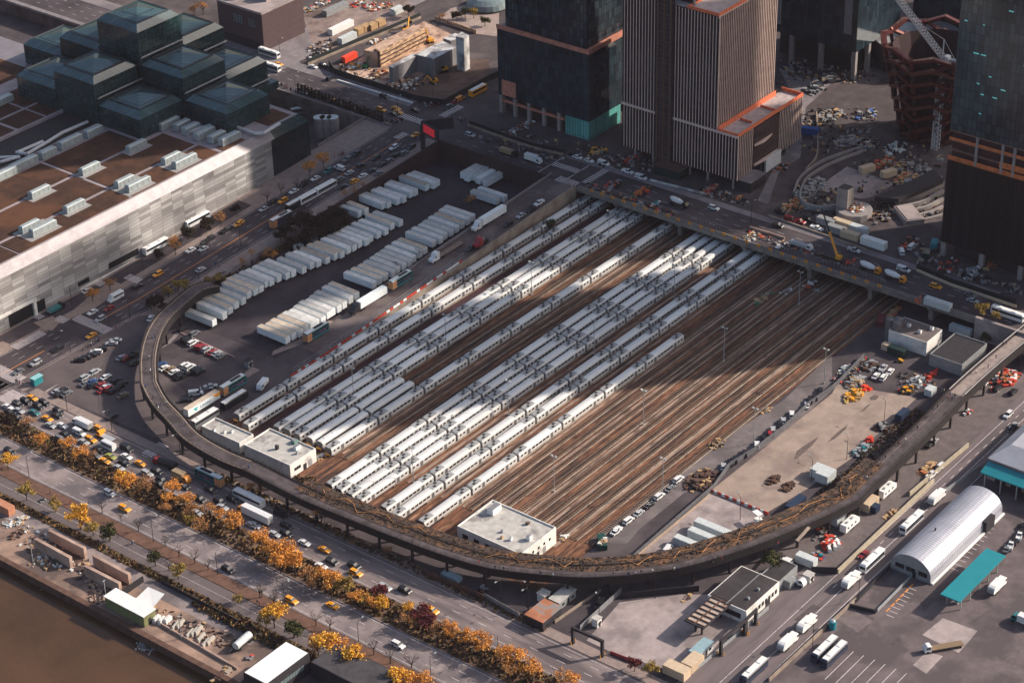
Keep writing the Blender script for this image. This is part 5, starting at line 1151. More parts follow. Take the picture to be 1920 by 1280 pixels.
# plant: excavators, cherry pickers, mobile crane
def excavator(v, x, y, ang, label, col=yelp, z=None, s=1.0, arm=1):
    p = P(v, x, y, z); o = thing('excavator', label, 'excavator', p); ORG[o] = Vector((0,0,0))
    b = MB()
    for k in (-1, 1): b.loft([[Vector((xx*s,(k*1.1-.3)*s,zz*s)) for xx, zz in ((-1.9,.2),(-1.5,.9),(1.5,.9),(1.9,.2),(1.5,0),(-1.5,0))],[Vector((xx*s,(k*1.1+.3)*s,zz*s)) for xx, zz in ((-1.9,.2),(-1.5,.9),(1.5,.9),(1.9,.2),(1.5,0),(-1.5,0))]])
    b.box(-.8*s,-1*s,.5*s,.8*s,1*s,1*s); b.build('crawler', dark, o)
    b = MB(); b.frus((-2*s,-1.3*s,1*s,1.3*s), 1.02*s, (-1.9*s,-1.2*s,.9*s,1.2*s), 2.1*s); b.build('house', col, o)
    b = MB(); b.frus((-.1*s,.3*s,1.3*s,1.2*s), 2.1*s, (0,.35*s,1.0*s,1.15*s), 3.0*s); b.build('cab', glass, o)
    b = MB(); b.bar((.9*s,-.2*s,1.6*s),(3.6*s,-.2*s,5.0*s*arm), .35*s, 4, 0, .3*s); b.bar((3.6*s,-.2*s,5.0*s*arm),(6.2*s,-.2*s,2.4*s), .3*s, 4, 0, .2*s); b.build('arm', col, o)
    b = MB(); b.frus((5.8*s,-.7*s,6.8*s,.4*s), 1.4*s, (5.9*s,-.7*s,6.5*s,.4*s), 2.5*s); b.build('bucket', dark, o)
    o.rotation_euler = (0,0,ang); return o
wdull = mat('dull_white', (.3,.28,.27), .85, var=.3)  # white toned down for the site heaps and clutter
# ================================================================ TREES
LC = dict(orange=((.62,.26,.05),(.42,.165,.04),(.72,.35,.09)), yellow=((.66,.34,.04),(.5,.24,.035),(.74,.42,.08)), rust=((.36,.17,.065),(.22,.1,.05),(.5,.25,.08)), red=((.13,.03,.03),(.09,.022,.025),(.18,.05,.04)), green=((.055,.06,.025),(.035,.04,.018),(.09,.085,.03)), dark=((.04,.03,.02),(.028,.022,.016),(.06,.042,.028)), olive=((.3,.2,.05),(.2,.14,.045),(.4,.26,.07)), bare=((.12,.08,.06),(.09,.06,.05),(.14,.1,.08)))
bark = mat('bark', (.06,.045,.038), .95, var=.3, scale=1.5)
def make_tree(kind, seed, hgt, rad, n, leaf):
    def f():
        rr = random.Random(seed); o = thing('tree', 'x', 'tree'); ms = [mat('leaf_%s_%d' % (kind, i), c, .9, var=.25, scale=.8, spec=.1) for i, c in enumerate(LC[kind])]
        b = MB(); b.bar((0,0,-.1),(rr.uniform(-.2,.2),rr.uniform(-.2,.2),hgt*.45), .2, 6, 0, .13); tips = []
        for k in range(7):
            a = 6.28*k/7+rr.uniform(-.4,.4); r = rad*rr.uniform(.45,.9); z = hgt*rr.uniform(.55,.95); s0 = Vector((0,0,hgt*rr.uniform(.28,.45))); e = Vector((r*math.cos(a), r*math.sin(a), z)); m_ = s0.lerp(e,.55)+Vector((0,0,.3)); b.bar(s0, m_, .1, 4, 0, .07); b.bar(m_, e, .07, 4, 0, .03); tips.append(e)
            for j in range(2 if kind != 'bare' else 6):
                e2 = m_.lerp(e, rr.random())+Vector((rr.uniform(-1,1),rr.uniform(-1,1),rr.uniform(.2,1.1)))*rad*.35; b.bar(m_.lerp(e,rr.random()), e2, .045, 3, 0, .02); tips.append(e2)
        tips.append(Vector((0,0,hgt*.9))); b.build('trunk', bark, o)
        if n:
            b = MB(); cs = [(t, rad*rr.uniform(.26,.46)) for t in tips]
            for i in range(n):
                c, r = rr.choice(cs); d = Vector((rr.gauss(0,1),rr.gauss(0,1),rr.gauss(0,.8))); d.normalize(); q = c+d*r*rr.random()**.45; s = leaf*rr.uniform(.6,1.3)
                u = Vector((rr.gauss(0,1),rr.gauss(0,1),rr.gauss(0,.6))).normalized(); v = u.cross(Vector((rr.gauss(0,1),rr.gauss(0,1),rr.gauss(0,1)))).normalized()
                b.add([q-u*s, q+v*s*.6, q+u*s, q-v*s*.6], [(0,1,2,3)], rr.choice((0,0,1,2)))
            b.build('crown', ms, o)
        return o
    return f
TK = dict(orange=(6.5,3.3,1000,.27), yellow=(6.0,2.9,1100,.28), rust=(6.,3.,560,.23), red=(5.5,2.6,850,.3), green=(5.0,2.5,950,.3), dark=(7,4.0,1500,.4), olive=(5.5,2.8,900,.3), bare=(5.5,2.6,40,.2))
def trees(view, where, group, txt):
    for i, tok in enumerate(txt.split()):
        q = tok.split(','); k = q[2]; s = float(q[3]) if len(q) > 3 else 1.; hg, rd_, n, lf = TK[k]; p = P(view, float(q[0]), float(q[1]), hg*s*.7+H(*P(view, float(q[0]), float(q[1]))[:2])); p.z = H(p.x, p.y)
        v = random.randrange(3); nm = {'orange':'bright orange','yellow':'golden yellow','rust':'thin rusty brown','red':'dark red','green':'dark green','dark':'dense dark brown','olive':'olive yellow','bare':'small bare'}[k]
        o = put(('tree',k,v), make_tree(k, v*31+len(k), hg, rd_, n, lf), p, random.uniform(0,6.28), nm+' tree '+where, 'tree', group); o.scale = (s,s,s*random.uniform(.9,1.1))
G1 = 'trees on the median of the riverside avenue'
trees('i','on the traffic-side median by the parking lot',G1,'60,430,dark,.7 210,440,rust 300,575,orange,.8 505,610,orange,.9 600,670,orange,.95 690,690,rust,.7 900,850,yellow,.8 950,890,orange,1.15 1090,900,rust,1.1 1290,920,orange,1. 1260,1000,orange,.8 1400,1010,orange,.85 1430,1090,rust,1. 1240,1080,rust,.9 1570,1090,rust,1.1 1500,1200,rust,1.1 1640,1130,orange,.7 1760,1180,orange,1.1 1420,1170,olive,.8')
trees('o','on the median in front of the viaduct curve',G1,'20,370,orange,1.1 90,420,orange,1.1 150,440,orange,1.2 210,470,orange,1.25 240,520,orange,1.1 150,510,orange,1.1 330,570,rust,1.1 430,600,orange,.9 490,620,orange,1.1 560,650,olive,1.1 640,730,orange,.9 690,760,olive,.8 780,690,red,1.1 800,770,yellow,.9 740,770,orange,.7 960,800,yellow,.7 960,880,rust,.9 1040,830,red,1.3 1080,890,red,1.1 1150,930,rust,1.1 1230,950,orange,.9 1340,980,orange,1.05 1440,1030,orange,1.05 1570,1090,orange,1. 1650,1110,orange,1.15 1600,1190,rust,1. 1745,1190,orange,1.05 350,640,rust,.9')
trees('p','on the median at the bottom edge of the photo',G1,'310,1240,rust,1.1 380,1250,orange,.9')
G2 = 'trees along the riverside bike path'
trees('i','on the verge between path and river carriageway',G2,'50,715,yellow,1.1 190,955,olive,1.1 410,1055,olive,.9 590,1145,yellow,1.35 640,1190,yellow,.8 690,1225,olive,1. 820,1265,green,1')
trees('n','on the grassy strip beside the bike path',G2,'685,330,green,1.05 975,485,green,1.05 1120,565,olive,.95 1500,740,olive,.6 1850,935,green,1.1')
trees('o','on the grassy strip beside the bike path',G2,'110,840,yellow,1.35 60,870,olive,.9 240,925,green,1.15 450,1010,yellow,1.5 390,1030,orange,1. 510,1050,orange,1. 610,1100,yellow,1.3 650,1150,orange,.9 700,1190,olive,.9 900,1245,yellow,1.2 960,1260,orange,1. 1040,1270,orange,1')
trees('n','planted along the near kerb of the river carriageway','bare trees along the river carriageway','870,270,bare,.9 760,215,bare,.8 1040,375,bare,.8 1125,425,bare,1. 1225,468,bare,1. 1310,520,bare,.8 1060,520,bare,.8 1650,685,bare,.9 1730,735,bare,.9 640,150,bare,1')
trees('o','planted along the near kerb of the river carriageway','bare trees along the river carriageway','20,680,bare 110,735,bare 375,860,bare 465,885,bare 740,1035,bare,1.1 845,1095,bare 980,1135,bare,1.2')
G3 = 'street trees by the convention hall'
trees('e','on the pavement in front of the convention hall',G3,'690,520,orange,.8 820,440,rust,.9 1185,220,dark,.6 1310,160,rust,1. 1410,60,dark,.65 1300,110,rust,.8 1545,20,dark,.6')
trees('f','on the pavement in front of the convention hall',G3,'355,320,dark,.6 270,365,rust,1. 195,390,dark,.75 90,450,dark,.75 15,500,rust,.9 525,240,bare,1. 600,200,bare,1. 685,175,bare,.9 755,95,orange,.9 830,50,orange,.9')
G4 = 'trees between the street and the truck lot'
trees('f','in the dark clump between street and trailer row',G4,'905,300,dark,1.05 850,320,dark,1.05 790,345,dark,1.05 730,375,dark,1. 680,400,dark,1. 630,430,dark,.9 940,330,dark,.9 870,380,dark,1. 800,410,dark,1. 740,430,dark,.9 660,470,dark,.8 600,470,dark,.7')
trees('f','among autumn bushes behind the curved trailer row',G4,'520,530,rust,.9 560,545,orange,.5 440,560,rust,.6 390,610,rust,.6 300,690,olive,.6 250,700,olive,.65 200,735,olive,.6 160,760,olive,.5 100,830,rust,.5 480,590,rust,.5 1640,270,rust,.9 1690,300,bare,1. 1230,630,bare,1. 1350,560,bare,1. 950,230,rust,.6 1000,220,rust,.6 1050,190,rust,.5')
trees('e','beside the north end of the viaduct',G4,'1180,560,dark,.75 1130,590,dark,.65 1260,500,olive,.8 1330,440,olive,.9 1380,450,olive,.8 1230,620,dark,.6 1560,420,olive,.6 1640,390,olive,.6')
trees('g','at the top of the ramp wall',None,'420,480,green,.9')
trees('p','beside the entrance of the pale concrete lot',None,'775,1150,red,.9 875,1185,olive,.9')
trees('p','in the dark gap below the viaduct end',None,'1650,500,green,1.3')
trees('b','in the park behind the excavation pit','trees in the park behind the pit','1340,110,dark,.7 1400,90,green,.9 1460,80,olive,1. 1540,140,green,1. 1000,70,dark,.8 1240,110,rust,.7')
trees('a','behind the glass pavilion near the brick building',None,'1130,30,rust,1.2 1080,50,rust,1.')
trees('h','at the south end of the bridge by the viaduct','trees at the south end of the bridge','1600,850,olive,1. 1660,800,green,.8 1700,900,olive,.7')
trees('o','under the edge of the viaduct','trees beside the viaduct','410,200,rust,1.1 30,40,rust,.8 830,430,rust,.6')
trees('i','under the edge of the viaduct','trees beside the viaduct','1880,930,rust,.8')
# shrubs and ground cover on the strips (uncountable)
ln = lambda x, y0, y1: [Vector((x, y0+(y1-y0)*i/20, 0)) for i in range(21)]
lf = [mat('scrub_brown', (.12,.065,.035), .95, var=.3), mat('scrub_dark', (.05,.03,.02), .95, var=.3), mat('scrub_ochre', (.24,.13,.05), .95, var=.3), mat('scrub_olive', (.1,.085,.035), .95, var=.3)]
stuff('undergrowth', tufts(ln(-155.5,-165,125), -4.8, 4.8, 5200, 1.1, .14, 11), lf, 'brown autumn undergrowth covering the avenue median', 'undergrowth')
stuff('undergrowth', tufts(ln(-187,-120,125), -1.4, 1.4, 1500, .9, .1, 12), lf, 'low hedge of brown shrubs beside the bike path', 'undergrowth')
stuff('undergrowth', tufts(ln(-190.5,-75,-20), -1, 1, 500, 1.4, 0, 15), lf, 'bushes at the edge of the gravel river yard', 'undergrowth')
stuff('undergrowth', tufts(ln(-132.5,-120,30), -2.5, 1.2, 1600, .9, .1, 13), lf, 'dry undergrowth below the viaduct beside the avenue', 'undergrowth')
bkp = [P('f',*q,z=.5) for q in ((80,850),(180,760),(330,670),(430,600),(560,560),(700,480))]
stuff('undergrowth', tufts(bkp, -2.5, 2.5, 900, 1.6, 0, 14), lf, 'autumn bushes behind the curved row of trailers', 'undergrowth')
stuff('undergrowth', tufts([Vector((p.x,p.y,0)) for p in HL[118:150]], -9, -4.5, 1300, .9, 0, 16), wm4, 'weeds on the bank inside the right arm of the viaduct', 'weeds')
eb = [P('m',*q) for q in ((400,1250),(700,1010),(960,760),(1150,600))]
stuff('weeds', tufts(eb, -3, 3, 900, .8, 0, 17), wm4, 'rusty weeds on the strip between dirt lot and viaduct', 'weeds')
# two brown scrub clumps on the dirt lot
for q in (('l',1440,960),('l',1530,1000)): heap('shrub_patch', 'brown scrub %s on the dirt lot' % ('clump' if q[1] < 1500 else 'clump nearer the dark fence'), 'scrub', *q, 3.6, 1.8, 60, [rust, lf[0], soil], 1.3)
# ================================================================ STREET LAMPS
def make_lamp():
    o = thing('street_lamp', 'x', 'street lamp'); b = MB(); b.bar((0,0,0),(0,0,9), .13, 6, 0, .08); b.bar((0,0,9),(2.4,0,9.6), .06, 4); b.build('post', dark, o); b = MB(); b.box(2.1,-.2,9.5,3.0,.2,9.7); b.build('lamp_head', galv, o); return o
GL = 'street lamps'
for v, x, y, a_, wh in (('e',975,705,2,'beside the crosswalk of the hall street'),('e',530,965,2,'on the kerb of the outer parking lot'),('e',1075,330,-1.5,'on the traffic island of the hall street'),('e',540,610,-1.5,'on the tree island of the hall street'),('e',1805,165,2,'on the street above the truck lot'),('i',505,355,3.1,'at the corner of the outer parking lot'),('i',840,510,3.1,'beside the outer lot pavement'),('i',1355,690,3.1,'below the viaduct near the crosswalk'),('i',220,860,0,'on the bike path verge'),('n',970,390,0,'on the river carriageway verge'),('n',1375,595,0,'on the river carriageway verge near a black car'),('n',1800,800,0,'on the river carriageway verge by a taxi'),('o',185,810,0,'on the verge opposite the orange trees'),('o',650,1040,0,'on the verge near the grey carriageway'),('o',1105,1270,0,'at the bottom end of the verge'),('o',1530,1130,3.1,'on the median among orange trees'),('o',1720,820,3.1,'by the gate of the shaded yard'),('o',1550,770,3.1,'behind the fence of the shaded yard'),('q',415,1060,2,'beside the right street by parked buses'),('q',705,760,2,'at the black gate on the right street'),('b',95,410,0,'beside the brick building'),('b',205,655,0,'by the crowd at the avenue corner'),('b',560,770,0,'on the avenue above the conifers'),('b',925,820,0,'at the avenue crossing'),('b',1175,740,0,'at the corner of the black hoarding'),('g',620,190,0,'beside the striped tower corner'),('g',605,320,0,'at the top corner of the bridge'),('h',30,140,0,'on the bridge roadway'),('p',905,745,1,'at the rear of the pale concrete lot'),('p',550,890,1,'beside the pale lot gate'),('p',100,820,1,'in the shaded yard under the viaduct'),('m',870,690,1,'on the edge of the dirt lot'),('m',940,800,1,'between weeds and the dirt lot'),('m',590,960,1,'behind piled materials on the dirt lot'),('m',325,1130,1,'by the pale shed on the dirt lot'),('p',1440,1240-990,1,'near the dirt lot barriers')):
    put('lamp', make_lamp, P(v,x,y), a_, 'dark street lamp '+wh, 'street lamp', GL)
# ================================================================ RIVERSIDE
slab = mat('pink_concrete', (.44,.31,.25), .9, var=.25, scale=.4, col2=(.3,.2,.16), scale2=.2)
def para_wall(label, v, a_, c_, h, t=1.2, m=None, nm='concrete_wall', cat='wall', z=0):
    a_ = P(v,*a_,z=z); c_ = P(v,*c_,z=z); b = MB(); b.wallp([a_, c_], 0, h, t); o = b.build(nm, m or slab); tag(o, label, cat); return o
def salt_bay(label, v, p1, p2, p3, p4):
    para_wall(label[0], v, p1, p2, 4.2); para_wall(label[1], v, p3, p4, 4.2)
salt_bay(('long pink concrete wall of the upper storage bay, far side','long pink concrete wall of the upper storage bay, river side'),'n',(320,375),(545,490),(235,430),(455,550))
salt_bay(('long pink concrete wall of the lower storage bay, far side','long pink concrete wall of the lower storage bay, river side'),'n',(600,535),(825,655),(545,600),(765,712))
fl = MB(); fl.sheet([P('n',*q) for q in ((320,390),(545,500),(455,550),(235,430))], .03); fl.sheet([P('n',*q) for q in ((600,550),(820,660),(765,712),(545,600))], .03); struct('bay_floor', fl, mat('bay_floor_brown', (.09,.06,.045), .95, var=.3, world=True))
for v, x, y, ms, n, lab in (('n',340,530,[tanw,soil,grn],30,'stack of timber baulks on the river yard'),('n',120,260,[sackw,tanw,sackw],40,'white rubble bags at the left edge by the river'),('n',250,510,[tanw,sackw,slab],24,'pale rubble along the sea wall'),('n',120,340,[rust,soil],16,'rusty scrap pile at the left edge'),('n',40,280,[sackw,galv],16,'white material heap beside the orange container')):
    heap('rubble_heap', lab, 'rubble', v, x, y, 4, 2.2, n, ms, 1.2)
def container(v, x, y, ang, label, m, L=6.1, wd=2.44, h=2.6, z=None, group=None, nm='shipping_container', up=0):
    p = P(v, x, y, z); p = Vector((p.x, p.y, p.z+up)); t = thing(nm, label, 'container', p, group); ORG[t] = Vector((0,0,0)); b = MB(); b.box(-L/2,-wd/2,.1,L/2,wd/2,h)
    k = int(L/.6)
    for i in range(k):
        for s in (-1, 1): b.box(-L/2+.2+i*.6,s*wd/2-.04,.3,-L/2+.5+i*.6,s*wd/2+.04,h-.2)
    b.build('box', m, t); b = MB(); b.box(L/2,-wd/2+.1,.25,L/2+.05,-.03,h-.1); b.box(L/2,.03,.25,L/2+.05,wd/2-.1,h-.1); b.box(L/2,-.04,.3,L/2+.02,.04,h-.3); b.build('doors', m, t); b = MB(); b.rect(-L/2+.1,-wd/2+.1,L/2-.1,wd/2-.1,h+.015); b.build('roof', m, t)
    t.rotation_euler = (0,0,ang); return t
orp = mat('orange_paint', (.42,.14,.06), .6, var=.2); greyp = mat('grey_paint', (.24,.245,.25), .6, var=.2); navy = mat('navy_paint', (.02,.035,.07), .55, var=.2); cream = mat('cream_paint', (.52,.40,.28), .7, var=.15); palew = mat('pale_container', (.5,.53,.53), .6, var=.15, scale=.8)
container('n',30,195,S0,'orange container at the left edge beside the river street',mat('faded_orange', (.45,.2,.12), .7, var=.2),8,3,3.2)
lg = mat('lime_paint', (.17,.175,.08), .7, var=.2)
t = thing('shed', 'lime green shed with big white tarpaulin roof on the river wall', 'shed', P('n',840,830)); p = ORG[t]
b = MB(); b.box(p.x-3.4,p.y-9,0,p.x+1.6,p.y+9,4.2); b.build('wall', lg, t); b = MB(); b.box(p.x-3.7,p.y-9.3,4.2,p.x+1.9,p.y+9.3,4.4); b.add([(p.x+1.9,p.y-8,4.3),(p.x+8.5,p.y-6.5,5.0),(p.x+8.3,p.y+1,4.6),(p.x+1.9,p.y,4.3)], [(0,1,2,3)]); b.build('roof', white, t); door(t, p.x-1, p.y-9.0, 0, 1.2, 2.4)
def big_shed(label, Lp, Bp, Rp, h, wm, rm, nm='warehouse', v0='n'):
    l_, b_, r_ = (P(q[0],q[1],q[2],h) for q in (Lp,Bp,Rp)); x0 = (l_.x+b_.x)/2; y0 = (b_.y+r_.y)/2
    return flat_box(nm, label, x0, y0, r_.x, l_.y, 0, h, wm, rm, 0)
dkw = mat('dark_wall', (.028,.025,.03), .8, var=.3, scale=.6)
l_, b_, r_ = P('n',1545,1205,7.5), P('n',1690,1275,7.5), P('o',290,1100,7.5)
t, x0, y0, x1, y1 = flat_box('warehouse', 'white-roofed riverside pier shed at the bottom edge', b_.x-1, b_.y-.5, r_.x+2, l_.y, -2.4, 7.5, dkw, mat('bright_white_roof', (.8,.79,.77), .6, var=.05), 0)
wins(t, x0+6, x1-3, y0, 3, 4.6, 8, 1.5, mat('grey_glass', (0,0,0)))
q1 = P('o',360,1135,6); t, x0, y0, x1, y1 = flat_box('warehouse', 'long dark shed right of the white-roofed pier shed', q1.x-1, P('o',640,1268,6).y-8, q1.x+11, q1.y, -2, 6, dkw, mat('dark_roof', (.055,.05,.055), .85, var=.35, scale=.3), 0)
def slabrow(): pass
for i, (x, y) in enumerate(((1110,925),(1140,915),(1200,975),(1230,965),(1255,955),(1270,1000),(1300,1035),(1330,1020))):
    p = P('n',x,y); b = MB(); b.obox((p.x,p.y,0), 4.2, .9, 1.1, .25); b.obox((p.x,p.y,1.1), 4.0, .5, .3, .25); tag(b.build('concrete_block', mat('pale_block', (.4,.37,.33), .9, var=.2)), 'pale concrete barrier block lying in the gravel river yard', 'concrete block', 'barrier blocks in the river yard')
for x, y in ((990,885),(1025,895),(1060,890)): p = P('n',x,y); b = MB(); b.obox((p.x,p.y,0), 3.4, 1.3, 1.2, .2); b.obox((p.x,p.y,1.2),2.8,.9,.5,.2); tag(b.build('bag_stack', sackw), 'stack of white bags beside the green shed', 'bags', 'white bag stacks by the green shed')
for q, col, lab in ((('n',1535,1040),palew,'pale tank trailer parked in the gravel river yard'),):
    p = P(*q); t = thing('tank_trailer', lab, 'trailer', p); ORG[t] = Vector((0,0,0)); b = MB(); b.loft([[Vector((x,1.3*math.cos(6.2832*i/12),2+1.2*math.sin(6.2832*i/12))) for i in range(12)] for x in (-3.6,3.6)]); b.build('tank', col, t); b = MB(); b.box(-3.4,-1,.6,3.4,1,1.0); b.build('chassis', dark, t); wheels(t, (-2.4,2.4), 1., .45); t.rotation_euler = (0,0,.1)
para_wall('low dark fence of the gravel river yard beside the path','n',(1020,650),(1500,900),1.4,.2,dark,'fence','fence')
para_wall('dark wall between the storage bays and river yard','n',(760,740),(905,640),2.2,.6,dark,'wall','wall')
para_wall('low kerb wall of the river yard above the water','n',(960,880),(1500,1195),.9,.5,slab,'wall','wall')
heap('rubble_heap','red and grey machinery by the white-roofed pier shed','machinery','n',1575,1120,1.6,1,10,[redp,steel],1.2); heap('dock_debris','broken pale timbers on the water edge at the dock','debris','n',1410,1215,5,1.6,26,[third,tanw,rust],1.0,sz=(.3,2.2))
fo = MB(); rr = random.Random(3)
for _ in range(160):
    c = P('n', rr.gauss(930,35), rr.gauss(1045,16), -2.44); s = rr.uniform(.1,.5); fo.add([(c.x-s,c.y-s*.6,-2.44),(c.x+s,c.y-s*.3,-2.44),(c.x+s*.7,c.y+s,-2.44),(c.x-s,c.y+s*.6,-2.44)], [(0,1,2,3)])
for _ in range(60):
    c = P('n', rr.gauss(330,30), rr.gauss(685,8), -2.44); s = rr.uniform(.1,.4); fo.add([(c.x-s,c.y-s*.6,-2.44),(c.x+s,c.y-s*.3,-2.44),(c.x+s*.7,c.y+s,-2.44),(c.x-s,c.y+s*.6,-2.44)], [(0,1,2,3)])
stuff('foam', fo, mat('foam_white', (.6,.58,.55), .6), 'white foam on the river below the sea wall', 'foam')
for v, x, y in (('n',675,775),('n',210,520),('n',1145,1000)): p = P(v,x,y); b = MB(); b.bar((p.x,p.y,0),(p.x,p.y,9), .16, 6, 0, .1); b.box(p.x-.5,p.y-.15,8.9,p.x+.5,p.y+.15,9.1); tag(b.build('light_pole', galv), 'pale light pole standing on the river wall', 'light pole', 'light poles on the river wall')
# ================================================================ LOWER RIGHT YARD AND DEPOT
t, x0, y0, x1, y1 = big_shed('grey-roofed office building with white walls beside the right street', ('p',1245,715), ('p',1470,835), ('p',1690,640), 5.2, whitec, mat('grey_shingle', (.034,.029,.031), .85, var=.3, scale=.3, col2=(.05,.044,.046)), 'office_building')
wins(t, x0+1, x1-1, y0, 1.6, 3.2, 9, 1.3); door(t, x0+12, y0, 0, 1.3, 2.4); door(t, x1-6, y0, 0, 1.3, 2.4); wins(t, y0+2, y1-3, x0, 1.4, 3.4, 6, 1.6, axis='y')
b = MB(); b.box(x0-.5,(y0+y1)/2-.15,5.22,x1+.3,(y0+y1)/2+.15,5.4); b.build('ridge', steel, t)
for xx in (.3,.6): runit(t, x0+(x1-x0)*xx, y0+3, 5.2, .8, .8, .7)
q = P('p',1660,600,3.8); flat_box('annex', 'grey flat-roofed annex behind the grey-roofed office', q.x-3, q.y-3, q.x+9, q.y+4, 0, 3.8, greyp, mat('grey_shingle', (0,0,0)), .2)
# old fuel canopy: bare rusty roof frame on posts
l_, b_, r_, tq = (P('p',*q,z=5.0) for q in ((1085,885),(1210,940),(1395,775),(1270,725)))
x0, y0, x1, y1 = (l_.x+b_.x)/2, (b_.y+r_.y)/2, (r_.x+tq.x)/2, (l_.y+tq.y)/2
t = thing('canopy', 'rusty open-ribbed fuel canopy frame on posts in the pale lot', 'canopy', ((x0+x1)/2,(y0+y1)/2,0)); b = MB(); b.box(x0,y0,4.8,x1,y0+.3,5.3); b.box(x0,y1-.3,4.8,x1,y1,5.3); b.box(x0,y0+.3,4.8,x0+.3,y1-.3,5.3); b.box(x1-.3,y0+.3,4.8,x1,y1-.3,5.3); b.build('frame', dkw, t)
b = MB(); b.box(x0+.3,y0+.3,4.85,x1-.3,y1-.3,4.95); b.build('ceiling_panel', mat('pale_pink_panel', (.42,.33,.27), .85, var=.25, scale=.5, col2=(.25,.12,.08), thr=(.5,.65)), t)
for k in range(7):
    b = MB(); xx = x0+(x1-x0)*(k+.5)/7; b.box(xx-.16,y0+.3,4.96,xx+.16,y1-.3,5.35); b.build('rib', rust, t)
b = MB(); b.box(x0+.3,(y0+y1)/2-.15,5.0,x1-.3,(y0+y1)/2+.15,5.28); b.build('rib', rust, t)
for xx, yy in ((x0+3,y0+2.5),(x1-3,y0+2.5),(x0+3,y1-2.5),(x1-3,y1-2.5)):
    b = MB(); b.box(xx-.25,yy-.25,0,xx+.25,yy+.25,4.8); b.build('post', dkw, t)
# gantry frames over the entrances
def gantry(label, v, a_, c_, h, m=dkw):
    a_ = P(v,*a_); c_ = P(v,*c_); t = thing('gantry', label, 'gantry', (a_+c_)/2); d = (c_-a_); ang = math.atan2(d.y,d.x)
    for p in (a_, c_):
        b = MB(); b.obox((p.x,p.y,0), .9, .9, h, ang); b.obox((p.x,p.y,0), 1.1, 1.1, .5, ang, 0); b.build('post', m, t)
        bb = MB()
        for s in (-1, 1): bb.cyl((p.x+s*1.1*math.cos(ang+1.57),p.y+s*1.1*math.sin(ang+1.57),0), .16, 1.2, 8)
        bb.build('bollards', mat('yellow_bollard', (.7,.32,.03), .6), t)
    m_ = (a_+c_)/2; b = MB(); b.obox((m_.x,m_.y,h), d.length+1, .8, .9, ang); b.build('beam', m, t)
gantry('black gantry frame over the avenue entrance of the pale lot','p',(385,1028),(570,1112),5.6); gantry('black gantry frame over the street entrance, farther leg by the office','p',(1475,965),(1537,905),5); gantry('black long gantry frame on the street side of the pale lot','p',(1318,1100),(1468,972),5)
# booths, sheds, containers
p = P('p',1195,1095); shed('guard_booth','pale blue-roofed guard booth in the pale concrete lot',p.x,p.y,0,8,3.4,3,palew,mat('blue_roof', (.25,.36,.4), .6))
p = P('p',1040,1235); container('p',1040,1225,N0*0+1.57,'tan container at the bottom edge, nearer one',cream,8,4,3.2); container('p',1140,1175,0,'tan container at the bottom edge, set farther back',cream,7,4,3.2)
p = P('p',200,880); shed('shed','shed with half orange roof beside the avenue gate',p.x,p.y,0,10,7,3.6,dkw,mat('orange_roof', (.38,.15,.08), .8, var=.4, scale=.2, col2=(.22,.2,.19), thr=(.47,.52), scale2=.12))
p = P('p',200,755); shed('shed','small white booth in the shaded yard under the viaduct',p.x,p.y,0,3,3,3); p = P('p',320,765); shed('shed','grey container office in the shaded yard under the viaduct',p.x,p.y,0,9,4,3,greyp)
para_wall('long pale retaining kerb from the gate toward the viaduct','p',(270,900),(560,700),1.0,.4,tanc,'wall','wall'); para_wall('chain fence between driveway and pale concrete lot','p',(430,950),(690,710),2.2,.15,steel,'fence','fence'); para_wall('dark fence at the rear of the pale concrete lot','p',(690,745),(1180,700),2.4,.2,dkw,'fence','fence'); para_wall('red banner on the avenue side of the pale lot','p',(620,1095),(760,1150),1.3,.2,mat('red_banner', (.3,.05,.05), .7),'banner','banner'); para_wall('pale steel fence along the street side of the pale lot','p',(1180,1185),(1620,815),1.4,.15,galv,'fence','fence'); para_wall('metal gate of the shaded yard beside the avenue','o',(1440,745),(1660,870),2.2,.15,steel,'gate','gate'); para_wall('brown hoarding between avenue pavement and viaduct yard','o',(1050,590),(1440,760),2.4,.2,rust,'fence','fence')
shed('shed','white booth with window at the avenue gantry',*P('p',535,915),2.2,2.2,3); heap('pallet','flat striped pallets at the rear fence','pallets','p',1110,735,3.4,1,10,[tanw,rust],.5); p = P('o',1690,860); container('o',1235,620,S0,'pale blue-grey panel stack under the viaduct curve',mat('pale_blue_panel', (.3,.38,.42), .6, var=.3, scale=1.2),7,3,1.6); heap('scrap_heap','dark scrap below the viaduct beside the avenue fence','scrap heap','o',1440,690,2.5,1.6,22,[greyp,rust,dkw],1.6)
# arched metal hall
l_, r_ = P('q',905,555), P('q',1160,655); hz_arc = zup((l_+r_)/2, 'q', 1040, 480)
far = P('q',1600,205); y0, y1 = r_.y, l_.y; xA, xB = (l_.x+r_.x)/2, far.x; yc, hw = (y0+y1)/2, (y1-y0)/2
t = thing('arched_hall', 'arched corrugated silver metal hall in the depot', 'building', ((xA+xB)/2,yc,0))
corr = mat('corrugated_metal', (.42,.46,.49), .42, .35, var=.12, scale=.15, world=True)
prof = [(yc+hw, 0), (yc+hw, 2.2)]+[(yc+hw*math.cos(R(a_)), 2.2+(hz_arc-2.2)*math.sin(R(a_))) for a_ in range(12,180,12)]+[(yc-hw,2.2),(yc-hw,0)]
rings = []; x = xA; i = 0
while x < xB: k = 1+(.012 if i % 2 else 0); rings.append([Vector((x, yc+(y-yc)*k, z*k)) for y, z in prof]); x += .55; i += 1
b = MB(); b.loft(rings, caps=False, close=False); b.build('corrugated_shell', corr, t)
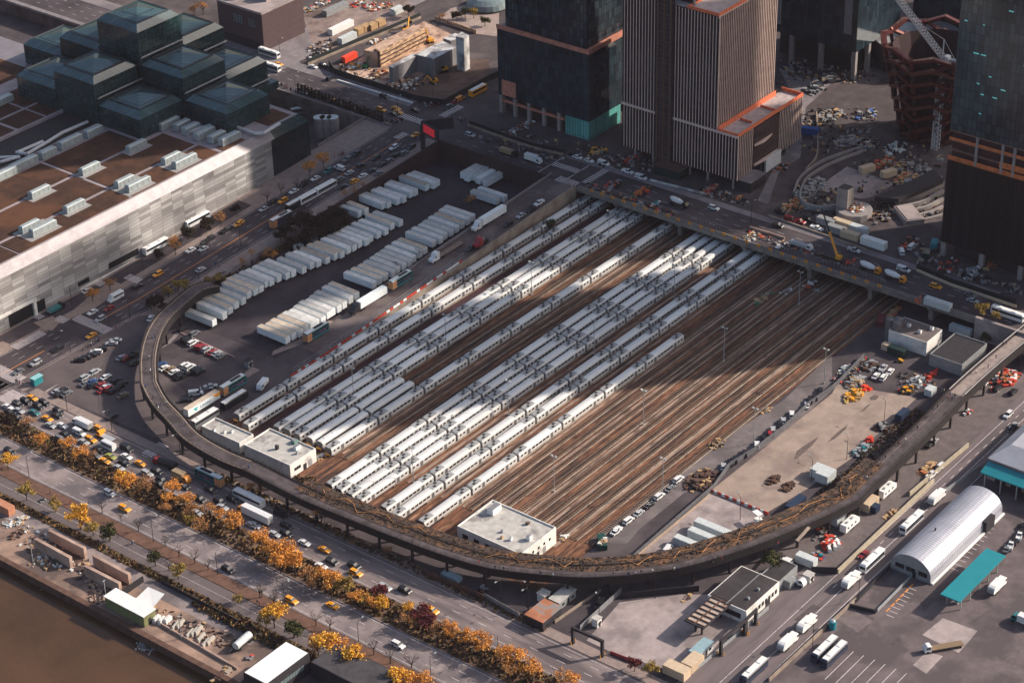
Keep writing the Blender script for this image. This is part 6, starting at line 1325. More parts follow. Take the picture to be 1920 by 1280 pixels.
b = MB(); pf = prof[::-1]; b.add([(xA+.1,y,z*.99) for y, z in pf], [tuple(range(len(pf)))]); b.add([(xB-.5,y,z*.99) for y, z in prof], [tuple(range(len(prof)))]); b.build('end_wall', greyp, t)
for yy in (yc+hw*.55, yc, yc-hw*.6):
    b = MB(); b.box(xA-.02,yy-1.6,1.8,xA+.08,yy+1.6,3.4); b.build('window', windm, t)
b = MB(); b.box(xA-.05,yc-2,0,xA+.06,yc-.6,2.4); b.build('door', dark, t)
b = MB(); b.box(xA,y0-1.0,0,xB,y0-.25,.6); b.build('plinth', white, t); xx = xA+(xB-xA)*.72; b = MB(); b.box(xx,y0-1.2,0,xx+6,y0+3,4.4); b.build('side_porch', dkw, t); b = MB(); b.cyl((xA+(xB-xA)*.35,yc+1,hz_arc-.2), .3, 1.1, 8); b.build('vent', dark, t)
# teal canopy
l_, b_, r_, tq = (P('q',*q,z=5.4) for q in ((1230,715),(1335,770),(1640,482),(1515,425))); x0, y0, x1, y1 = (l_.x+b_.x)/2, (b_.y+r_.y)/2, (r_.x+tq.x)/2, (l_.y+tq.y)/2
tealr = mat('teal_roof', (.015,.21,.25), .5, var=.08, scale=.2)
t = thing('canopy', 'flat teal canopy roof on posts in the depot', 'canopy', ((x0+x1)/2,(y0+y1)/2,0)); b = MB(); b.box(x0,y0,5.1,x1,y1,5.5); b.build('roof', tealr, t)
for k in range(5):
    for yy in ((y0+y1)/2-2.5,(y0+y1)/2+2.5):
        b = MB(); xx = x0+(x1-x0)*(k+.5)/5; b.box(xx-.15,yy-.15,0,xx+.15,yy+.15,5.09); b.build('post', galv, t)
for k in range(3):
    b = MB(); xx = x0+(x1-x0)*(k+.6)/3.4; b.box(xx-.6,(y0+y1)/2-.5,0,xx+.6,(y0+y1)/2+.5,1.9); b.build('fuel_pump', greyp, t)
# teal-fronted depot building at the right edge
a_, c_ = P('m',1660,945,9), P('m',1640,1000,7)
t = thing('depot_building', 'pale-roofed depot building with teal awning at the right edge', 'building', (a_.x+20,a_.y-25,0)); x0, y1 = a_.x, a_.y
b = MB(); b.box(x0,y1-60,0,x0+45,y1,8.6); b.build('wall', conc, t); b = MB(); b.frus((x0-.4,y1-60,x0+45.4,y1+.4), 8.6, (x0+8,y1-60,x0+37,y1-4), 11.5); b.build('roof', mat('pale_metal_roof', (.36,.4,.42), .6, .1, var=.15, scale=.15, world=True), t)
b = MB(); b.add([(x0-.5,y1,7.6),(x0-.5,y1-60,7.6),(x0-6,y1-60,6),(x0-6,y1,6),(x0-.5,y1,7.2),(x0-.5,y1-60,7.2),(x0-6,y1-60,5.6),(x0-6,y1,5.6)], [(0,3,2,1),(4,5,6,7),(0,4,7,3),(3,7,6,2)]); b.build('awning', tealr, t)
for k in range(9):
    b = MB(); b.box(x0-5.8,y1-2-k*6,0,x0-5.4,y1-1.6-k*6,5.6); b.build('post', galv, t)
for k in range(8):
    b = MB(); b.box(x0-.15,y1-7-k*6,0,x0-.02,y1-3-k*6,4.6); b.build('dock_door', dkw, t)
# gated ramp box on the right street
para_wall('dark wall of the sunken depot ramp, street side','q',(690,770),(900,555),1.2,.4,dkw,'wall','wall'); para_wall('pale rail wall of the sunken depot ramp, depot side','q',(825,830),(1045,610),1.2,.3,galv,'wall','wall'); para_wall('black front wall of the depot ramp with yellow edge','q',(650,800),(815,840),1.4,.5,dkw,'wall','wall')
para_wall('dark gate across the end of the yard beside the street','q',(405,585),(570,590),2.6,.25,dkw,'gate','gate'); para_wall('long cream wall with dark top along the right street','q',(575,590),(1180,15),1.8,.6,mat('cream_wall', (.4,.34,.25), .9, var=.2),'wall','wall'); para_wall('dark fence of the depot along the right street','q',(140,1270),(690,760),1.3,.5,tanc,'wall','wall'); para_wall('continuation of the cream street wall farther right','m',(1060,1240),(1500,870),1.8,.5,MATS['cream_wall'],'wall','wall'); para_wall('pale wall beside the depot building','q',(1180,130),(1480,-80),1.5,.4,greyp,'wall','wall')
container('q',775,170,0,'tan container beside the white campers',cream,7,3.4,3.2); container('q',808,195,0,'small navy container in front of the tan one',navy,3,2.6,2.6); container('q',375,525,S0,'white container at the end of the viaduct yard',palew,7,3,3); shed('shed','pale square booth at the dark gate',*P('q',390,632),2.6,2.6,2.6); container('q',245,660,S0,'grey container attached to the office annex',greyp,5,3,3); container('q',735,110,0,'dark teal container below the viaduct',teal,4,2.5,2.5); container('q',580,265,0,'white container squeezed beside a camper',palew,6,2.4,2.8)
heap('machinery','red and white machinery piled below the viaduct','machinery','q',520,400,4.2,3,36,[redp,dark,galv,redp,white],2.6,sz=(.4,2)); heap('timber_pile','brown rusted beams stacked beside the cream wall','beams','q',920,215,5,1.2,20,[rust,tanw],1.0,sz=(.4,2.6)); heap('machinery','rusty orange beams beside the cream street wall','beams','m',1195,1040,6,1.6,30,[rust,orp,tanw],1.2,sz=(.4,2.6)); heap('machinery','blue and red equipment by the white container','machinery','q',450,485,2.6,2.2,20,[bluep,redp,greyp,tealr],1.6)
for x, y in ((520,440),(555,425),(578,408)): p = P('q',x,y); b = MB(); b.obox((p.x,p.y,0), 3.2, 1.1, 1.2, .75); b.obox((p.x,p.y,1.2), 3, .9, .2, .75); tag(b.build('crate', white), 'long white crate in front of the red machinery', 'crate', 'white crates by the red machinery')
container('q',355,365-20,.1,'long pale board on the viaduct deck',third,9,1,.5,z=8.0,up=.05,nm='board')
p = P('q',540,935); t = thing('trash_tank', 'teal cylindrical tank beside the depot fence', 'tank', p); b = MB(); b.cyl((p.x,p.y,0), 1.2, 3, 14); b.build('shell', tealr, t); b = MB(); b.cyl((p.x,p.y,3), .9, .6, 14, 0, .5); b.build('cap', galv, t)
heap('machinery','red lifts and orange machines parked right of the viaduct','machinery','m',1770,370,9,4,60,[redp,redp,dark,white,orp],2.4,sz=(.5,2.4)); heap('machinery','red and white equipment by the viaduct pier','machinery','m',1500,615,2.4,1.6,16,[redp,white,greyp],1.8); heap('sand_bed','pale sand bed right of the viaduct','sand','m',1790,350,5,2.6,12,[tanc],1.0,sz=(2,4))
# ---- sheds beside the bridge end (materials yard)
t, x0, y0, x1, y1 = big_shed('white-walled maintenance building with brown roof under the bridge end', ('h',975,870), ('h',1240,960), ('h',1340,870), 6, whitec, mat('brown_flat_roof', (.13,.105,.1), .9, var=.25, scale=.3), 'maintenance_building')
for fx, fy in ((.4,.35),(.55,.7),(.8,.2)): runit(t, x0+(x1-x0)*fx, y0+(y1-y0)*fy, 6, 1.2, 1.2, 1.2, white)
l_, b_, r_ = P('h',1255,1035,5), P('h',1480,1110,5), P('h',1640,960,5); t, x0, y0, x1, y1 = flat_box('maintenance_building', 'dark-roofed low building beside the viaduct near the bridge', l_.x, b_.y, r_.x, l_.y, 0, 5, greyp, dkw, .4)
container('h',1370,1120,S0,'long white trailer office in front of the dark-roofed building',white,13,3,3.2); container('h',1300,830,S0,'white bus-like trailer behind the maintenance building',palew,11,2.6,3); container('h',1470,860,S0,'white low trailer behind the dark-roofed building',palew,9,2.6,3)
c_ = P('h',1020,960); t = thing('silo_cluster', 'dark cluster of round steel silos beside the maintenance building', 'silo', c_)
for dx, dy in ((0,0),(3,1),(1,3.6)): b = MB(); b.cyl((c_.x+dx,c_.y+dy,0), 1.7, 9, 14); b.cyl((c_.x+dx,c_.y+dy,9.0), 1.4, .5, 14, 0, .9); b.build('silo', mat('silo_steel', (.16,.15,.15), .6, .3, var=.25), t)
p = P('h',1115,985); t = thing('water_tank', 'white bulbous water tank at the maintenance building', 'tank', p); b = MB(); b.cyl((p.x,p.y,0), 1.8, 3.4, 14); b.build('shell', white, t); b = MB(); b.cyl((p.x,p.y,3.4), 1.8, 1.0, 14, 0, .6); b.build('dome', white, t)
container('h',1030,1040,S0,'dark green container with a white door panel',mat('dark_green_wall', (0,0,0)),7,3,3); container('h',955,1005,S0,'pale brown container beside the green one',cream,3,2.5,2.6); heap('machinery','yellow loader parts near the dark green container','machinery','h',1050,1090,1.8,1.2,10,[yelp,dark],1.6)
heap('fence_stack','red stacked fence panels behind the white trailer office','fence panels','m',1235,330,5,.9,18,[redp],1.4,sz=(.4,2)); container('h',915,820,.5,'dark red open container beside the last track',mat('maroon_paint', (.12,.02,.025), .6),7,2.6,2); heap('timber_pile','orange and tan beams beside the red container','beams','h',1015,750,5,1,18,[orp,tanw],1.0,sz=(.3,2.4)); heap('machinery','orange machine behind the brown-roofed building','machinery','h',1170,785,3,1.4,16,[orp,orange],1.6)
for lab, x, y, rx, ry, n, ms in (('yellow timber formwork pile on the far end of the dirt lot',650,485,6.5,2.6,60,[tanw,mat('yellow_timber', (.5,.33,.1), .85, var=.3),yelp]),('bright red covered pile beside the yellow timber',738,435,2.6,1.6,16,[mat('bright_red', (.75,.07,.03), .6)]),('mixed machine parts heap along the access road fence',655,385,5,3,60,[greyp,tanw,rust,galv]),('brown twisted scrap near four white cars',770,270,4,2.6,50,[rust,galv,rust]),('white and grey tanks cluster on the access road',590,300,3.4,2.4,26,[white,greyp,galv]),('white tarpaulin heap beside the viaduct end',1110,390,4.4,3,30,[white,greyp,galv]),('yellow and tan drums beside the white tarpaulin heap',1045,450,3.4,1.8,26,[tanw,yelp,dark]),('dark blue and rusty scrap row along the dirt lot',850,730,3.6,2,40,[dark,greyp,rust]),('grey scrap row with teal pieces along the dirt lot',700,900,4.4,2.2,50,[greyp,dark,galv,tealr]),('red tarpaulin heap on the scrap row',755,820,2,1.3,12,[mat('bright_red', (0,0,0)),redp])):
    heap('material_heap', lab, 'materials', 'm', x, y, rx, ry, n, ms, 2.0, sz=(.4,2.0))
container('m',430,1115,0,'pale blue-grey shed on the dirt lot, right half',palew,6,5,3.6); container('m',385,1085,0,'pale blue-grey shed on the dirt lot, left half',palew,5,5,3.4); container('m',1005,650,0,'dark blue container in the weeds strip',navy,6,2.5,2.6); container('p',1790,175,0,'dark navy site hut with white panels on the dirt lot edge',navy,9,3,3); container('m',1215,475,0,'pale box at the viaduct bend',palew,4,3,2.8)
container('p',1275,345,S0,'long pale trailer office at the rear of three on the apron',palew,14.5,3,3.6,nm='trailer_office'); container('p',1215,390,S0,'middle pale trailer office of three on the apron',palew,12,2.8,3.4,nm='trailer_office'); container('p',1110,425,S0,'front ribbed pale trailer office of three on the apron',palew,10,2.6,3,nm='trailer_office')
t = thing('lift_truck', 'white scissor truck with raised platform on the apron', 'truck', P('p',1570,285)); p = ORG[t]; b = MB(); b.obox((p.x,p.y,.4), 5, 2.2, 1.6, 1.2); b.build('body', white, t); b = MB(); b.obox((p.x+1,p.y+2,3.6), 3.4, 2.2, .3, 1.2); b.bar((p.x,p.y,1.9),(p.x+1,p.y+2,3.7), .2, 4); b.build('platform', white, t)
d_ = P('p',570,400); t = container('p',570,405,.75,'dark green open skip full of white rubbish beside the tracks',mat('skip_green', (.012,.06,.05), .6),7,2.6,2,nm='skip'); heap('rubbish','white rubbish filling the green skip','rubbish','p',570,390,3,1,20,[sackw,tanw],.8,z=2.0)
# fence between access road and dirt lot
fp = [P(*q) for q in (('p',745,520),('p',960,330),('p',1270,60),('l',1170,890),('l',1330,790),('l',1500,660),('l',1650,520),('l',1792,420),('m',540,390),('m',720,205))]
b = MB(); b.wallp(fp, 0, 2.3, .12); 
for p in resample(fp, 4): b.box(p.x-.08,p.y-.08,0,p.x+.08,p.y+.08,2.5)
tag(b.build('fence', mat('mesh_fence', (.1,.1,.11), .7, var=.3)), 'long grey mesh fence between gravel access road and dirt lot', 'fence')
para_wall('orange-topped pale kerb along the grey fence','p',(740,522),(1250,95),.8,.3,kbm,'kerb','wall')
# ================================================================ AVENUE JUNCTION, BILLBOARD, EXCAVATION PIT, PLAZA
p = P('b',1110,1160,0); t = thing('billboard', 'dark twin-faced billboard on a tall mast with red screen at the crossing', 'billboard', p)
b = MB(); b.cyl((p.x,p.y,0), 1.1, 19, 12); b.build('mast', dkw, t); zb_ = 17.5
a1, a2 = P('b',1095,930,zb_), P('b',1215,1000,zb_); a3 = P('b',1320,905,zb_)
for (q1, q2, nm, m_) in ((a1,a2,'red_screen',emit('red_screen', (.45,.02,.03), .3)),(a1,a3,'dark_panel',dkw)):
    b = MB(); b.wallp([Vector((q1.x,q1.y,0)),Vector((q2.x,q2.y,0))], zb_, zb_+5.2, .7); b.build('panel_box', dkw, t)
    d = (q2-q1); d.normalize(); n_ = Vector((d.y,-d.x,0)); n_ = -n_ if n_.dot(CAM-q1) < 0 else n_; u0, u1 = (q1.lerp(q2,.15), q1.lerp(q2,.8)) if nm == 'red_screen' else (q1.lerp(q2,.04), q1.lerp(q2,.96)); u0 = u0+n_*.4; u1 = u1+n_*.4
    b = MB(); b.wallp([Vector((u0.x,u0.y,0)),Vector((u1.x,u1.y,0))], zb_+.8, zb_+4.6, .06); b.build(nm, m_, t)
hoard = mat('black_hoarding', (.014,.02,.02), .7, var=.3)
hp = [P('b',*q,z=8) for q in ((440,470),(480,525),(1060,715),(1250,745),(1570,570),(1640,540))]
b = MB(); b.wallp(hp, 0, 3.0, .3); tag(b.build('hoarding', hoard), 'black site hoarding round the excavation pit', 'hoarding')
hp2 = [P('b',*q,z=8) for q in ((500,575),(1030,735))]; b = MB(); b.wallp(hp2, 0, 1.0, .6); tag(b.build('jersey_barrier', white), 'white concrete barrier line in front of the black hoarding', 'barrier')
hp3 = [P('b',*q,z=8) for q in ((290,450),(600,320),(850,220),(1085,120))]; b = MB(); b.wallp(hp3, 0, 2.2, .4); tag(b.build('hoarding', hoard), 'dark fence between the pit and the trailer yard behind it', 'fence'); b = MB(); b.wallp([q+Vector((-1.5,-1.5,0)) for q in hp3], 0, 1.2, .5); tag(b.build('jersey_barrier', tanc), 'pale barrier line beyond the excavation pit', 'barrier')
pf = MB(); pf.sheet([P('b',*q,z=8) for q in ((480,520),(850,300),(1110,150),(1300,240),(1420,330),(1000,600),(950,660))], 8.012); struct('pit_floor', pf, mat('pit_sand', (.5,.36,.25), .95, var=.3, scale=.3, world=True, col2=(.2,.13,.09), scale2=.1))
pf = MB(); pf.sheet([P('b',*q,z=8) for q in ((950,640),(1250,500),(1400,420),(1570,420),(1570,560),(1250,730),(1060,690))], 8.016); struct('pit_floor', pf, soil)
tw = mat('timber_lagging', (.58,.39,.24), .9, var=.3, scale=.5, stretch=(1,1,4), col2=(.2,.12,.08), scale2=.3)
q1, q2 = P('b',800,475,8), P('b',1115,310,8); t = thing('lagging_wall', 'tan timber lagging wall with steel walers holding the pit side', 'retaining wall', (q1+q2)/2); b = MB(); b.wallp([q1,q2], 0, 8.0, 1.2); b.build('timber_face', tw, t)
n_ = Vector(((q2-q1).y, -(q2-q1).x, 0)).normalized()*.75
for zz in (1.5,3.6,5.7): b = MB(); b.wallp([q1+n_,q2+n_], zz, zz+.5, .3); b.build('waler', rust, t)
b = MB(); b.wallp([q1, P('b',770,455,8)], 0, 8, 1.0); b.build('end_wall', rust, t)
bt = MB(); bt.prism([q1+Vector((0,.7,0)), q2+Vector((0,.7,0)), q2+Vector((2,8,0)), q1+Vector((-2,8,0))], 8, 15.4); struct('bench_fill', bt, MATS['pit_sand'])
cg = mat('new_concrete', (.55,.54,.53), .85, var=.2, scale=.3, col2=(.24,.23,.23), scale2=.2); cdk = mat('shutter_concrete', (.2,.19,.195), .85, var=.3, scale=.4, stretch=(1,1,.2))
t = thing('concrete_shell', 'pale new concrete entrance shell rising from the excavation pit', 'building', (178,186,8))
def sbox(pts, z0, z1, nm, m_):
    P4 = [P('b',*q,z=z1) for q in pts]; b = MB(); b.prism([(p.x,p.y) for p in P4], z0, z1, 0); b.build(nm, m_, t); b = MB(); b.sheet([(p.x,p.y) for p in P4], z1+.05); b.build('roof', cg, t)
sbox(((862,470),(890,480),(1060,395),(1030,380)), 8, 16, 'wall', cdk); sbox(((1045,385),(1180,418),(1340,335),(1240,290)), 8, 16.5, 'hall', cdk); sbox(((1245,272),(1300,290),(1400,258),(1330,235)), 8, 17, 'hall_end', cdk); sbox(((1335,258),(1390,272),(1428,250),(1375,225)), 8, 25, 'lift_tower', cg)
excavator('b',990,235,.5,'yellow excavator working on the pit bench',z=15.4 if 0 else 8,s=1.3); excavator('b',1150,300,1.2,'yellow excavator with raised arm near the pit end',z=8,s=1.1); excavator('b',1250,505,2.6,'yellow excavator on dark soil beside the concrete shell',z=8); excavator('b',1180,590,2.9,'yellow excavator nearest the black hoarding corner',z=8)
container('b',585,425,E0,'bright red container on the sand in the pit',mat('bright_red', (0,0,0)),9,2.6,3,z=8)
excavator('b',700,480,.3,'green tracked machine on the pit sand',col=mat('green_machine', (.03,.16,.07), .6),z=8,s=.9)
for lab, x, y, ms in (('yellow and white equipment pile in the pit',620,470,[yelp,white,tanw]),('white pipes and orange parts beside the pit barrier',760,300,[white,orp,tanw]),('orange formwork pile at the lower pit corner',810,520,[orp,tanw]),('rubble heap beside the white barrier in the pit',740,560,[rust,white,tanw]),('white and tan materials on the pit bench',870,290,[white,tanw,greyp])): heap('material_heap', lab, 'materials', 'b', x, y, 4, 2.4, 30, ms, 1.8, z=8, sz=(.4,1.8))
for x, y, L, lab, m_ in ((485,85,16,'grey site trailer in the yard behind the pit, farthest left',greyp),(525,215,16,'long white site trailer with windows behind the pit',white),(570,290,11,'pale short site trailer nearest the pit fence',palew),(920,95,7,'pale tank-like container in the back yard',palew)): container('b',x,y,E0,lab,m_,L,3,3.2,z=8,nm='trailer_office')
for x, y in ((655,235),(700,215),(745,205),(800,180)): container('b',x,y,E0,'tan wooden crate box beside the long white site trailer',tanw,5,3.4,3,z=8,group='tan crates behind the pit',nm='wooden_box')
bs = MB(); bs.sheet([P('b',*q,z=8) for q in ((250,100),(640,-20),(1000,0),(1060,110),(850,200),(450,370),(330,330))], 8.01); struct('back_yard', bs, mat('back_yard_gravel', (.24,.195,.165), .95, var=.3, scale=.2, world=True, col2=(.1,.075,.06), scale2=.06))
for k, (x, y) in enumerate(((640,30),(720,45),(780,60),(850,40),(300,70),(400,20))): heap('scrap_heap', ['brown scrap by tall weeds','red and white scrap heap','white scrap heap','orange and grey heap','rusty beams','pale timber heap'][k]+' in the yard behind the pit', 'scrap heap', 'b', x, y, 5, 2.6, 40, [rust,white,tanw,redp,greyp], 1.6, z=8, sz=(.4,1.8))
lv = MB(); lv.sheet([P('b',*q,z=8) for q in ((1190,150),(1300,60),(1560,0),(1640,60),(1640,260),(1480,240))], 8.014); struct('park_path', lv, mat('park_paving', (.3,.25,.21), .9, var=.2, scale=.3, world=True)); para_wall('tan curved fence between pit and park','b',(1190,140),(1480,240),2,.3,tw,'fence','fence',z=8)
c_ = P('b',1560,45,8); t = thing('glass_dome', 'grey glass dome canopy in the park behind the black tower', 'canopy', c_); b = MB(); rings = [[Vector((c_.x+r*math.cos(6.2832*i/20),c_.y+r*math.sin(6.2832*i/20),8+z)) for i in range(20)] for r, z in ((11,1),(10,3.4),(7,5),(3,5.8))]; b.loft(rings); b.build('shell', mat('grey_glass', (0,0,0)), t); b = MB()
for i in range(10): a_ = 6.2832*i/10; b.bar((c_.x+11*math.cos(a_),c_.y+11*math.sin(a_),8),(c_.x+3*math.cos(a_),c_.y+3*math.sin(a_),14), .15, 4)
b.build('ribs', steel, t)
# plaza side of the avenue
pz = MB(); pz.sheet([P('d',*q,z=8) for q in ((460,1000),(560,930),(830,1025),(700,1100),(640,1110),(410,1065))], 8.02); struct('concrete_slab', pz, conc)
pz = MB(); pz.sheet([P('d',*q,z=8) for q in ((180,380),(330,440),(470,470),(330,600),(320,700),(300,880),(180,960),(120,1140),(60,1120),(170,900),(260,800),(270,560))], 8.018); struct('site_road', pz, conc_g)
def arc_wall(label, pts, h, t_, m_, nm='curved_wall'):
    q = smooth_path([P('d',*k,z=8) for k in pts], 5); b = MB(); b.wallp(q, 0, h, t_, 0); tag(b.build(nm, m_), label, 'wall')
arc_wall('pale curved double kerb wall sweeping across the plaza, outer one', ((262,1085),(300,1000),(400,920),(520,870),(640,830)), 1.4, .8, conc_c); arc_wall('pale curved kerb wall sweeping across the plaza, inner one', ((290,1110),(330,1010),(430,940),(540,890),(650,850)), 1.4, .6, conc_c); arc_wall('dark round retaining wall at the near edge of the plaza', ((300,1090),(300,1130),(340,1165),(420,1180),(500,1170)), 2.5, .8, greyp); arc_wall('thin tan wall curving beside the site road', ((390,640),(395,760),(390,880),(330,960)), 1.6, .6, tanc)
g = P('d',545,1185,8); t = thing('concrete_tower', 'square pale concrete vent tower on the plaza', 'tower', g); zt_ = zup(g,'d',540,1045); b = MB(); b.box(g.x-2.6,g.y-2.6,8,g.x+2.6,g.y+2.6,zt_); b.build('shaft', conc_c, t); b = MB(); b.box(g.x-2.2,g.y-2.2,zt_,g.x+2.2,g.y+2.2,zt_+.15); b.build('grille', dark, t)
b = MB(); c_ = P('d',600,1200,8); b.cyl((c_.x,c_.y,8), 7.5, 3, 14); tag(b.build('foundation', [conc_c]), 'round concrete foundation ring beside the vent tower', 'foundation'); heap('material_heap','rubble and formwork on the round foundation','materials','d',605,1160,5,4,40,[white,tanw,orp,greyp],1.4,z=11,sz=(.4,1.6))
container('d',345,750,N0*0+1.9,'blue topped truck container on the site road',bluep,9,3,3.4,z=8); container('d',670,960,-.4,'tan plywood site box on the plaza slab',cream,7,3,3,z=8); container('d',790,985,-.4,'tan plywood site box nearer the copper structure',cream,7,3,3,z=8)
for k, (x, y, lab, ms) in enumerate(((470,640,'grey and tan material field',[greyp,tanw,dark,wdull]),(430,680,'scattered crates',[dark,tanw,greyp]),(560,790,'white sheeting and pipes',[wdull,greyp]),(660,640,'blue and white drums',[wdull,bluep,dark]),(760,920,'red and tan timber',[redp,tanw,rust]),(860,930,'tan and grey formwork',[tanw,greyp,rust]),(950,960,'white and grey pipes',[wdull,greyp]),(860,1080,'white cable drums',[wdull,dark]),(1010,1010,'grey boxes',[greyp,wdull,dark]),(380,1030,'white crates and tarpaulin',[wdull,greyp]),(330,1075,'bright white sheet pile',[wdull]),(260,1150,'orange pipes',[tanw,orp]),(700,1170,'brown formwork pit',[rust,dark]),(760,1150,'dark scaffold',[dark,rust]),(440,440,'dark plant',[dark,greyp]),(250,380,'grey plant',[dark,greyp,tanw]),(380,500,'dark pallets',[dark,greyp]),(680,800,'dark steel',[dark,steel]),(830,830,'pale blue sheets',[palew,dark]),(900,1000,'tan boards',[tanw,orp]))): heap('material_heap', lab+' on the tower plaza', 'materials', 'd', x, y, 7, 4.5, 46, ms, 1.7, z=8, sz=(.4,2.2))
t = thing('terrace_steps', 'curved pale terraced steps at the foot of the pleated tower', 'steps', P('d',1000,1150,8)); 
for k in range(5):
    q = smooth_path([P('d',830+k*12,1150+k*26,8.0), P('d',960+k*20,1120+k*24,8.0), P('d',1095,1040+k*40,8.0)], 5); b = MB(); b.wallp(q, 0, 2.6-k*.5, 1.2); b.build('step', conc_c, t)
p = P('d',905,1210,8); b = MB(); b.obox((p.x,p.y,8), 14, 8, 2.0, .9); b.obox((p.x,p.y,10), 13, 6.5, .3, .9); tag(b.build('ramp_slab', conc), 'sloping pale slab beside the terraced steps', 'slab')
t = thing('shelter_roof', 'dark triangular pavilion roof with cable lines beside the tower', 'roof', P('d',900,1030,8)); b = MB(); b.prism([(p.x,p.y) for p in (P('d',715,1100,13),P('d',1040,950,13),P('d',1100,1000,13),P('d',850,1110,13))], 11, 13); b.build('roof', dkw, t); b = MB(); q = P('d',900,1040,8); b.cyl((q.x,q.y,8), 2, 2.9, 8); b.build('support', greyp, t)
# bridge works: mobile crane, fences, barriers, boxes
cp_ = P('h',600,395,8); t = thing('mobile_crane', 'orange mobile crane with raised boom standing on the bridge', 'crane', cp_); b = MB(); b.obox((cp_.x,cp_.y,8.5), 8, 2.2, .8, 1.57); b.build('carrier', dark, t); b = MB(); b.obox((cp_.x,cp_.y-2,9.4), 2.2, 2.0, 1.4, 1.57); b.build('cab', yelp, t); tip = P('h',515,30,8); tz = 44
lo_, hi_ = cp_+Vector((0,-1.5,2)), None
_d = ray(VW['h'][0]+515*VW['h'][2], VW['h'][1]+40*VW['h'][2]); k_ = (cp_.x+4-CAM.x)/_d.x; tip = CAM+_d*k_; mid = lo_.lerp(tip,.52); b = MB(); b.bar(lo_, mid, .65, 4, 0, .55); b.build('boom', mat('crane_orange', (.72,.28,.03), .5), t); b = MB(); b.bar(mid, tip, .45, 4, 0, .3); b.build('boom_extension', dark, t); wheels_ = MB()
for yy in (-4,-2,2,4): wheels_.box(cp_.x-1.3,cp_.y+yy-.5,8,cp_.x+1.3,cp_.y+yy+.5,9)
wheels_.build('wheel_sets', tyre, t)
for x, y, lab, m_ in ((615,205,'grey container, front left of the block beside the avenue',greyp),(650,165,'tan container, rear left of the block beside the avenue',cream),(710,245,'tan container, front right of the block beside the avenue',cream),(770,205,'pale grey container, rear right of the block beside the avenue',palew),(545,150,'pale grey box behind the white pickup on the avenue',greyp)): container('h',x,y,-1.57,lab,m_,8,3,3,z=8)
container('h',870,300,-1.57,'white site office trailer with windows on the avenue',white,11,3,3.4,z=8,nm='trailer_office'); container('h',1285,305,.4,'teal container below the pleated tower',tealr,5,2.6,2.8,z=8); container('h',1230,370,.4,'dark green boxes below the pleated tower',mat('dark_green_wall', (0,0,0)),5,3,2.6,z=8)
for x, y, rx, lab, ms in (('820','230','6','dark pipes and cable drums on the bridge works',[dark,redp,greyp]),('940','265','5','red lifts and green machine on the bridge',[redp,grn,yelp]),('1000','1160-','5','x',[tanw])): 
    pass
heap('machinery','red lifts and green machines on the bridge works','machinery','c',900,1075,6,2.4,44,[redp,grn,orp,dark],2.4,z=8,sz=(.4,2)); heap('machinery','dark excavating plant at the bridge corner','machinery','c',740,1035,5,2.4,34,[dark,redp,greyp],1.8,z=8,sz=(.4,2)); heap('material_heap','green and white pipes beside the mixer on the bridge','materials','c',980,1140,3,1.6,20,[white,tealr,tanw],1.2,z=8); heap('material_heap','white rebar cages on the bridge','materials','h',30,240,5,2.6,40,[white,tanw,greyp],1.2,z=8); heap('material_heap','white sacks on the bridge beside the pump truck','materials','h',235,295,2.6,1.4,16,[white],1.0,z=8); heap('material_heap','red plastic barriers heap behind the mobile crane','materials','h',700,410,4,1.6,20,[redp,dark],1.4,z=8); heap('material_heap','brown scaffolding along the pleated tower foot','materials','h',1370,440,8,3,50,[rust,redp,white,dark],1.8,z=8,sz=(.4,2.2)); heap('material_heap','orange and tan boards by the pleated tower hoist','materials','h',1680,440,4,2.6,30,[tanw,orp,rust],2.2,z=8,sz=(.4,2.2)); heap('material_heap','dark and green plant behind the white pickup','materials','h',1120,270,5,2.6,36,[dark,rust,redp],1.6,z=8,sz=(.4,2)); heap('material_heap','orange netting rolls at the foot of the black tower','materials','b',1780,915,4,2,24,[orp,rust,greyp],1.6,z=8); heap('material_heap','scattered red and white site clutter below the black tower','materials','c',230,715,9,2.6,50,[orp,rust,greyp,white],1.3,z=8,sz=(.3,1.5)); heap('material_heap','yellow and tan lifts between the two towers','materials','c',660,840,5,3,36,[yelp,tanw,rust,dark],1.8,z=8,sz=(.4,1.8)); heap('material_heap','dark scaffolding below the striped tower','materials','c',850,890,7,2.4,60,[dark,greyp,redp],2.2,z=8,sz=(.4,1.6)); heap('material_heap','orange formwork stack at the striped tower kerb','materials','c',1445,1110,3.4,1,18,[orp,tanw],1.6,z=8); heap('material_heap','red barriers and slabs at the striped tower kerb','materials','c',1280,1060,6,1.6,30,[redp,conc_c,tanw],1.3,z=8,sz=(.4,1.8)); heap('material_heap','dark machines at the recess of the striped tower','materials','c',1680,940,5,2.6,30,[dark,greyp,orp],2,z=8); heap('machinery','dark plant and hoses at the end of the pleated tower hoarding','machinery','h',1540,480,6,2.4,40,[dark,greyp,white],1.8,z=8,sz=(.4,2))
bp_ = [P('b',*q,z=8) for q in ((1420,890),(1700,990),(1882,1050))]+[P('c',470,870,8)]; b = MB(); b.wallp(bp_, 0, 1.1, .5); tag(b.build('jersey_barrier', tanc), 'pale barrier line along the far kerb of the avenue by the black tower', 'barrier'); b = MB(); b.wallp([q+Vector((1.2,0,0)) for q in bp_], 0, 2.3, .2); tag(b.build('hoarding', hoard), 'black hoarding between the avenue and the black tower', 'hoarding')
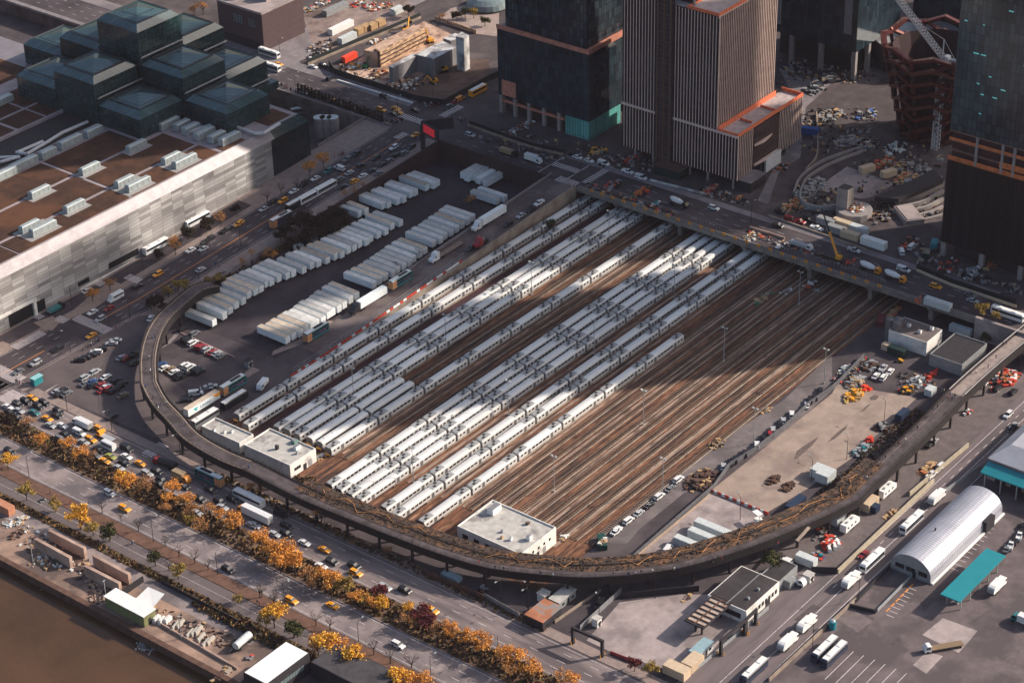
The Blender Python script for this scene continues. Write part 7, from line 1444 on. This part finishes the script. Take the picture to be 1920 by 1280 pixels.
hp = [P('h',*q,z=8) for q in ((1165,470),(1400,570),(1640,650),(1850,720))]; b = MB(); b.wallp(hp, 0, 1.1, .5); tag(b.build('jersey_barrier', cream), 'tan barrier line along the avenue below the pleated tower', 'barrier'); b = MB(); b.wallp([q+Vector((1.5,1,0)) for q in hp], 0, 2.4, .2); tag(b.build('hoarding', hoard), 'black hoarding below the pleated tower', 'hoarding')
b = MB(); b.wallp([P('c',950,1010,8),P('c',1250,1085,8)], 0, .9, .6); tag(b.build('jersey_barrier', cg), 'white barrier line along the kerb below the striped tower', 'barrier'); b = MB(); b.wallp([P('h',150,95,8),P('h',820,330,8)], 0, .9, .6); tag(b.build('jersey_barrier', tanc), 'pale barrier line beside containers on the avenue', 'barrier')
b = MB(); b.wallp([P('h',20,175,8),P('h',260,250,8)], 0, 1.0, .5); tag(b.build('jersey_barrier', slab), 'pinkish barrier line in the middle of the bridge', 'barrier')
# bus shelter, booth, vents, zebra-striped thing by trailers
p = P('i',280,155); t = thing('bus_shelter','teal roofed shelter at the corner of the outer parking lot','shelter',p); b = MB(); b.obox((p.x,p.y,2.9), 4.6, 2.4, .25, 0); b.build('roof', mat('pale_teal', (.25,.5,.52), .5), t); b = MB(); b.obox((p.x,p.y,0), 4.2, 2.0, 2.9, 0); b.build('panel', teal, t)
p = P('j',905,345); shed('guard_booth','small grey guard booth on the island of the inner parking lot',p.x,p.y,0,2.6,2.2,2.8,greyp,dkw)
p = P('f',690,535); heap('tarp_pile','black and white striped tarpaulin pile behind the trailers','tarpaulin','f',690,535,3,1.6,18,[white,dark,white],2.2); container('f',790,490,.6,'pale grey cabin between trailers and dark trees',palew,5,3,3)
isl = MB(); isl.sheet([P('f',*q) for q in ((550,1125),(720,1060),(950,900),(920,900),(700,1030),(560,1100))], .1); isl.sheet([P('j',*q) for q in ((850,420),(930,350),(990,375),(900,430))], .1); struct('traffic_island', isl, side)
kr = MB(); kr.wallp([P('j',390,95),P('j',800,280)], 0, .35, .5); tag(kr.build('kerb_barrier', mat('pink_kerb', (.3,.2,.19), .8)), 'pinkish kerb line in front of the parked cars in the inner lot', 'kerb')
lm = MB()
for i in range(9):
    a_ = P('j',258+i*12,205-i*13) ; lm.rect(a_.x, a_.y-.07, a_.x+5, a_.y+.07, .02)
for i in range(8):
    a_ = P('i',390-i*20,185+i*14); lm.rect(a_.x-3, a_.y-.06, a_.x+3, a_.y+.06, .02)
struct('parking_lines', lm, paint)
ti = MB(); ti.sheet([P('e',*q) for q in ((500,690),(510,720),(700,640),(960,460),(955,385),(870,400),(700,520))], H(-75,140)+.16); ti.sheet([P('e',*q) for q in ((-20,1000),(60,960),(70,900),(20,880),(-40,900))], .12); ti.sheet([P('e',*q) for q in ((250,740),(400,690),(430,760),(390,800),(330,790))], .12); struct('traffic_island', ti, mat('tan_pavement', (.27,.22,.18), .9, var=.2, scale=.5, world=True))
# ================================================================ PEOPLE
def make_person(top, leg):
    def f():
        o = thing('person', 'x', 'person'); b = MB()
        def ring(z, rx, ry, cx=0, cy=0): return [Vector((cx+rx*math.cos(6.2832*i/8), cy+ry*math.sin(6.2832*i/8), z)) for i in range(8)]
        b.loft([ring(.85,.13,.17), ring(1.0,.14,.19), ring(1.25,.13,.2), ring(1.42,.1,.2), ring(1.49,.05,.06), ring(1.54,.05,.05), ring(1.6,.09,.08), ring(1.7,.1,.085), ring(1.77,.05,.05)])
        for s in (-1, 1):
            b.loft([ring(0,.05,.05,.12*s,.09*s), ring(.1,.05,.05,.1*s,.09*s), ring(.48,.065,.065,.05*s,.09*s), ring(.9,.09,.09,0,.09*s)]); b.loft([ring(.8,.035,.035,-.08*s,.26*s), ring(1.1,.045,.045,-.03*s,.25*s), ring(1.42,.06,.06,0,.2*s)])
        b.build('body', mat('skin', (.4,.25,.18), .7), o)
        b = MB(); b.loft([ring(.84,.16,.21), ring(1.0,.165,.22), ring(1.25,.155,.23), ring(1.44,.12,.22), ring(1.5,.06,.08)])
        for s in (-1, 1): b.loft([ring(.9,.055,.055,-.06*s,.27*s), ring(1.1,.06,.06,-.03*s,.26*s), ring(1.43,.075,.075,0,.21*s)])
        b.build('jacket', mat('cloth_'+top[0], top[1], .9), o); b = MB()
        for s in (-1, 1): b.loft([ring(.05,.07,.07,.12*s,.09*s), ring(.48,.085,.085,.05*s,.09*s), ring(.92,.12,.11,0,.09*s)])
        b.build('trousers', mat('cloth_'+leg[0], leg[1], .9), o); b = MB(); b.loft([ring(1.64,.105,.095,-.015), ring(1.72,.11,.095,-.01), ring(1.8,.06,.05,-.01)]); b.build('hair', mat('hair', (.03,.02,.015), .8), o)
        return o
    return f
CT = [('black',(.015,.015,.018)),('white',(.6,.6,.58)),('red',(.35,.04,.04)),('blue',(.05,.09,.22)),('grey',(.16,.16,.17)),('tan',(.3,.2,.12))]
def people(v, where, group, pts, z=None, dz=0.):
    rr = random.Random(len(where)); L = []
    for tok in pts.split():
        x, y = (float(t) for t in tok.split(',')); p = P(v, x, y, z); p.z += dz; c = rr.choice(CT[:1]*3+CT); l_ = rr.choice((CT[0],CT[3],CT[4])); put(('person',c[0],l_[0]), make_person(c, l_), p, rr.uniform(0,6.28), 'person in %s jacket, %s trousers, %s' % (c[0], l_[0], where), 'person', group)
def crowd(n, x0, y0, x1, y1, sp, seed):
    rr = random.Random(seed); return ' '.join('%.0f,%.0f' % (x0+(x1-x0)*t+rr.gauss(0,sp), y0+(y1-y0)*t+rr.gauss(0,sp*.5)) for t in (rr.random() for _ in range(n)))
people('b','waiting at the avenue crossing by the conifers','pedestrians at the avenue crossing',crowd(30,850,880,970,850,14,1)); people('b','crossing at the black hoarding corner','pedestrians at the avenue crossing',crowd(22,1090,750,1220,760,16,2)); people('b','on the corner below the black tower','pedestrians at the avenue crossing',crowd(9,1360,850,1400,870,14,3)); people('b','in the crowd beside the glass pavilion','pedestrians by the pavilion',crowd(24,60,590,200,650,10,4)); people('b','on the pavement of the hall street','pedestrians on the hall street',crowd(12,500,1110,550,1090,10,5))
people('m','walking on the right arm of the viaduct','walkers on the viaduct','1210,540 1270,580 1230,640 1350,510 1380,520 1400,500 1365,495 1120,740 1030,830 1050,840 980,860 880,960 830,1010 720,1120 740,1115 560,1220 620,1220 1560,320 1650,280 1710,210 1760,110 1790,100 1300,450 1320,460', 8.0, .02)
people('p','walking along the bottom curve of the viaduct','walkers on the viaduct','260,610 640,600 735,605 780,600 815,590 1025,570 1050,570 1270,520 1300,500 1325,505 180,600 1680,410', 8.0, .02)
people('o','walking on the viaduct above the avenue','walkers on the viaduct','305,75 320,80 990,400 1410,530 1510,560 1565,570 395,60', 8.0, .02)
people('e','walking on the left arm of the viaduct','walkers on the viaduct','1145,860 1160,850 1110,865 1095,1105 1130,1110 1120,1010', 8.0, .02); people('i','walking on the left arm of the viaduct','walkers on the viaduct','1095,180 1150,270 1180,330 1210,320 1190,350 1250,310 1390,470 1865,800 1870,790', 8.0, .02)
people('e','on the pavement beside the outer parking lot','pedestrians on the hall street',crowd(14,600,970,780,850,10,6)); people('i','on the corner beside the bus shelter','pedestrians on the hall street',crowd(10,120,150,180,170,8,7)); people('e','beside the fence above the truck lot','pedestrians on the hall street','870,790 950,750 1490,410 1620,310 1640,320 1560,330'); people('n','jogging on the riverside bike path','people on the bike path','320,85 280,130 445,150 840,400 120,60 1640,790 1625,780 835,405')
heap('bicycle_rack','row of parked bicycles beside the bike path','bicycles','n',275,125,1.4,.6,8,[dark,greyp],1.0); 
# loose construction clutter nobody could count
def clutter(label, polys, n, ms, seed, hm=1.2, sz=(.25,1.6), z=8.0):
    rr = random.Random(seed); b = MB()
    for (v, x0, y0, x1, y1, skew) in polys:
        for _ in range(n):
            t_, u_ = rr.random(), rr.random(); x = x0+(x1-x0)*t_; y = y0+(y1-y0)*u_+skew*t_; p = P(v, x, y, z); b.obox((p.x,p.y,z), rr.uniform(*sz), rr.uniform(*sz), rr.uniform(.15,hm), rr.uniform(0,3.1), rr.choice(range(len(ms))))
    stuff('site_clutter', b, ms, label, 'site clutter')
cm_ = [dark, greyp, rust, tanw, dkw, wdull, conc_c, soil, dark]
clutter('scattered building materials over the tower plaza', (('d',300,600,720,860,0),('d',600,820,1090,1090,0),('d',180,330,720,470,0),('d',260,1040,560,1200,0),('d',680,1120,1080,1260,-60)), 150, cm_, 41)
clutter('scattered materials along the foot of the towers', (('c',0,690,480,790,110),('c',520,800,800,900,60),('c',830,870,1060,930,60),('c',1200,1030,1500,1080,80),('h',1160,240,1330,420,40),('h',1350,420,1880,480,160)), 70, cm_, 42)
clutter('scattered tools and barriers on the bridge works', (('c',600,1020,1100,1050,170),('h',0,190,760,230,230)), 90, cm_+[orp,redp], 43, .9)
clutter('loose rubble and materials in the pit', (('b',520,420,820,560,40),('b',850,560,1060,640,0),('b',300,330,460,420,-60)), 70, [tanw,rust,white,greyp,dark,soil], 44)
clutter('odds and ends in the yard below the right viaduct', (('m',1000,880,1320,960,-330),('q',420,330,760,400,-260),('m',480,330,760,420,-150),('m',980,320,1250,460,0)), 60, cm_+[redp], 45, 1.0, (.2,1.2), 0.)
clutter('loose stones and timber in the gravel river yard', (('n',960,780,1500,900,200),('n',560,620,760,760,80)), 130, [tanw,slab,soil,rust,dark], 47, .6, (.2,1.1), 0.)
clutter('rubble beside the sea wall', (('n',120,250,560,420,250),), 130, [tanw,slab,sackw,soil,rust], 46, .7, (.2,1.2), 0.)
# ================================================================ LABELS: where look-alikes share words, say which one by its place in the row
_W = ['leftmost','second from left','third from left','fourth from left','fifth from left','sixth from left','seventh from left','eighth from left','ninth from left','tenth from left','eleventh from left','twelfth from left','thirteenth from left','fourteenth from left','fifteenth from left']
def _ordinals():
    bpy.context.view_layer.update(); dd = {}
    for o in COL.objects:
        if o.parent is None and 'label' in o and 'kind' not in o: dd.setdefault(o['label'], []).append(o)
    for lab, L in dd.items():
        if len(L) < 2: continue
        L.sort(key=lambda o: proj(o.matrix_world.translation)[0]); n = len(L)
        if n <= 30 and len(lab.split()) <= 13:
            for i, o in enumerate(L): o['label'] = (_W[i] if i < (n+1)//2 else (_W[n-1-i].replace('left','right') if i > n-2 or True else '')) + ' ' + lab
        for o in L:
            if 'group' not in o: o['group'] = lab[:40]
_ordinals()
# ================================================================ thin purplish haze, added to lift and tint the shadows
hb = MB(); hb.box(-1780,-1000,-9.5,1590,1490,CH+40)
hm = bpy.data.materials.new('haze_air'); hm.use_nodes = True; _n = hm.node_tree; _n.nodes.remove(_n.nodes['Principled BSDF']); _v = _n.nodes.new('ShaderNodeVolumePrincipled'); _v.inputs['Density'].default_value = .000016; _v.inputs['Color'].default_value = (.9,.78,.92,1)
_n.links.new(_v.outputs[0], _n.nodes['Material Output'].inputs['Volume'])
ho = hb.build('haze', hm); ho['kind'] = 'stuff'
